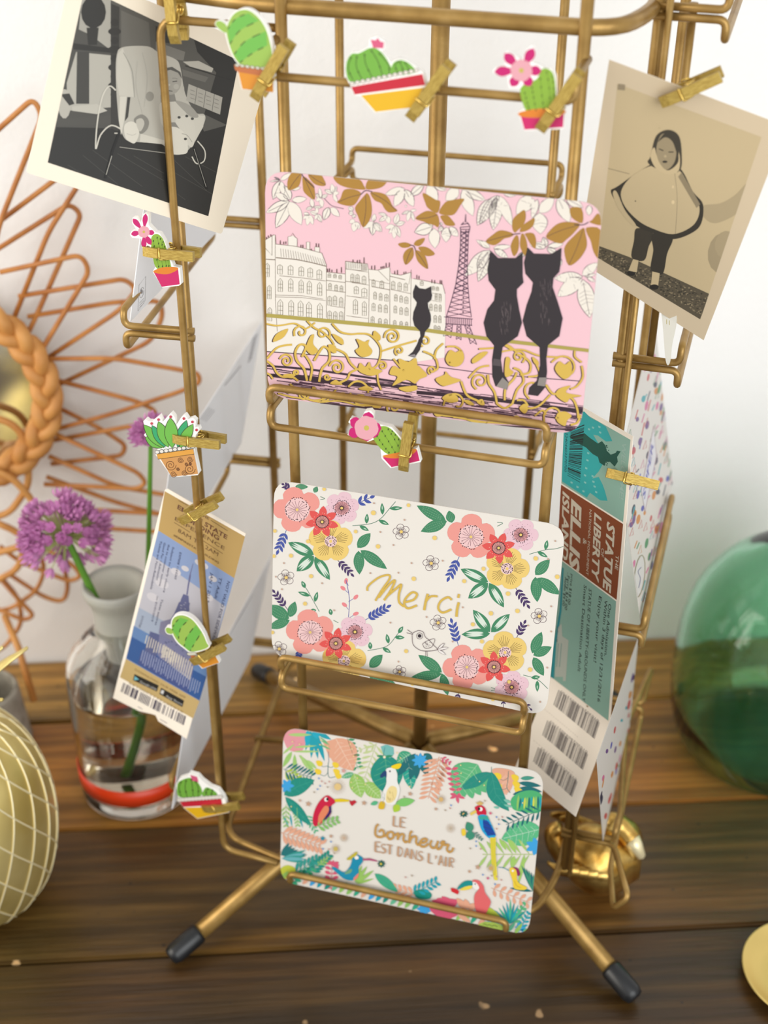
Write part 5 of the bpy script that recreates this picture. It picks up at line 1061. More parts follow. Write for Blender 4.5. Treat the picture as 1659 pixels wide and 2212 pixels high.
def tx(s, Qa, a, Qb, b, h, col=TXB, upv=up_, bold=0.0, shear=0.0): cv.text(s, Qa(*a)[0], Qb(*b)[0], h, col, upv, bold=bold, shear=shear)
tx('THE', G3, (1028, 352), G3, (1128, 405), 5.5); tx('EMPIRE STATE', G3, (795, 285), G3, (1318, 612), 9, (116, 70, 50), bold=0.02); tx('BUILDING', G3, (850, 385), G3, (1232, 622), 9, (116, 70, 50), bold=0.02); tx('EXPERIENCE', G3, (768, 405), G3, (1290, 725), 7.5); tx('8AM TO 2AM', G3, (800, 530), G3, (1222, 788), 8); tx('#EMPIRESTATEBUILDING', G3, (755, 572), G3, (1232, 868), 4.2, bold=0.01)
for a, b in [((810, 200), (905, 252)), ((1150, 408), (1328, 520)), ((762, 430), (930, 535)), ((1000, 580), (1275, 760))]: cv.line(G3(*a)+G3(*b), 0.9, TXB)
rv = (164, 95); DK = (40, 40, 84)
tx('EXP008 1164265', G3, (820, 742), G3, (765, 1025), 5, DK, rv); tx('Subject to early closure', G3, (745, 685), G3, (645, 1165), 5, DK, rv); tx('due to customer volume.', G3, (700, 660), G3, (600, 1105), 5, DK, rv); tx('Good For 1 Admission', G3, (655, 640), G3, (572, 1035), 5, DK, rv); tx('Tickets are Non-Refundable', G3, (615, 620), G3, (510, 1130), 5, DK, rv)
tx('Ticket expires', G3, (628, 1235), G4, (560, 240), 4.6, DK, rv); tx('on 01/01/2019', G3, (582, 1205), G4, (520, 200), 4.6, DK, rv); tx('573758', G4, (425, 142), G4, (388, 262), 4.6, (90, 90, 110), rv)
tx('NOT VALID FOR SIDEWALK', G3, (1325, 1045), G4, (1150, 435), 6.6, DK, rv); tx('TT Adult', G3, (1240, 1005), G3, (1185, 1230), 6.6, DK, rv); tx('JAN 1 2017', G3, (1150, 958), G3, (1100, 1262), 6.6, DK, rv); tx('9:37', G4, (1090, 92), G4, (1062, 208), 6.0, DK, rv)
tx('DOWNLOAD OUR FREE APP', G4, (348, 722), G4, (880, 1022), 4.4, (150, 116, 66))
for a in [(345, 760, 600, 880, 580, 945, 330, 825), (625, 905, 868, 1040, 848, 1108, 608, 970)]: cv.poly(G4(*a), (28, 26, 28))
cv.up(); tx('Google play', G4, (400, 848), G4, (575, 930), 4.6, (226, 226, 226)); tx('App Store', G4, (675, 998), G4, (845, 1090), 4.6, (226, 226, 226)); cv.poly(G4(350, 780, 395, 820, 340, 825), (120, 200, 220)); cv.poly(G4(632, 925, 660, 938, 645, 975, 618, 960), (230, 230, 230)); cv.up(-1)
cv.text('0103074111200145', G4(860, 1155)[0], G4(290, 845)[0], 4.2, (150, 120, 60), (-112, 450))
pat = [3, 2, 1, 3, 4, 1, 2, 2, 1, 4, 2, 3, 1, 1, 3, 2, 4, 2, 1, 3, 2, 1, 4, 3, 1, 2, 3, 2, 1, 3, 1, 4, 2, 1, 3, 2, 2, 3, 1, 2, 4, 1]
def barcode(p0, p1, q0, q1, n, col, seed):
    r_ = random.Random(seed); ws = [r_.choice((1, 1, 1, 2, 3)) for _ in range(2*n-1)]; tot = float(sum(ws)); t = 0.0
    p0, p1, q0, q1 = Vector(p0), Vector(p1), Vector(q0), Vector(q1)
    for i, w in enumerate(ws):
        a, b = t/tot, (t+w)/tot; t += w
        if i % 2 == 0: cv.poly([p0.lerp(p1, a), p0.lerp(p1, b), q0.lerp(q1, b), q0.lerp(q1, a)], col)
barcode(G4(230, 850)[0], G4(888, 1205)[0], G4(198, 945)[0], G4(862, 1300)[0], 32, (72, 64, 92), 4)
for a in [(380, 1105, 430, 1132), (612, 1235, 690, 1280)]: cv.line(G4(*a), 1.2, (150, 140, 150))
cv.build(tick)

K1 = T(1120, 860, 5.82); K2 = T(1120, 1400, 5.82); K3 = T(1080, 1150, 3.3025)
O_, n_ = plane3((60.5, -45.1, 364.1), (99.6, -77.3, 364.5), (66.4, -40.7, 176.0), 11.0)
out = [(1222, 858), (1367, 943), (1318, 1562), (1189, 1463)]
cv = Canvas(O_, n_, out)
lib = empty('ticket', (80, -60, 0)); 
tag(lib, 'turquoise and brown island ferry ticket with a pale stub of three barcodes', 'ticket', 'tickets pegged to the rack')
sheet('ticket_body', cv, out, 0.35, 'ticket_paper', lib)
PAP = (226, 212, 196); MT = (158, 202, 186); TQ = (52, 190, 192); DG = (16, 92, 80); BRW = (152, 78, 42); INKB = (34, 34, 40)
cv.poly([(1219, 868), (1362, 950), (1346, 1128), (1213, 1044)], MT); cv.poly([(1212, 1047), (1346, 1132), (1332, 1296), (1201, 1200)], BRW); cv.poly([(1201, 1202), (1331, 1299), (1314, 1557), (1189, 1461)], MT); cv.up()
cv.poly(K1(570, 430, 590, 160, 830, 170, 910, 250, 1010, 300, 1100, 360, 1180, 540, 1100, 545, 1000, 470, 940, 460, 1000, 560, 1040, 700, 1060, 830, 1010, 920, 930, 1010, 1010, 990, 1060, 1090, 1085, 1160, 1120, 1290, 1030, 1285, 900, 1190, 860, 1250, 545, 1045), TQ); cv.up()
for x, y in [(890, 390), (940, 370), (1020, 360), (1030, 430), (880, 690), (870, 780), (855, 880), (840, 970), (935, 980), (945, 1050), (960, 1110), (980, 1180), (670, 1060), (745, 1115), (820, 1170), (840, 1060)]: cv.poly(K1(x-14, y-16, x+14, y-4, x+10, y+18, x-16, y+6), (150, 222, 216))
cv.poly(K1(640, 480, 700, 470, 830, 440, 900, 500, 1000, 570, 1050, 540, 1090, 590, 1110, 660, 1160, 710, 1220, 690, 1240, 660, 1285, 670, 1240, 740, 1250, 800, 1210, 860, 1150, 800, 1100, 800, 1080, 850, 1020, 810, 1000, 740, 930, 700, 850, 620, 700, 540), DG); cv.up()
for k in range(24): x, y = 1085+rnd.random()*50, 590+rnd.random()*280; cv.disc(*K1(x, y)[0], 1.3, 1.3, DG, n=5) if not 690 < y < 780 else None
barcode(K1(660, 400)[0], K1(615, 970)[0], K1(830, 330)[0], K1(775, 1060)[0], 34, (16, 40, 44), 9)
rv = (145, 85)
def tv(s, Qa, a, Qb, b, h, col, bold=0.0, shear=0.0): cv.text(s, Qa(*a)[0], Qb(*b)[0], h, col, rv, bold=bold, shear=shear)
tv('22404403370700', K1, (592, 425), K1, (578, 920), 5.5, (16, 60, 70)); tv('WELCOME!', K1, (1305, 545), K1, (1270, 1255), 10, (176, 210, 198), bold=0.015)
IV = (238, 226, 204)
tv('ELLIS', K1, (672, 1262), K1, (640, 2130), 24, IV, 0.035, 0.15); tv('ISLAND', K1, (560, 1165), K1, (540, 2010), 16, IV, 0.03, 0.15); tv('STATUE', K1, (1120, 1545), K3, (735, 405), 19, IV, 0.035, 0.15); tv('LIBERTY', K1, (960, 1435), K3, (655, 335), 17, IV, 0.03, 0.15); tv('NATIONAL MONUMENT', K1, (895, 1395), K3, (615, 300), 5.5, IV); tv('&', K1, (815, 1755), K1, (812, 1830), 9, IV); tv('THE', K1, (1225, 1965), K1, (1215, 2145), 7.5, IV, 0.01); tv('OF', K1, (1045, 1880), K1, (1035, 1985), 7, IV)
tv('One Admission,', K3, (775, 505), K3, (745, 880), 7.2, INKB); tv('Within 3 days of 12/31/2016', K3, (748, 478), K3, (695, 1205), 7.2, INKB); tv('Enjoy your visit!', K3, (708, 452), K3, (668, 920), 7.2, INKB); tv('STATUE OF LIBERTY-GROUNDS ONLY', K3, (635, 400), K3, (588, 1200), 7.2, INKB); tv('Smart Destination Adult', K3, (600, 372), K3, (555, 990), 7.2, INKB); tv('price $18 00', K3, (508, 295), K3, (485, 510), 6, INKB); tv('..Ferry $14 00', K3, (483, 285), K3, (462, 548), 6, INKB); tv('Audio $4 00', K3, (465, 315), K3, (445, 520), 6, INKB); tv('Sales Tax', K3, (405, 668), K3, (400, 780), 6, INKB)
cv.poly(K3(445, 250, 425, 560, 385, 800, 362, 1030, 385, 1045, 400, 800, 440, 560, 455, 255), (40, 160, 170)); cv.poly(K3(415, 680, 440, 650, 445, 740, 490, 770, 470, 1060, 450, 1060, 450, 1030, 392, 1030), (204, 212, 200)); cv.up()
for x in (418, 440): cv.line(K3(x, 790, x-14, 960), 1.4, (120, 168, 160))
cv.build(lib)
O_, n_ = plane3((65.4, -39.2, 174.3), (106.3, -73.8, 177.7), (52.6, -59.9, 117.6), 11.0)
out = [(1189, 1463), (1318, 1562), (1243, 1764), (1113, 1657)]
cv = Canvas(O_, n_, out)
stub = sheet('ticket_stub', cv, out, 0.35, 'ticket_paper', lib)
for (tp0, tp1, bt0, bt1, d0, d1) in [((505, 525), (1022, 938), (440, 715), (955, 1142), (1015, 905), (528, 520)), ((365, 908), (875, 1335), (300, 1095), (808, 1532), (872, 1300), (398, 900)), ((250, 1245), (742, 1680), (185, 1427), (672, 1872), (735, 1645), (283, 1240))]:
    barcode(K2(*tp0)[0], K2(*tp1)[0], K2(*bt0)[0], K2(*bt1)[0], 40, (52, 38, 50), 11)
    cv.text('0103024044033707', K2(*d0)[0], K2(*d1)[0], 4.6, (60, 50, 56), (-74, 200))
for a in [(330, 770, 760, 1130), (190, 1160, 700, 1580)]: 
    for k in range(16): f = k/16; x0, y0, x1, y1 = a; cv.line(K2(x0+(x1-x0)*f, y0+(y1-y0)*f, x0+(x1-x0)*(f+0.03), y0+(y1-y0)*(f+0.03)), 0.7, (190, 172, 158))
cv.build(stub)

# ---------------------------------------------------------------- cards standing in the side panels
def side_card(name, label, cat, group, corners, z_bot, z_top, mat='envelope_white'):
    """corners px: near bottom, far bottom, far top, near top"""
    nb, fb, ft, nt = corners
    A = on_z(*nb, z_bot); B = on_z(*fb, z_bot)
    if z_top is None: C = A+Vector((0, 0, 10))
    else: C = on_z(*ft, z_top)
    O, n = plane3(A, B, C)
    c = Canvas(O, n, [nb, fb, ft, nt])
    o = sheet(name, c, [nb, fb, ft, nt], 0.4, mat)
    tag(o, label, cat, group)
    return c, o
GB = 'cards in the side panels of the rack'
cv, o = side_card('postcard', 'white postcard with a small boxed postal mark beside the flower cactus', 'postcard', GB, [(281, 696), (472, 498), (500, 330), (322, 360)], 396, None)
TG = (150, 148, 156)
for p in [[(298, 672), (300, 616), (315, 597), (313, 650)]]: cv.line(p, 0.8, TG, closed=True)
cv.line([(306+5*math.cos(t)*0.9, 632+10*math.sin(t)-5*math.cos(t)) for t in [k*0.5 for k in range(13)]], 1.0, TG); cv.disc(306, 630, 2.4, 5, TG)
for k in range(3): cv.line([(301, 655+k*5), (311, 644+k*5)], 0.8, TG)
cv.build(o)
cv, o = side_card('postcard', 'white postcard seen from behind, above the gold and blue ticket', 'postcard', GB, [(335, 1255), (521, 958), (567, 694), (368, 1000)], 229, None)
for k in range(7): cv.line([(545-k*1.5, 735+k*8), (556-k*2, 722+k*8)], 2.4, (176, 176, 186))
for k in range(4): cv.line([(500-k*5, 815+k*6), (520-k*5, 790+k*6)], 1.8, (170, 170, 182))
for k in range(4): cv.line([(432+k*4, 905+k*2), (452+k*4, 880+k*2)], 0.8, (130, 130, 146))
cv.build(o, {'print_ink': 'markings'})
cv, o = side_card('postcard', 'white postcard seen from behind, beside the gold and blue ticket', 'postcard', GB, [(372, 1748), (540, 1425), (586, 1200), (402, 1540)], 74, None)
for k in range(5): cv.line([(520-k*6, 1330+k*10), (545-k*6, 1285+k*10)], 0.9, (190, 190, 204))
cv.build(o)
cv, o = side_card('postcard', 'white card covered in small bright sticker drawings behind the turquoise ticket', 'postcard', GB, [(1386, 1350), (1453, 1042), (1414, 688), (1338, 1005)], 243, 345, 'card_white')
cols = [(90, 90, 190), (220, 90, 90), (60, 180, 190), (230, 150, 70), (120, 80, 150), (90, 160, 110), (60, 60, 90), (230, 120, 170)]
for k in range(150):
    f, g = rnd.random(), rnd.random(); a = Vector((1386, 1350)).lerp(Vector((1453, 1042)), f); b = Vector((1338, 1005)).lerp(Vector((1414, 688)), f); q = a.lerp(b, g); c_ = rnd.choice(cols)
    if k % 3 == 0: cv.disc(q.x, q.y, 2+rnd.random()*3, 5+rnd.random()*8, c_, rot=0.2)
    elif k % 3 == 1: cv.line([(q.x, q.y), (q.x+6, q.y-22*rnd.random()-8)], 2.2, c_)
    else: cv.line([(q.x-3, q.y+8), (q.x+4, q.y-12), (q.x+5, q.y+4)], 1.2, c_, closed=True)
cv.up(2); cv.poly([(1385, 1060), (1412, 920), (1418, 985), (1393, 1105)], (246, 244, 248)); cv.line([(1385, 1060), (1412, 920), (1418, 985), (1393, 1105)], 1.3, (190, 150, 160), closed=True); cv.up(); cv.text('SUPER', (1392, 1080), (1412, 960), 11, (90, 84, 190), (-12, -30), bold=0.02)
cv.disc(1381, 1245, 10, 44, (240, 236, 232), rot=0.12); cv.line([(1381+11*math.cos(t)-5*math.sin(t), 1245+46*math.sin(t)) for t in [k*0.4 for k in range(16)]], 2.2, (170, 160, 130), closed=True); cv.up(); cv.curve([(1379, 1270), (1383, 1250), (1378, 1235), (1385, 1225)], 1.4, (100, 90, 150))
cv.build(o)
cv, o = side_card('postcard', 'white card with small painted splashes, low behind the barcode stub', 'postcard', GB, [(1303, 1817), (1360, 1570), (1379, 1380), (1290, 1640)], 82, 178, 'card_white')
for k in range(26):
    f, g = rnd.random(), rnd.random(); a = Vector((1303, 1817)).lerp(Vector((1360, 1570)), f); b = Vector((1290, 1640)).lerp(Vector((1379, 1380)), f); q = a.lerp(b, g*0.8)
    cv.disc(q.x, q.y, 1.2+rnd.random()*2.2, 3+rnd.random()*9, rnd.choice(cols), rot=0.2)
cv.build(o, {'print_ink': 'specks'})

# ---------------------------------------------------------------- painted wooden cactus shapes
def cactus(name, label, y, outline, art, off=0.0):
    c = Canvas((0, y, 0), (0, -1, 0), None)
    o = sheet(name, c, outline, 3.0, 'painted_white_wood')
    tag(o, label, 'cactus cutout', 'painted cactus shapes on the rack')
    art(c); c.build(o)
    return o
G1, G2, DKG = (122, 200, 84), (168, 206, 92), (60, 62, 30)
YF, YL = -149.5, -118.5
def grow(pts, k):
    cx = sum(p[0] for p in pts)/len(pts); cy = sum(p[1] for p in pts)/len(pts); out = []
    for x, y in pts:
        d = math.hypot(x-cx, y-cy) or 1; out.append((x+(x-cx)/d*k, y+(y-cy)/d*k))
    return out
def round_cactus(label, y, Q, body, arm, pot, rim, bands, s):
    body = spline(Q(*body), 5, True); arm = spline(Q(*arm), 4, True); pot = Q(*pot); rim = Q(*rim)
    hull = grow(body, 2.5)
    def art(c):
        c.poly(arm, G2); c.poly(pot, (240, 158, 46)); c.up(); c.poly(body, G2); c.up(); c.clip = None
        for i, (a, b) in enumerate(bands):
            pa = spline(Q(*a), 5); pb = spline(Q(*b), 5)
            c.poly(pa+pb[::-1], G1)
        c.up()
        for a, b in bands:
            for cr in (a, b):
                P = spline(Q(*cr), 6)
                for k in range(0, len(P)-3, 4): c.line(P[k:k+3], 1.9, DKG)
        c.poly(rim, (206, 120, 70)); c.up()
        r0, r1 = Vector(rim[0]), Vector(rim[1])
        for k in range(7):
            q = r0.lerp(r1, (k+0.6)/7.5); c.disc(q.x, q.y+1, 5.4, 3.6, (60, 44, 34), rot=0.3); c.up(); c.disc(q.x, q.y+1, 4.5, 2.8, (228, 226, 210), rot=0.3); c.up(-1)
    o = cactus('cactus_cutout', label, y, hull, art)
    cc = Canvas((0, y, 0), (0, -1, 0)); cc.lay = 0
    sheet('arm', Canvas((0, y+0.15, 0), (0, -1, 0)), grow(arm, 1.5), 2.7, 'painted_white_wood', o)
    sheet('pot', Canvas((0, y+0.1, 0), (0, -1, 0)), grow(pot, 1.5), 2.8, 'painted_white_wood', o)
N2 = T(400, 0, 2.37); N8 = T(300, 0, 4.608)
round_cactus('round striped green cactus in an orange pot, beside the baby photograph', YF, N8,
    [872, 330, 885, 240, 940, 145, 1020, 100, 1105, 108, 1195, 180, 1265, 290, 1305, 420, 1325, 540, 1300, 640, 1200, 672, 1040, 655, 970, 600, 915, 490],
    [765, 250, 778, 212, 820, 212, 872, 255, 868, 325, 820, 305], [990, 715, 1335, 735, 1338, 918, 1030, 885], [948, 640, 1330, 690, 1330, 750, 1250, 760, 985, 715, 955, 690],
    [([885, 290, 960, 190, 1090, 130], [905, 440, 1010, 300, 1195, 205]), ([950, 540, 1060, 410, 1265, 310], [1005, 625, 1130, 530, 1280, 450])], 4.6)
round_cactus('round striped green cactus in an orange pot, hanging before the gold and blue ticket', YL, G4,
    [737, 230, 765, 165, 850, 142, 955, 190, 1055, 320, 1105, 430, 1125, 470, 1060, 505, 940, 525, 870, 480, 800, 420, 748, 330],
    [672, 292, 692, 272, 740, 290, 742, 338, 690, 330], [960, 600, 1190, 560, 1235, 640, 1062, 700], [915, 545, 985, 540, 985, 600, 955, 605],
    [([745, 300, 760, 240, 825, 165], [808, 390, 830, 280, 915, 190]), ([868, 470, 895, 370, 990, 245], [930, 520, 970, 450, 1050, 320])], 4.9)
def boat_cactus(label, y, Q, hull, green, ribs, flower, red, yellow, stones):
    def art(c):
        for g in green: c.poly(spline(Q(*g), 4, True), (126, 190, 70))
        c.poly(Q(*flower), (232, 100, 140)); c.up()
        for r in ribs:
            P = spline(Q(*r), 5); c.line(P, 1.3, (46, 52, 24))
            for k in range(3, len(P), 6): c.disc(P[k][0], P[k][1], 2.0, 2.0, (46, 40, 24), n=6)
        c.poly(Q(*red), (214, 34, 58)); c.poly(Q(*yellow), (248, 194, 26)); c.up()
        a, b = Q(*stones); a = Vector(a); b = Vector(b)
        for k in range(13):
            q = a.lerp(b, k/12); c.disc(q.x, q.y, 6, 5, (70, 50, 46)); c.up(); c.disc(q.x, q.y, 5, 4.2, (246, 238, 228)); c.up(-1)
    return cactus('cactus_cutout', label, y, Q(*hull), art)
boat_cactus('low green cacti in a red and yellow dish, pegged to the top wire', YF, N2,
    [845, 440, 826, 400, 820, 330, 850, 270, 890, 266, 940, 240, 943, 200, 980, 186, 1022, 212, 1022, 246, 1005, 262, 1052, 318, 1090, 302, 1130, 308, 1170, 335, 1192, 352, 1218, 375, 1232, 440, 1220, 450, 1165, 552, 972, 577, 898, 490, 868, 487],
    [[850, 420, 826, 380, 826, 320, 852, 276, 890, 272, 950, 244, 1000, 262, 1048, 330, 1062, 390, 950, 410], [1062, 380, 1060, 330, 1092, 308, 1130, 314, 1165, 340, 1180, 370, 1120, 385]],
    [[860, 410, 835, 350, 850, 290], [905, 405, 876, 340, 880, 285], [960, 400, 925, 330, 918, 275], [1010, 385, 985, 310, 950, 255], [1045, 380, 1040, 330, 990, 268], [1090, 375, 1075, 335, 1092, 312], [1120, 372, 1108, 338, 1100, 315], [1150, 370, 1140, 345, 1125, 318]],
    [962, 245, 948, 202, 975, 206, 985, 192, 1000, 212, 1018, 216, 1015, 248], [850, 445, 1215, 378, 1230, 436, 868, 484], [900, 488, 1220, 448, 1165, 550, 975, 573], [855, 428, 1185, 360])
Y6 = T(220, 860, 2.3045)
boat_cactus('low green cacti in a red and yellow dish, lowest on the slim side rod', YL, Y6,
    [385, 2010, 372, 1950, 370, 1925, 385, 1895, 430, 1880, 435, 1868, 478, 1880, 500, 1905, 540, 1935, 580, 1950, 606, 1985, 615, 2005, 620, 2030, 634, 2035, 634, 2062, 475, 2094, 410, 2042],
    [[385, 1985, 375, 1930, 390, 1905, 440, 1890, 480, 1915, 500, 1960, 480, 1985], [500, 1980, 515, 1940, 545, 1945, 575, 1970, 560, 1985]],
    [[395, 1985, 385, 1940, 395, 1908], [425, 1985, 415, 1940, 420, 1900], [455, 1982, 450, 1930, 445, 1895], [480, 1980, 480, 1940, 465, 1905], [520, 1978, 520, 1955, 530, 1945], [545, 1978, 548, 1960, 552, 1950]],
    [450, 1905, 440, 1875, 475, 1885, 482, 1912], [388, 2010, 595, 1992, 600, 2025, 405, 2035], [408, 2038, 632, 2032, 632, 2060, 475, 2092], [385, 2000, 590, 1985])
def flower_cactus(label, y, Q, hull, body, pot, rim, fc, pet, s, lines):
    def art(c):
        c.poly(spline(Q(*body), 4, True), (150, 192, 62)); c.poly(Q(*pot), (222, 34, 112)); c.up(); c.poly(spline(Q(*rim), 4, True), (240, 140, 40))
        for l in lines:
            P = spline(Q(*l), 7); c.line(P, 0.8, (110, 150, 40))
            c.up()
            for k in range(1, len(P), 3): c.disc(P[k][0], P[k][1], 1.3, 2.6, (48, 62, 26), rot=0.3, n=5)
            c.up(-1)
        c.up()
        f = Q(*fc)[0]
        for k in range(0, len(pet), 2): c.leaf(f, Q(pet[k], pet[k+1])[0], 42/s, (216, 20, 120), bulge=0.7, n=8)
        c.up()
        for k in range(6): a = k*math.pi/3+0.3; c.disc(f[0]+26/s*math.cos(a), f[1]+26/s*math.sin(a), 20/s, 26/s, (246, 178, 190), rot=a)
        c.disc(f[0], f[1], 28/s, 28/s, (246, 178, 190)); c.up(); c.disc(f[0], f[1], 10/s, 10/s, (214, 196, 90))
    return cactus('cactus_cutout', label, y, Q(*hull), art)
R5 = T(260, 440, 4.366)
flower_cactus('pink flowering cactus in a pink pot, pegged to the right of the top wire', YF, F3,
    [160, 390, 175, 370, 235, 362, 218, 300, 240, 278, 290, 310, 320, 330, 345, 270, 375, 248, 395, 270, 375, 340, 425, 360, 440, 372, 480, 372, 505, 420, 512, 520, 505, 580, 556, 590, 550, 690, 540, 702, 335, 710, 300, 610, 335, 590, 310, 480, 285, 478, 252, 478, 245, 440, 240, 405, 180, 402],
    [312, 480, 400, 430, 425, 378, 468, 376, 498, 420, 505, 540, 490, 600, 400, 612, 345, 608], [308, 612, 550, 600, 545, 692, 335, 705], [308, 610, 420, 590, 548, 596, 540, 625, 430, 640, 320, 635], [318, 383], [170, 390, 225, 290, 385, 262, 428, 385, 370, 468, 262, 470], 1.9,
    [[335, 500, 350, 560, 362, 600], [375, 470, 385, 530, 398, 605], [420, 420, 430, 520, 440, 600], [455, 385, 470, 480, 475, 590], [485, 410, 495, 480, 495, 560]])
flower_cactus('small pink flowering cactus in a pink pot, below the baby photograph', YL, R5,
    [90, 290, 105, 260, 160, 255, 110, 180, 115, 132, 150, 130, 190, 180, 215, 100, 240, 88, 265, 110, 265, 200, 300, 240, 330, 270, 370, 280, 420, 360, 450, 450, 500, 590, 560, 605, 572, 760, 550, 775, 395, 790, 305, 640, 330, 600, 300, 500, 275, 400, 250, 395, 240, 425, 205, 420, 195, 330, 110, 320],
    [290, 330, 335, 285, 385, 310, 425, 390, 480, 595, 460, 622, 345, 612, 305, 500], [312, 640, 545, 615, 560, 760, 390, 784], [312, 635, 400, 600, 535, 600, 530, 630, 440, 665, 340, 655], [222, 265], [240, 92, 118, 140, 100, 288, 222, 422, 290, 388, 322, 275], 3.6,
    [[310, 340, 330, 460, 365, 605], [345, 310, 375, 440, 400, 605], [375, 320, 410, 450, 435, 600], [400, 350, 435, 460, 460, 600]])
flower_cactus('pink flowering cactus in a pink pot, hanging under the pink postcard', YF, Mq,
    [485, 182, 500, 165, 530, 155, 490, 120, 500, 100, 545, 115, 572, 66, 600, 62, 615, 80, 612, 120, 660, 135, 705, 145, 755, 200, 790, 265, 832, 248, 850, 318, 700, 348, 655, 300, 650, 250, 620, 205, 585, 218, 560, 185, 505, 192],
    [612, 195, 640, 145, 690, 145, 745, 200, 782, 268, 730, 285, 670, 270], [660, 295, 832, 258, 845, 312, 705, 344], [658, 288, 740, 270, 828, 252, 800, 285, 720, 300], [580, 148], [592, 68, 498, 108, 490, 182, 585, 214, 655, 150, 640, 185], 1.75,
    [[630, 185, 660, 230, 695, 275], [655, 160, 690, 215, 725, 275], [685, 150, 720, 205, 755, 270], [705, 160, 740, 205, 772, 262]])
X7 = T(280, 480, 3.569)
def aloe_art(c):
    out_ = (54, 44, 30)
    for bx, by, tx_, ty, w, cc in [(250, 1740, 120, 1655, 55, G1), (265, 1740, 108, 1560, 62, G1), (275, 1735, 172, 1565, 52, (60, 180, 120)), (300, 1735, 222, 1535, 66, G1), (370, 1735, 440, 1525, 60, (60, 180, 120)), (385, 1735, 490, 1555, 60, G1), (380, 1740, 500, 1680, 50, G1), (330, 1740, 315, 1505, 78, G1)]:
        pts = c.leaf(X7(bx, by)[0], X7(tx_, ty)[0], w*1.3/3.569, cc, bulge=0.5, n=9); c.up(); c.line(pts, 1.1, out_, closed=True); c.up()
    for x, y in [(172, 1550), (225, 1520), (318, 1498), (420, 1512), (486, 1538), (518, 1600)]: c.disc(*X7(x, y)[0], 3.0, 3.0, (214, 74, 94))
    c.poly(X7(210, 1785, 492, 1745, 500, 1785, 222, 1825), (244, 176, 76)); c.poly(X7(240, 1822, 500, 1788, 530, 1938, 325, 1960), (226, 164, 96)); c.up()
    c.line(X7(210, 1785, 492, 1745, 500, 1785, 222, 1825), 1.0, out_, closed=True)
    for k in range(9): q = Vector(X7(215, 1770)[0]).lerp(Vector(X7(488, 1728)[0]), k/8); c.disc(q.x, q.y, 5.2, 4.4, out_); c.up(); c.disc(q.x, q.y, 4.3, 3.5, (250, 246, 238)); c.up(-1)
    for x, y, r in [(318, 1870, 44), (465, 1900, 44), (395, 1830, 24), (468, 1825, 24), (340, 1940, 26), (425, 1930, 24), (375, 1900, 14), (440, 1862, 14), (470, 1858, 12)]:
        P = [(x+r*(1-k/24)*math.cos(k*0.62), y+r*(1-k/24)*math.sin(k*0.62)) for k in range(22)]; c.line(X7(*[v for p in P for v in p]), 1.2, (96, 48, 24))
cactus('cactus_cutout', 'spiky green aloe with red tips in a scroll patterned brown pot', YL, X7(105, 1535, 122, 1518, 145, 1535, 172, 1538, 205, 1512, 228, 1492, 255, 1540, 290, 1500, 318, 1470, 345, 1500, 362, 1560, 400, 1500, 425, 1482, 450, 1520, 488, 1508, 512, 1530, 505, 1580, 530, 1580, 540, 1605, 510, 1640, 505, 1690, 470, 1720, 500, 1735, 505, 1790, 536, 1935, 525, 1950, 325, 1966, 230, 1830, 200, 1795, 205, 1760, 240, 1735, 160, 1700, 110, 1640, 125, 1620), aloe_art)

# ---------------------------------------------------------------- small gold clothes pegs
def peg_mesh():
    def prong(s):
        prof = [(-13, 3.6), (-12.6, 5.0), (-9, 6.4), (-4.5, 6.6), (-4.2, 6.1), (-3.2, 6.1), (-2.9, 6.7), (13, 5.6), (13, 3.0), (4, 3.4), (2.2, 4.6), (-1.6, 4.6), (-3.2, 3.6), (-6, 4.4), (-8, 4.4), (-9.5, 3.5)]
        mb = MB(); N = len(prof); w = 2.3
        vs = [(x, s*y, z) for z in (-w, w) for x, y in prof]
        fr = list(range(N)); 
        fs = [tuple(fr if s < 0 else fr[::-1]), tuple([i+N for i in (fr[::-1] if s < 0 else fr)])]
        for i in range(N):
            j = (i+1) % N; q = (i, i+N, j+N, j) if s < 0 else (i, j, j+N, i+N); fs.append(q)
        mb.add(vs, fs)
        return mb
    sp = MB()
    pts = []
    for k in range(49):
        a = k*2*math.pi/12; pts.append((0.3+2.0*math.cos(a), 3.2*math.sin(a), -2.4+4.8*k/48))
    tube(sp, pts, 0.42, 6)
    for s in (-1, 1): tube(sp, fillet([(0.3, s*3.2, s*2.9), (-3.7, s*6.2, s*2.9), (-3.7, s*6.3, -s*2.9)], 0.8, 3), 0.42, 6)
    return prong(-1), prong(1), sp
PM = peg_mesh()
PROTO = None
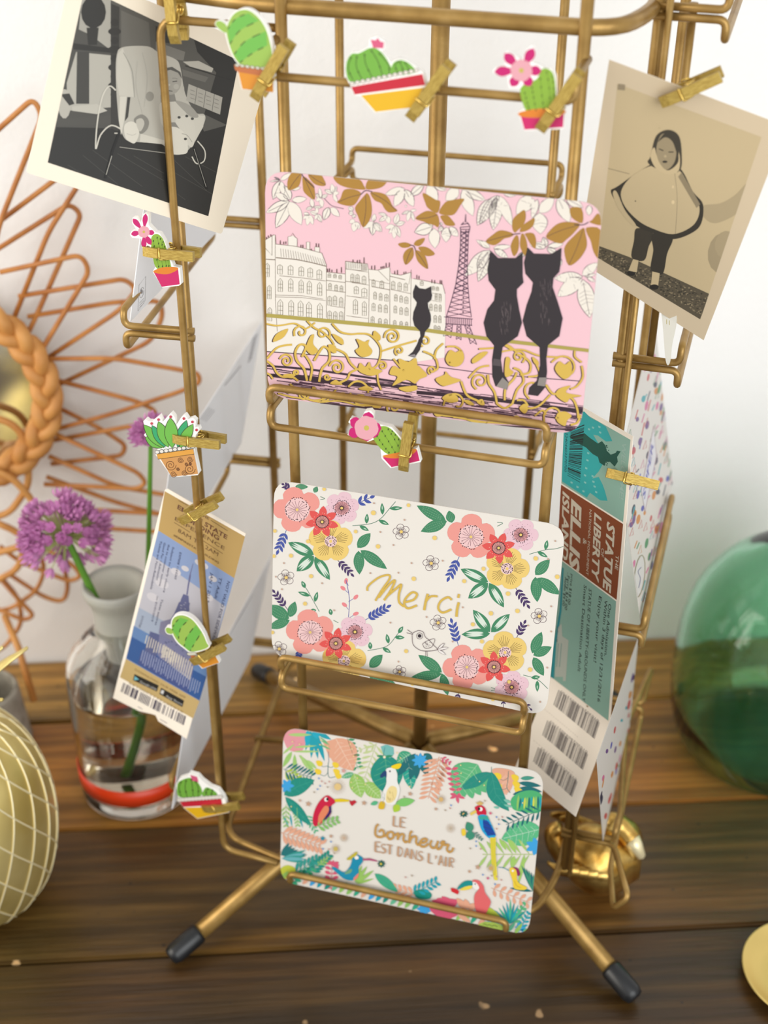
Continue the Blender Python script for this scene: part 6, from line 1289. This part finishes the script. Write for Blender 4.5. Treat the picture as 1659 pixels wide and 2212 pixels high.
def peg(label, jaw, hand, y, tilt=0.0, roll=0.0):
    """jaw and handle ends in pixels on the plane at depth y"""
    global PROTO
    a = on_y(*jaw, y); b = on_y(*hand, y); c = (a+b)/2
    ex = (b-a).normalized(); ey = Vector((0, 1, 0)); ey = (ey-ex*ey.dot(ex)).normalized()
    ex = (ex+ey*tilt).normalized(); ey = (ey-ex*ey.dot(ex)).normalized(); ez = ex.cross(ey)
    ey, ez = ey*math.cos(roll)+ez*math.sin(roll), ez*math.cos(roll)-ey*math.sin(roll)
    mw = Matrix((ex, ey, ez)).transposed().to_4x4(); mw.translation = c*MM
    if PROTO is None:
        root = bpy.data.objects.new('clothes_peg', None); COL.objects.link(root); root.empty_display_size = 0.01
        PM[0].build('prong', 'peg_gold', root, smooth=False, local=True); PM[1].build('prong', 'peg_gold', root, smooth=False, local=True); PM[2].build('spring', 'spring_brass', root, local=True)
        PROTO = root; kids = list(root.children)
    else:
        root = PROTO.copy(); COL.objects.link(root)
        for ch in PROTO.children:
            k = ch.copy(); k.parent = root; COL.objects.link(k)
    root.matrix_world = mw
    tag(root, label, 'clothes peg', 'small gold pegs on the rack')
    return root
YC, YR = -145.5, -114.5
peg('gold mini clothes peg gripping the top of the baby photograph', (388, 84), (372, -38), -113)
peg('gold mini clothes peg on the orange pot beside the baby photograph', (559, 205), (619, 100), YC)
peg('gold mini clothes peg on the red and yellow dish at the top wire', (894, 246), (966, 146), YC)
peg('gold mini clothes peg on the pink pot at the top wire', (1171, 273), (1250, 160), YC)
peg('gold mini clothes peg gripping the sepia photograph', (1438, 212), (1548, 164), -101)
peg('gold mini clothes peg across the small flowering cactus on the side rod', (318, 538), (424, 550), YR, roll=-0.15)
peg('gold mini clothes peg across the spiky aloe', (377, 940), (484, 955), YR, roll=-0.15)
peg('gold mini clothes peg gripping the gold and blue ticket', (392, 1118), (475, 1079), YR)
peg('gold mini clothes peg on the striped cactus before the gold and blue ticket', (421, 1420), (488, 1388), YR)
peg('gold mini clothes peg on the lowest cactus dish of the side rod', (440, 1736), (524, 1730), YR)
peg('gold mini clothes peg on the flowering cactus under the pink postcard', (877, 1004), (888, 908), YC)
peg('gold mini clothes peg gripping the turquoise and brown ticket', (1314, 1022), (1418, 1048), -92, roll=-0.55)

# ---------------------------------------------------------------- rattan sun wreath on the wall
def on_wall(px, py, v):
    d = ray(px, py); return CAM+d*((v-CAM.dot(WN))/d.dot(WN))
m = new_mat('rattan', (176, 112, 52), rough=0.5)
v = tex_co(m); f1 = noise(m, v, 45, 3)
lk(m, ramp(m, f1, [(0.3, (158, 94, 40)), (0.7, (196, 132, 66))]), bsdf(m).inputs['Base Color'])
m = new_mat('rattan_braid', (196, 138, 72), rough=0.55)
v = tex_co(m, scale=(1, 1, 1)); f1 = noise(m, v, 30, 4)
lk(m, ramp(m, f1, [(0.3, (176, 114, 52)), (0.7, (214, 158, 88))]), bsdf(m).inputs['Base Color'])
new_mat('mirror_glass', (214, 214, 206), rough=0.12, metal=1.0)
WV = 170.0
wc = on_wall(-108, 848, WV)
wreath = tag(empty('sun_mirror', wc), 'round rattan sun mirror with a braided rim, on the white wall', 'mirror')
Rw = (on_wall(137, 850, WV)-wc).length-10.5
zz = Vector((0, 0, 1))
mb = MB(); N = 48
mb.add([wc+WN*3]+[wc+WN*3+WU*(math.cos(2*math.pi*k/N)*(Rw-4))+zz*(math.sin(2*math.pi*k/N)*(Rw-4)) for k in range(N)], [(0, 1+(k+1) % N, 1+k) for k in range(N)])
mb.build('mirror_pane', 'mirror_glass', wreath, smooth=False)
for s in range(3):
    pts = []; K = 150
    for k in range(K):
        a = 2*math.pi*k/K; ph = 2*math.pi*s/3+a*8
        rr = Rw+6.2*math.sin(ph); dd = -4-3.6*math.sin(2*ph)
        pts.append(wc+WU*(rr*math.cos(a))+zz*(rr*math.sin(a))+WN*dd)
    mb = MB(); tube(mb, pts, 5.2, 8, closed=True); mb.build('braid_strand', 'rattan_braid', wreath)
LOOPS = [[(-60, 330), (72, 212), (92, 250), (0, 480), (-40, 640)], [(-30, 500), (150, 365), (172, 395), (105, 500), (25, 700)], [(-40, 560), (150, 440), (176, 462), (75, 690), (50, 740)], [(0, 588), (175, 550), (194, 585), (95, 748), (70, 790)],
         [(40, 640), (270, 602), (296, 625), (262, 668), (100, 775)], [(60, 684), (250, 652), (345, 650), (352, 680), (330, 735), (118, 835)], [(95, 775), (250, 774), (395, 800), (428, 806), (432, 826), (392, 845), (240, 895), (110, 930)], [(125, 822), (300, 868), (338, 888), (330, 912), (110, 952)], [(125, 880), (225, 930), (272, 962), (264, 984), (110, 1002)], [(115, 935), (300, 1022), (316, 1044), (296, 1056), (95, 1046)], [(105, 985), (250, 1050), (420, 1080), (430, 1104), (390, 1112), (80, 1095)],
         [(100, 1030), (250, 1085), (400, 1125), (405, 1150), (360, 1150), (60, 1130)], [(0, 1180), (40, 1212), (150, 1256), (176, 1246), (160, 1222), (90, 1180)], [(70, 1150), (98, 1230), (80, 1276), (20, 1318), (-40, 1320)], [(20, 1240), (95, 1290), (138, 1302), (148, 1268), (128, 1180)], [(0, 1250), (45, 1300), (74, 1330), (52, 1340), (-20, 1310)], [(5, 1250), (40, 1290), (48, 1345), (10, 1400), (-40, 1420)], [(-20, 900), (30, 915), (60, 960), (62, 1050), (20, 1110), (-30, 1120)], [(-30, 1010), (25, 1030), (70, 1080), (88, 1120), (50, 1180), (-30, 1200)], [(-30, 1120), (30, 1145), (56, 1165), (40, 1230), (-20, 1260)]]
for i, L in enumerate(LOOPS):
    dz = (-2, 3, 8)[i % 3]-(14 if i >= 17 else 0)
    mb = MB(); tube(mb, fillet([on_wall(x, y, WV+dz) for x, y in L], 9, 5), 1.75 if i < 17 else 2.6, 8); mb.build('rattan_loop', 'rattan' if i < 17 else 'rattan_braid', wreath)
mb = MB(); tube(mb, [on_wall(10, 1330, WV-20), on_wall(40, 1400, WV-45), on_wall(74, 1515, WV-62)], 2.6, 8); mb.build('rattan_end', 'rattan_braid', wreath)

# ---------------------------------------------------------------- glass bottle vase and alliums
m = new_mat('clear_glass', (250, 250, 246), rough=0.02, spec=0.5, Transmission_Weight=1.0, IOR=1.45)
m = new_mat('frosted_glass', (232, 232, 224), rough=0.55, Transmission_Weight=0.55, IOR=1.3)
m = new_mat('water', (246, 240, 230), rough=0.0, Transmission_Weight=1.0, IOR=1.33)
new_mat('red_paint', (222, 62, 22), rough=0.35)
new_mat('stem_green', (86, 138, 40), rough=0.45)
m = new_mat('allium_petal', (196, 130, 180), rough=0.6)
bsdf(m).inputs['Subsurface Weight'].default_value = 0.2; bsdf(m).inputs['Subsurface Radius'].default_value = (0.004, 0.002, 0.003)
new_mat('pedicel', (170, 176, 110), rough=0.6)
vc = on_z(300, 1690, 0)
vase = tag(empty('bottle_vase', vc), 'clear glass bottle vase with a red band round its foot', 'vase')
o_prof = smooth_prof([(34, 0), (38.5, 1.5), (40, 6), (40, 40), (40.5, 80), (40, 104), (36, 119), (25, 132), (17.5, 140), (16, 150), (16.5, 160), (20, 168), (21.5, 172), (21, 175.5), (19, 176)], 4)
i_prof = smooth_prof([(0.01, 9), (33, 9.5), (36.5, 14), (37, 40), (37.4, 80), (37, 102), (33, 116), (23, 128.5), (15, 138), (13.6, 150), (14.2, 160), (17.5, 170), (19, 176)], 4)
mb = MB(); lathe(mb, [(0.01, 0)]+o_prof+i_prof[::-1], vc, 56, close=False); mb.build('glass_body', 'clear_glass', vase)
mb = MB(); lathe(mb, [(0.01, 9.4)]+[(r-0.25, h+0.3) for r, h in i_prof[3:] if h < 96]+[(36.6, 96), (0.01, 96)], vc, 48, close=False); mb.build('water', 'water', vase)
mb = MB(); lathe(mb, [(40.2, 15), (40.6, 15), (40.8, 29), (40.3, 29)], vc, 64, close=False); mb.build('red_band', 'red_paint', vase)
mb = MB(); lathe(mb, smooth_prof([(16.4, 139), (16.4, 150), (16.9, 160), (20.4, 168), (21.8, 172), (21.2, 176), (18.8, 176.2), (13.4, 168), (13.0, 150), (12, 128), (10.5, 116)], 4), vc, 48, close=False); mb.build('frosted_neck', 'frosted_glass', vase)
def floret_mesh():
    mb = MB()
    for k in range(6):
        a = k*math.pi/3; c, s = math.cos(a), math.sin(a)
        prof = [(0.3, 0, 0.35), (1.5, 1.2, 0.9), (2.4, 3.0, 0.85), (2.0, 4.6, 0.1)]
        vs = []
        for r, h, w in prof: vs += [(r*c-w*s, r*s+w*c, h), (r*c+w*s, r*s-w*c, h)]
        mb.add(vs, [(2*i, 2*i+1, 2*i+3, 2*i+2) for i in range(3)])
    return mb
FM = None; PEDM = None
def allium(label, top, dirn, foot, R, n, seed, bend, zone=-0.35):
    global FM, PEDM
    root = tag(empty('allium', foot), label, 'flower', 'alliums in the glass bottle')
    mb = MB(); P = spline([tuple(foot), tuple((Vector(foot)+Vector(top))/2+Vector(bend)), tuple(top)], 10); tube(mb, P, 2.1, 10, radii=[(2.6-1.0*i/len(P))*(1.25 if R > 20 else 0.85) for i in range(len(P))]); mb.build('stem', 'stem_green', root)
    mb = MB(); lathe(mb, [(0.01, -3), (2.5, -1.5), (3, 0), (2, 2), (0.01, 3)], top, 12, close=False); mb.build('receptacle', 'stem_green', root)
    r_ = random.Random(seed); d = Vector(dirn).normalized()
    i = 0; k = 0
    while i < n and k < 4000:
        k += 1
        q = Vector((r_.gauss(0, 1), r_.gauss(0, 1), r_.gauss(0, 1))).normalized()
        if q.dot(d) < zone: continue
        rr = R*(0.72+0.28*r_.random()); p = Vector(top)+q*rr
        rot = q.to_track_quat('Z', 'X').to_matrix().to_4x4()
        if FM is None:
            fo = floret_mesh().build('floret', 'allium_petal', root, local=True); FM = fo.data
            fo.data.materials[0] = MATS['allium_petal']
        else:
            fo = bpy.data.objects.new('floret', FM); COL.objects.link(fo); fo.parent = root
        mw = rot.copy(); mw = mw @ Matrix.Diagonal((1.45, 1.45, 1.25+0.3*r_.random(), 1)); mw.translation = p*MM-root.location
        fo.matrix_local = mw
        if PEDM is None:
            pm_ = MB(); tube(pm_, [(0, 0, 0), (0, 0, 1)], 0.35, 5); po = pm_.build('pedicel', 'pedicel', root, local=True); PEDM = po.data
        else:
            po = bpy.data.objects.new('pedicel', PEDM); COL.objects.link(po); po.parent = root
        mw = rot @ Matrix.Diagonal((1, 1, rr, 1)); mw.translation = Vector(top)*MM-root.location
        po.matrix_local = mw
        i += 1
    return root
head = on_plane(142, 1158, vc+Vector((-8, -6, 0)), Vector((0.25, -0.95, 0)))
allium('lilac allium head on a thick green stem, leaning out of the glass bottle', head, (-0.35, 0.65, 0.6), vc+Vector((6, 6, 92)), 26, 190, 5, (3, -2, -8), zone=-0.6)
head2 = on_plane(326, 938, vc+Vector((14, 10, 0)), Vector((0.25, -0.95, 0)))
allium('small lilac allium on a slim green stem, half behind the aloe cutout', head2, (-0.4, 0, 0.9), vc+Vector((-10, 8, 14)), 9, 34, 8, (4, 0, -6), zone=-0.6)

# ---------------------------------------------------------------- gilded pineapple
m = new_mat('brushed_gold', (214, 192, 120), rough=0.4, metal=0.75)
v = tex_co(m); f1 = noise(m, v, 22, 3); lk(m, ramp(m, f1, [(0.3, (206, 182, 106)), (0.7, (234, 214, 146))]), bsdf(m).inputs['Base Color'])
new_mat('pale_gold', (242, 230, 188), rough=0.35, metal=0.45)
pc = on_z(-40, 1934, 0)
pine = tag(empty('pineapple_ornament', pc), 'gold pineapple ornament with a raised diamond lattice and pointed leaves', 'ornament')
pp = [(22, 0), (37, 7), (50, 29), (56, 60), (55, 90), (47, 119), (33, 141), (17, 152), (0.01, 154)]
prof = smooth_prof(pp, 6)
mb = MB(); lathe(mb, prof, pc, 64); mb.build('body', 'brushed_gold', pine)
def prof_at(h):
    for (r0, h0), (r1, h1) in zip(prof, prof[1:]):
        if h0 <= h <= h1 and h1 > h0: return r0+(r1-r0)*(h-h0)/(h1-h0)
    return prof[-1][0]
for s in (-1, 1):
    for k in range(20 if s > 0 else 16):
        pts = []
        for j in range(25):
            h = 6+j*5.8; a = 2*math.pi*k/(20 if s > 0 else 16)+(0.035*j if s > 0 else -0.07*j); r = prof_at(h)+0.25; pts.append(pc+Vector((r*math.cos(a), r*math.sin(a), h)))
        mb = MB(); tube(mb, pts, 0.62, 6); mb.build('lattice_ridge', 'pale_gold', pine)
for k in range(14):
    a = 2*math.pi*k/14+0.2; tier = k % 2; L = 70-22*tier; out_ = 38+10*tier
    d = Vector((math.cos(a), math.sin(a), 0)); t = Vector((-d.y, d.x, 0)); vs = []
    for j in range(7):
        f = j/6; c_ = pc+Vector((0, 0, 148))+d*(7+out_*f**1.4)+Vector((0, 0, L*f*(1.1-0.25*f))); w = 8*(1-f)**0.7+0.3
        vs += [c_-t*w, c_+Vector((0, 0, 1.2))-d*1.6*(1-f), c_+t*w]
    fs = []
    for j in range(6):
        b = 3*j; fs += [(b, b+1, b+4, b+3), (b+1, b+2, b+5, b+4)]
    o = mesh_obj('leaf', vs, fs, 'brushed_gold', pine); md = o.modifiers.new('thickness', 'SOLIDIFY'); md.thickness = 0.0012

# ---------------------------------------------------------------- green glass demijohn
m = new_mat('green_glass', (190, 236, 212), rough=0.05, Transmission_Weight=1.0, IOR=1.45)
v = tex_co(m); f1 = noise(m, v, 14, 2); bump(m, f1, 0.3, 0.004)
va = nd(m, 'ShaderNodeVolumeAbsorption'); va.inputs['Color'].default_value = (*lin((60, 180, 110)), 1); va.inputs['Density'].default_value = 13
lk(m, va.outputs['Volume'], m.node_tree.nodes['Material Output'].inputs['Volume'])
dc = on_z(1652, 1610, 0)
demi = tag(empty('demijohn', dc), 'big round green glass demijohn on the table by the wall', 'glass bottle')
op = smooth_prof([(48, 0), (58, 3), (68, 16), (75, 42), (76.5, 72), (75, 104), (68, 132), (54, 155), (36, 172), (21, 184), (16, 200), (15, 222), (18, 228), (18, 236)], 5)
ip = smooth_prof([(0.01, 9), (46, 8), (58, 14), (69, 42), (71, 72), (69.5, 103), (63, 129), (50, 150), (33, 166), (17, 182), (12, 200), (12, 236)], 5)
mb = MB(); lathe(mb, [(0.01, 3), (30, 2)]+op+ip[::-1], dc, 72, close=False); mb.build('glass_body', 'green_glass', demi)
mb = MB(); tube(mb, [dc+Vector((17.6*math.cos(2*math.pi*k/24), 17.6*math.sin(2*math.pi*k/24), 231)) for k in range(24)], 3, 8, closed=True); mb.build('neck_ring', 'green_glass', demi)

# ---------------------------------------------------------------- gold swan figurine
m = new_mat('antique_gold', (204, 164, 84), rough=0.28, metal=0.95)
v = tex_co(m); f1 = noise(m, v, 60, 4); lk(m, ramp(m, f1, [(0.35, (168, 124, 52)), (0.65, (224, 190, 112))]), bsdf(m).inputs['Base Color']); bump(m, f1, 0.4, 0.002)
sw = on_z(1285, 1918, 0)
swan = tag(empty('swan_figurine', sw), 'small gold swan figurine with a bowed neck behind the rack', 'figurine')
ax = (on_z(1360, 1870, 0)-on_z(1210, 1850, 0)).normalized(); sd = Vector((-ax.y, ax.x, 0))
vs = []; fs = []; NR, NS = 15, 20
for i in range(NR):
    f = i/(NR-1); x = -27+54*f; w = 22*math.sin(math.pi*min(0.97, 0.03+f))**0.6; h = 25*math.sin(math.pi*min(0.97, 0.05+f*0.9))**0.6; zc = 24+6*(1-f)**2*1.6
    for k in range(NS):
        a = 2*math.pi*k/NS; zz_ = zc+h*math.sin(a)
        vs.append(sw+ax*x+sd*(w*math.cos(a))+Vector((0, 0, max(0.0, zz_))))
for i in range(NR-1):
    for k in range(NS): k2 = (k+1) % NS; fs.append((i*NS+k, (i+1)*NS+k, (i+1)*NS+k2, i*NS+k2))
fs += [tuple(range(NS)), tuple((NR-1)*NS+k for k in reversed(range(NS)))]
mesh_obj('body', vs, fs, 'antique_gold', swan)
hp = on_dep(1342, 1787, depth(sw+ax*18+Vector((0, 0, 42)))); bt = on_dep(1386, 1850, depth(sw+ax*30+Vector((0, 0, 30)))-6)
base_n = sw+ax*17+Vector((0, 0, 28))
P = spline([tuple(base_n), tuple(base_n+Vector((0, 6, 18))), tuple(on_dep(1322, 1780, depth(hp))), tuple(hp), tuple(on_dep(1366, 1815, depth(hp)-3))], 8)
mb = MB(); nP = len(P); tube(mb, P, 6, 14, radii=[8.5-1.5*i/nP if i < nP*0.75 else 7.4-1.0*(i-nP*0.75)/(nP*0.25) for i in range(nP)]); mb.build('neck', 'antique_gold', swan)
mb = MB(); tube(mb, [on_dep(1362, 1810, depth(hp)-3), on_dep(1374, 1828, depth(hp)-5), bt, bt+(bt-hp).normalized()*1.5], 5, 12, radii=[6.2, 4.6, 2.8, 0.8]); mb.build('beak', 'pale_gold', swan)
for s in (-1, 1):
    for k in range(5):
        vs = []; c0 = sw+ax*(15-k*6)+sd*(s*(13+0.8*k))+Vector((0, 0, 31+k*1.2)); 
        for j in range(6):
            f = j/5; c_ = c0-ax*(24*f)+sd*(s*(7*math.sin(math.pi*f*0.8)))+Vector((0, 0, 8*f*f-4*f)); w = 5.4*math.sin(math.pi*(0.12+0.85*f))
            vs += [c_+Vector((0, 0, w)), c_+sd*(s*2.2), c_-Vector((0, 0, w))]
        fs = []
        for j in range(5): b = 3*j; fs += [(b, b+3, b+4, b+1), (b+1, b+4, b+5, b+2)]
        o = mesh_obj('wing_feather', vs, fs, 'antique_gold', swan); md = o.modifiers.new('thickness', 'SOLIDIFY'); md.thickness = 0.0016
mb = MB(); P = spline([tuple(sw-ax*20+Vector((0, 0, 26))), tuple(sw-ax*28+Vector((0, 0, 36))), tuple(sw-ax*31+Vector((0, 0, 46))), tuple(sw-ax*27+Vector((0, 0, 52)))], 6)
tube(mb, P, 6, 12, radii=[9-5.5*i/len(P) for i in range(len(P))]); mb.build('tail', 'antique_gold', swan)

# ---------------------------------------------------------------- gold dish and grey jar
dc2 = on_z(1740, 2115, 0)
new_mat('satin_gold', (216, 190, 116), rough=0.42, metal=0.75)
mb = MB(); lathe(mb, smooth_prof([(0.01, 0), (24, 0), (32, 2), (38, 6), (39.5, 8), (38.6, 8.6), (36, 7), (31, 4.2), (24, 2.6), (0.01, 2.4)], 4), dc2, 64, close=False)
o = mb.build('trinket_dish', 'satin_gold'); tag(o, 'shallow round gold dish on the table', 'dish')
m = new_mat('grey_stone', (150, 144, 132), rough=0.85)
v = tex_co(m); f1 = noise(m, v, 80, 4); lk(m, ramp(m, f1, [(0.3, (128, 122, 110)), (0.7, (172, 166, 154))]), bsdf(m).inputs['Base Color']); bump(m, f1, 0.3, 0.001)
jc = on_z(-14, 1596, 0)
mb = MB(); lathe(mb, smooth_prof([(0.01, 0), (26, 0), (28, 3), (26, 30), (24.5, 46), (23, 48), (21.5, 46), (21, 10), (0.01, 8)], 4), jc, 48, close=False)
o = mb.build('stone_jar', 'grey_stone'); tag(o, 'rough grey stone jar behind the gold pineapple', 'jar')

# ---------------------------------------------------------------- pale strip hanging under the sepia photograph
c = Canvas((0, -70.6, 0), (0, -1, 0))
m = new_mat('milky_plastic', (238, 234, 222), rough=0.3, Transmission_Weight=0.25)
pts = spline([(1428, 640), (1452, 640), (1462, 690), (1452, 745), (1448, 780), (1442, 789), (1437, 772), (1433, 720)], 4, True)
o = sheet('plastic_tag', c, pts, 0.8, 'milky_plastic'); tag(o, 'milky pointed plastic tag hanging under the sepia photograph', 'tag')
c.line([(1440, 690), (1440, 700)], 1.2, (214, 190, 90)); c.line([(1446, 692), (1446, 702)], 1.2, (214, 190, 90)); c.build(o)
